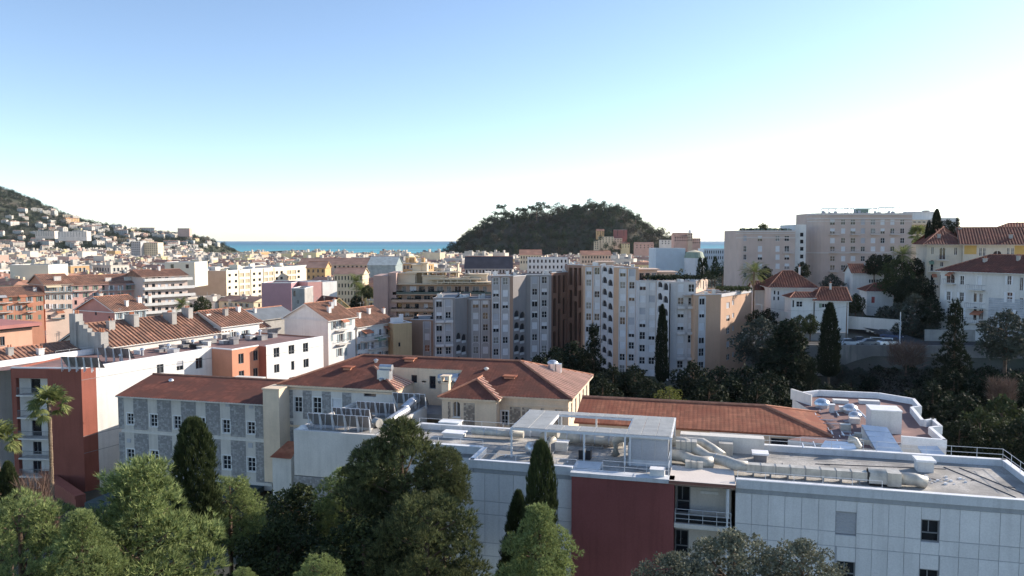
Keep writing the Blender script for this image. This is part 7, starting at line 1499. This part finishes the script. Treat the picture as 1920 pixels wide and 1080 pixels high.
# ================================================================ trees
rgT = np.random.default_rng(5)
def kinds():
    pc = lambda key, seed, H, Rad, n, mat, **kw: reg(key, *pine_crown(seed, H, Rad, n, mat=mat, **kw), H, Rad, .22)
    rnd_ = lambda t: math.sqrt(max(.02, 1 - ((t - .36) / .68) ** 2))
    pc('pine_a', 1, 9., 4.4, 105, f_pine, per=125, k=13, Ln=.34, prof=lambda t: min(1, (1 - t) * 1.35 + .12) ** .75 * (.88 + .12 * math.sin(13 * t)), lr=(.18, .28)); pc('pine_b', 2, 6.6, 3.7, 80, f_pine, per=130, k=13, Ln=.32, prof=rnd_, lr=(.2, .32))
    pc('pine_tall', 3, 11., 3.6, 150, f_pined, per=130, k=13, Ln=.34, prof=lambda t: min(1, (1 - t) * 3.4 + .12) ** .7 * (.84 + .16 * math.sin(11 * t)), lr=(.2, .33)); pc('pine_d', 4, 8., 4., 85, f_pined, per=120, k=12, Ln=.36, prof=rnd_, lr=(.22, .34))
    reg('cypress_a', cypress_crown(5, 9, 1.45, 9000, 5, .34, .03), [], 9, 1.45, .2, limbs=False); reg('cypress_round', cypress_crown(15, 7, 1.6, 9500, 5, .32, .03, None, .42), [], 7, 1.6, .2, limbs=False); reg('oak_fg', *leaf_crown(17, 7, 4.2, 40, 330, .2, f_mid), 7, 4.2, .25)
    reg('cypress_b', cypress_crown(6, 13, 1.5, 6500, 4, .5, .05, f_dark, .6), [], 13, 1.5, .2, limbs=False)
    reg('oak', *leaf_crown(7, 7, 4.2, 34, 70, .42, f_dark), 7, 4.2, .25); reg('oak_mid', *leaf_crown(8, 7, 4.2, 34, 70, .42, f_mid), 7, 4.2, .25)
    reg('olive', *leaf_crown(9, 5, 3.4, 60, 330, .17, f_olive, lr=(.2, .32)), 5, 3.4, .2); reg('olive_dark', *leaf_crown(10, 6, 4., 36, 90, .36, M('olive_shade', (.075, .085, .065), .8, .3, .5, col2=(.04, .05, .04), island2=True, trans=.1, fine=0)), 6, 4., .25)
    reg('yellow_bush', *leaf_crown(11, 3.4, 2.6, 26, 120, .22, f_yel), 3.4, 2.6, .12)
    conif = lambda t: (1 - t) ** .85 * (.78 + .22 * math.sin(26 * t)) + .04
    reg('conifer', *pine_crown(12, 12, 3.2, 60, 60, 9, .5, .05, f_dark, conif), 12, 3.2, .22); reg('cedar', *leaf_crown(13, 10, 5.5, 46, 50, .5, f_dark, prof=lambda t: (1 - t) ** .6 * (.8 + .2 * math.sin(30 * t)) + .08, squash=.35), 10, 5.5, .3)
    reg('bare_shrub', tri_mesh('crown', blades(*(lambda a, r, z: (np.stack([np.cos(a) * r, np.sin(a) * r, z], 1), unit(np.stack([np.cos(a) * r * .35, np.sin(a) * r * .35, np.ones(len(a))], 1))))(rgT.uniform(0, 6.28, 900), rgT.uniform(0, 1, 900) ** .5 * 1.3, rgT.uniform(0, 3.4, 900)), 2, 1.1, .022, .3, rgT), [f_bare]), [], 4, 1.5, .08, limbs=False)
    # far kinds, few large leaves
    for q, m_ in (('', f_hill), ('_b', f_hill2), ('_o', f_hill3)):
        reg('far_round' + q, *leaf_crown(21 + len(q), 8, 6, 9, 8, .9, m_, lr=(.4, .58)), 8, 6, .35, limbs=False)
    reg('far_round2', *leaf_crown(22, 10, 5.5, 9, 8, .9, f_hill, lr=(.4, .58)), 10, 5.5, .35, limbs=False)
    reg('far_pale', *leaf_crown(27, 7, 5, 9, 7, .9, foliage('hill_leaves_pale', (.12, .115, .08), (.06, .062, .045), .1), lr=(.4, .58)), 7, 5, .35, limbs=False)
    reg('far_umbrella', *leaf_crown(23, 4, 5.5, 14, 13, .95, f_hill, squash=.45, prof=lambda t: .95, lr=(.3, .4)), 4, 5.5, .35, limbs=False); reg('far_cypress', cypress_crown(24, 14, 1.8, 420, 3, 1.6, .22, f_hill, .6), [], 14, 1.8, .3, limbs=False)
    reg('far_light', *leaf_crown(25, 8, 5, 12, 4.5, 1.1, f_far, lr=(.34, .5)), 8, 5, .35, limbs=False)
    TREES['fan_palm'] = (fan_palm_mesh(41), None, .2, 2, .2)
    for i, (n, L) in enumerate(((60, 2.3), (50, 2.6))): TREES['palm_%d' % i] = (palm_mesh(31 + i, n, L), None, 0.2, L, .2)
kinds()
# ---------------------------------------------------------------- foreground garden
U = utree
U('pine_tree', 'large bushy yellow green pine filling the bottom left', 'tree', 'pine_a', 258, 866, 37., 430, rz=.4)
U('pine_tree', 'bushy green pine cut by the left edge of the picture', 'tree', 'pine_b', 35, 932, 34., 250, rz=1.2)
U('pine_tree', 'light green pine behind the round topped cypress', 'tree', 'pine_b', 430, 898, 46., 150, rz=2.2)
U('pine_tree', 'small lit pine top left of the tall dark pine', 'tree', 'pine_b', 655, 878, 50., 150, rz=3.)
U('pine_tree', 'tall dark pine standing before the pale flat block', 'tree', 'pine_tall', 752, 784, 46., 262, rz=.9)
U('pine_tree', 'dark side pine leaning right of the tall dark pine', 'tree', 'pine_d', 832, 842, 45.5, 105, rz=.3)
U('pine_tree', 'spreading lower pine under the tall dark pine', 'tree', 'pine_d', 800, 935, 41., 250, rz=2.0)
U('pine_tree', 'bright young pine in front of the dark red block', 'tree', 'pine_a', 1012, 948, 38., 190, rz=2.7)
U('pine_tree', 'small pine tip peeping in at the bottom centre', 'tree', 'pine_b', 600, 1045, 33., 110, rz=.2); U('pine_tree', 'tiny pine tip at the bottom edge beside the large bushy pine', 'tree', 'pine_b', 455, 1066, 34., 60, rz=1.9)
U('pine_tree', 'pine filling the gap at the bottom left corner', 'tree', 'pine_a', 150, 960, 33., 200, rz=1.5)
U('broadleaf_tree', 'dark shaded tree between the bushy pine and the tall dark pine', 'tree', 'oak_fg', 560, 915, 52., 230); U('broadleaf_tree', 'dark shaded tree low in the bottom centre', 'tree', 'oak_fg', 520, 985, 44., 260); U('broadleaf_tree', 'dark shaded tree below the tall dark pine', 'tree', 'oak_fg', 680, 980, 42., 280)
U('pine_tree', 'dense left shoulder of dark pine beside the tall dark pine', 'tree', 'pine_d', 702, 828, 46.6, 120, rz=1.1); U('cypress_tree', 'round topped column cypress before the stone building', 'tree', 'cypress_round', 362, 788, 44., 76, hm=6.5); U('cypress_tree', 'dark narrow cypress before the annex, beside the dark red block', 'tree', 'cypress_round', 1014, 834, 44., 62, hm=9.5); U('cypress_tree', 'small dark cypress at the left edge', 'tree', 'cypress_a', 14, 868, 56., 52, hm=6)
U('cypress_tree', 'short dark cypress leaning against the narrow one before the annex', 'tree', 'cypress_a', 972, 925, 45., 70, hm=8)
U('bare_shrub', 'leafless reddish shrub between the small cypress and the pines', 'shrub', 'bare_shrub', 62, 890, 50., 62, hm=4.2); U('bare_shrub', 'second leafless reddish shrub lower beside the pine', 'shrub', 'bare_shrub', 88, 935, 47., 50, hm=3)
U('olive_tree', 'silvery olive tree at the bottom right before the annex', 'tree', 'olive', 1375, 1001, 31., 265); U('olive_tree', 'silvery olive tree right of the other one at the bottom', 'tree', 'olive', 1505, 1016, 30., 190); U('olive_tree', 'silvery olive crown low at the bottom, left of the other two', 'tree', 'olive', 1262, 1040, 30., 170)
def palm(label, u, v, Y, k, s, wpx=None):
    p = PD(u, v, Y); zf = float(ground_z(p[0], Y)) - CZ; H = p[2] - zf; T = Thing('palm_tree', label, 'palm', WF, (p[0], Y, zf)); me = palm_trunk(H, .2); o = bpy.data.objects.new('trunk', me); COL.objects.link(o); o.parent = T.o
    c = bpy.data.objects.new('crown', TREES['palm_%d' % k if k < 2 else 'fan_palm'][0]); COL.objects.link(c); c.parent = T.o; c.location = (0, 0, H); c.scale = (s, s, s); c.rotation_euler = (0, 0, rnd.uniform(0, 6)); c['kind'] = 'stuff'
palm('tall fan palm before the dark red end of the long building', 92, 757, 84., 2, 1.25); palm('palm crown cut by the left edge', -6, 826, 78., 2, 1.25)
palm('tall palm left of the white house on the slope', 1414, 512, 190., 1, 1.7); palm('palm against the tallest pink apartment block', 1721, 440, 215., 2, 1.7); palm('sunlit palm above the dark bushes by the villa', 1692, 478, 190., 1, 1.5); palm('palm standing before the cream town building', 668, 528, 300., 1, 2.0); palm('second palm in the town near the cream building', 678, 545, 290., 1, 2.0); palm('small palm by the balcony block', 341, 570, 262., 0, 1.6)
# ---------------------------------------------------------------- middle ground
U('conifer_tree', 'dark pointed conifer before the pale apartment tower', 'tree', 'conifer', 1114, 608, 140., 78); U('cypress_tree', 'very slim dark cypress against the pale apartment tower', 'tree', 'cypress_b', 1242, 574, 145., 21, hm=14.5); U('cypress_tree', 'tall dark cypress before the white house', 'tree', 'cypress_b', 1557, 570, 132., 34, hm=12.5); U('cypress_tree', 'slim cypress beside the low red roof', 'tree', 'cypress_b', 1692, 528, 180., 18, hm=9)
for u, v, Y, w, k in ((1040, 655, 138, 90, 'oak'), (1075, 645, 142, 100, 'oak'), (1010, 668, 135, 60, 'oak'), (1150, 690, 130, 90, 'oak'), (1190, 688, 128, 80, 'oak'), (1215, 710, 120, 70, 'oak'), (1300, 682, 128, 90, 'oak'), (1350, 690, 124, 100, 'oak'), (1400, 690, 128, 110, 'oak'), (1445, 700, 118, 100, 'oak'), (1130, 712, 112, 90, 'oak'), (1240, 722, 108, 90, 'oak'), (1330, 715, 106, 110, 'oak'), (1420, 722, 104, 90, 'oak')):
    U('broadleaf_tree', 'dark shaded tree in the grove below the apartment towers', 'tree', k, u, v, Y, w, 'dark trees in the grove below the towers')
U('yellow_shrub', 'yellow green bush behind the long red roof', 'shrub', 'yellow_bush', 1256, 727, 98., 62)
U('cedar_tree', 'broad dark cedar right of the apricot end wall', 'tree', 'cedar', 1478, 600, 140., 130); U('olive_tree', 'large round dark olive below the white hip roofed house', 'tree', 'olive_dark', 1430, 598, 150., 110); U('conifer_tree', 'soft green conifer left of the polygonal pavilion', 'tree', 'conifer', 1522, 672, 112., 70); U('conifer_tree', 'ragged dark conifer before the white villa', 'tree', 'conifer', 1792, 562, 128., 86); U('olive_tree', 'large round grey green olive at the right edge', 'tree', 'olive_dark', 1888, 584, 122., 110); U('olive_tree', 'round grey green olive above the retaining wall', 'tree', 'olive_dark', 1712, 556, 168., 115)
U('cypress_tree', 'tall cypress on the skyline right of the tallest block', 'tree', 'cypress_b', 1757, 393, 200., 17, hm=9); U('cypress_tree', 'shorter cypress on the skyline left of the tall one', 'tree', 'cypress_b', 1742, 414, 202., 12, hm=7); U('conifer_tree', 'dark conifer on the skyline above the yellow villa', 'tree', 'conifer', 1796, 408, 205., 26); U('broadleaf_tree', 'dark round tree on the skyline above the yellow villa', 'tree', 'oak', 1776, 413, 205., 42)
U('broadleaf_tree', 'dark round tree before the tallest pink block', 'tree', 'oak', 1505, 492, 205., 32); U('broadleaf_tree', 'dark tree beside the tall palm on the slope', 'tree', 'oak', 1436, 500, 205., 30); U('broadleaf_tree', 'big mid green tree under the sunlit palm', 'tree', 'oak_mid', 1680, 488, 190., 70)
for u, v, Y, w, k in ((1716, 486, 196, 60, 'oak'), (1700, 520, 182, 60, 'oak'), (1730, 520, 176, 60, 'oak'), (1745, 560, 165, 50, 'oak'), (1660, 478, 205, 40, 'oak'), (1640, 478, 210, 40, 'oak')): U('broadleaf_tree', 'dark shaded tree on the steep bank left of the villas', 'tree', k, u, v, Y, w, 'dark trees on the bank left of the villas')
for u, v, Y, w, k in ((1660, 575, 178, 40, 'oak'), (1605, 552, 190, 40, 'oak_mid'), (1520, 590, 160, 40, 'oak_mid'), (1500, 592, 158, 35, 'oak_mid'), (1440, 580, 175, 40, 'oak'), (1560, 515, 218, 45, 'olive_dark'), (1418, 582, 172, 36, 'oak')): U('garden_bush', 'round bush in the gardens between the small white houses', 'shrub', k, u, v, Y, w, 'bushes between the small white houses')
for u, v, Y, w, k in ((1760, 690, 132, 80, 'oak'), (1790, 700, 122, 110, 'oak'), (1850, 690, 118, 110, 'oak'), (1900, 700, 112, 110, 'oak'), (1750, 722, 108, 110, 'oak'), (1810, 740, 100, 110, 'oak'), (1880, 745, 96, 120, 'oak_mid'), (1838, 770, 88, 110, 'oak_mid'), (1915, 790, 84, 110, 'oak'), (1800, 790, 86, 80, 'oak'), (1585, 722, 108, 60, 'oak'), (1550, 722, 108, 70, 'oak')):
    U('broadleaf_tree', 'dark shaded tree on the slope below the retaining wall', 'tree', k, u, v, Y, w, 'dark trees on the slope below the retaining wall')
U('bare_shrub', 'pale bare shrub on the dark slope at the right', 'shrub', 'bare_shrub', 1880, 708, 105., 50, hm=3.5); U('bare_shrub', 'brown leafless shrub against the retaining wall', 'shrub', 'bare_shrub', 1700, 640, 140., 70, hm=4.5)
U('broadleaf_tree', 'green tree before the grey pink block in the old town', 'tree', 'oak_mid', 378, 557, 258., 42); U('broadleaf_tree', 'dark green tree beside the town palms', 'tree', 'oak_mid', 690, 536, 280., 26); U('broadleaf_tree', 'dark bush below the town palms', 'tree', 'oak', 668, 555, 270., 30)
for u, v in ((1313, 484), (1322, 484), (1341, 482), (1367, 478)): U('cypress_tree', 'small dark cypress before the pale blue buildings', 'tree', 'far_cypress', u, v, 330, 10, 'small cypresses before the pale blue buildings')
for u, v, w in ((1355, 492, 36), (1375, 492, 30), (1335, 500, 30)): U('broadleaf_tree', 'dark tree before the pale blue buildings', 'tree', 'far_round', u, v, 320, w, 'dark trees before the pale blue buildings')
for u, v, w in ((1110, 446, 12), (1126, 441, 12), (1136, 455, 14), (1152, 452, 12), (1163, 457, 12), (1178, 448, 14), (1190, 452, 14), (1146, 462, 14), (1205, 452, 16), (1222, 455, 14), (1128, 466, 12), (1170, 466, 14)): U('broadleaf_tree', 'dark tree growing in front of the houses at the foot of the wooded hill', 'tree', 'far_round', u, v, 1195, w, 'dark trees before the houses at the foot of the wooded hill')
# ---------------------------------------------------------------- the wooded hill and the coastal hill
def wood(name, label, keys, pts, cat='wood'):
    VS = []; MI = []; mats = []
    for k in keys:
        m = TREES[k][0].materials[0]
        if m not in mats: mats.append(m)
    for (x, y, z, s) in pts:
        k = keys[rnd.randrange(len(keys))]; me = TREES[k][0]; n = len(me.vertices); V = np.empty(n * 3, np.float32); me.vertices.foreach_get('co', V); V = V.reshape(-1, 3); a = rnd.uniform(0, 6.28); c, sn = math.cos(a), math.sin(a)
        MI.append(np.full(n // 3, mats.index(me.materials[0]))); VS.append(np.stack([x + s * (V[:, 0] * c - V[:, 1] * sn), y + s * (V[:, 0] * sn + V[:, 1] * c), z + s * V[:, 2]], 1))
    o = bpy.data.objects.new(name, tri_mesh(name, np.concatenate(VS), mats, np.concatenate(MI))); COL.objects.link(o); return tag(o, label, cat, kind='stuff')
pts = []; cell = {}
for t in range(9000):
    x, y = rnd.uniform(-165, 330), rnd.uniform(1232, 1480); z = float(castle(x, y))
    if z < 6 + max(0, (x - 130) * .05): continue
    s = rnd.choice([.8, 1.0, 1.1, 1.3, 1.5, 1.8]); k = (int(x // 16), int(y // 16))
    if any((x - a) ** 2 + (y - b) ** 2 < (4.6 * (s + c) / 1.25) ** 2 for i_ in (-1, 0, 1) for j_ in (-1, 0, 1) for a, b, c in cell.get((k[0] + i_, k[1] + j_), [])): continue
    cell.setdefault(k, []).append((x, y, s)); pts.append((x, y, z - 1.5 + rnd.choice([0, 0, 1, 3, 5, 7]) * (s > 1), s))
ind = [p for p in pts if p[2] > 70][:60] + [p for p in pts if p[2] <= 70 and p[1] < 1400][:110]
rest = [p for p in pts if p not in set(ind)]
wood('hill_wood', 'dense dark wood covering the round hill by the sea', ['far_round', 'far_round2', 'far_round_b', 'far_round_o', 'far_round', 'far_pale'], rest)
for x, y, z, s in ind:
    k = rnd.choice(['far_round', 'far_round2', 'far_round_b', 'far_round_o', 'far_round', 'far_cypress' if rnd.random() < .4 else 'far_round_o', 'far_umbrella' if z > 60 else 'far_round_b']); hh = {'far_cypress': 15, 'far_umbrella': 14}.get(k, 10.) * s; nm, lb = {'far_cypress': ('cypress_tree', 'dark pointed cypress in the wood on the round hill'), 'far_round_b': ('broadleaf_tree', 'brownish round tree in the wood on the round hill'), 'far_round_o': ('broadleaf_tree', 'olive green round tree in the wood on the round hill'), 'far_umbrella': ('umbrella_pine', 'flat topped umbrella pine on the round hill crest')}.get(k, ('broadleaf_tree', 'dark round tree in the wood on the round hill'))
    tree(nm, lb, 'tree', k, x, y, z + hh - CZ, s, foot=z - CZ, group=lb.replace('cypress', 'cypresses').replace('pine ', 'pines ').replace('tree ', 'trees '))
for u, v, w in ((914, 407, 20), (893, 424, 18), (944, 397, 14), (973, 388, 16), (1079, 382, 18), (1120, 381, 20), (1101, 384, 14), (1156, 386, 26), (1045, 390, 12), (871, 440, 22)):
    U('umbrella_pine', 'umbrella pine standing out on the skyline of the round hill', 'tree', 'far_umbrella', u + 1, v + 1, 1440 if 890 < u < 1200 else 1400, w, 'umbrella pines on the skyline of the round hill')
for u, v in ((1067, 391), (1071, 395), (1207, 417), (1213, 420)): U('cypress_tree', 'pointed cypress on the skyline of the round hill', 'tree', 'far_cypress', u, v, 1430, 4, 'pointed cypresses on the skyline of the round hill')
pts = []
for t in range(7500):
    x, y = rnd.uniform(-1900, -860), rnd.uniform(1780, 2640); z = float(boron(x, y)); u, v = 960 + 1450 * x / y, 450 + (48 - z) / y * 1450
    if z < 5 or u < -40: continue
    up = v < 402 - .12 * u and u < 150
    if not up and (rnd.random() > (.75 if u < 250 else .85) or any((x - a) ** 2 + (y - b) ** 2 < 13 ** 2 for a, b in hv)): continue
    
    pts.append((x, y, z - 1, rnd.uniform(.7, 1.3)))
ind = [p for p in pts if p[1] > 2480 and p[0] > -1500][:45]; rest = [p for p in pts if p not in set(ind)]
wood('coastal_wood', 'grey green wood covering the left coastal hill between the houses', ['far_light', 'far_light', 'far_light', 'far_round2'], rest)
for x, y, z, s in ind: tree('broadleaf_tree', 'round tree on the skyline of the left coastal hill', 'tree', 'far_light', x, y, z + 9 * s - CZ, s, foot=z - CZ, group='round trees on the skyline of the left coastal hill')
pts = []
for t in range(700):
    y = rnd.uniform(300, 1400); x = rnd.uniform(-.68, .4) * y
    if taken(x, y, 4) or castle(x, y) > 14: continue
    pts.append((x, y, float(ground_z(x, y)) + rnd.uniform(0, 7), rnd.uniform(.6, 1.1)))
wood('town_greenery', 'scattered green trees between the houses of the town', ['far_light', 'far_round2'], pts[:420], 'trees')
for u, v, Y, w in ((1580, 684, 145, 34), (1612, 690, 144, 42), (1648, 686, 145, 36), (1676, 690, 144, 44), (1708, 684, 145, 40), (1742, 688, 144, 46), (1596, 704, 138, 50), (1634, 708, 137, 56), (1690, 706, 138, 50)): U('scrub_bush', 'low dark scrub bush at the foot of the retaining wall', 'shrub', 'olive_dark' if w % 4 else 'oak', u, v, Y, w, 'scrub bushes at the foot of the retaining wall')
# ground cover
pts = np.array([(rnd.uniform(40, 130), rnd.uniform(96, 147)) for _ in range(34000)]); z = ground_z(pts[:, 0], pts[:, 1]); V = leaves(np.column_stack([pts, z + nr.uniform(0, .5, len(z))]), .5, nr, 1.2)
o = bpy.data.objects.new('undergrowth', tri_mesh('undergrowth', V, [foliage('scrub_leaves', (.062, .052, .042), (.026, .032, .020), .1)])); COL.objects.link(o); tag(o, 'dark undergrowth covering the steep slope below the retaining wall', 'undergrowth', kind='stuff')
pts = np.array([(rnd.uniform(-50, 40), rnd.uniform(24, 60)) for _ in range(30000)]); z = ground_z(pts[:, 0], pts[:, 1]); V = leaves(np.column_stack([pts, z + nr.uniform(0, .6, len(z))]), .45, nr, 1.2)
o = bpy.data.objects.new('garden_undergrowth', tri_mesh('garden_undergrowth', V, [f_dark])); COL.objects.link(o); tag(o, 'dark undergrowth on the garden floor under the pines', 'undergrowth', kind='stuff')
# ---------------------------------------------------------------- thin sea air over the whole place
hz = MB(); hz.box(-23000, 23000, -150, 30500, -9 - CZ, 290 - CZ)
m_h = bpy.data.materials.new('sea_air'); m_h.use_nodes = True; hn = m_h.node_tree.nodes; hn.remove(hn['Principled BSDF']); pv = hn.new('ShaderNodeVolumePrincipled')
pv.inputs['Color'].default_value = (.86, .92, 1, 1); pv.inputs['Density'].default_value = .000018; pv.inputs['Anisotropy'].default_value = .3
m_h.node_tree.links.new(pv.outputs[0], hn['Material Output'].inputs['Volume'])
single('haze', hz, m_h, WF, (0, 0, 0), kind='stuff')
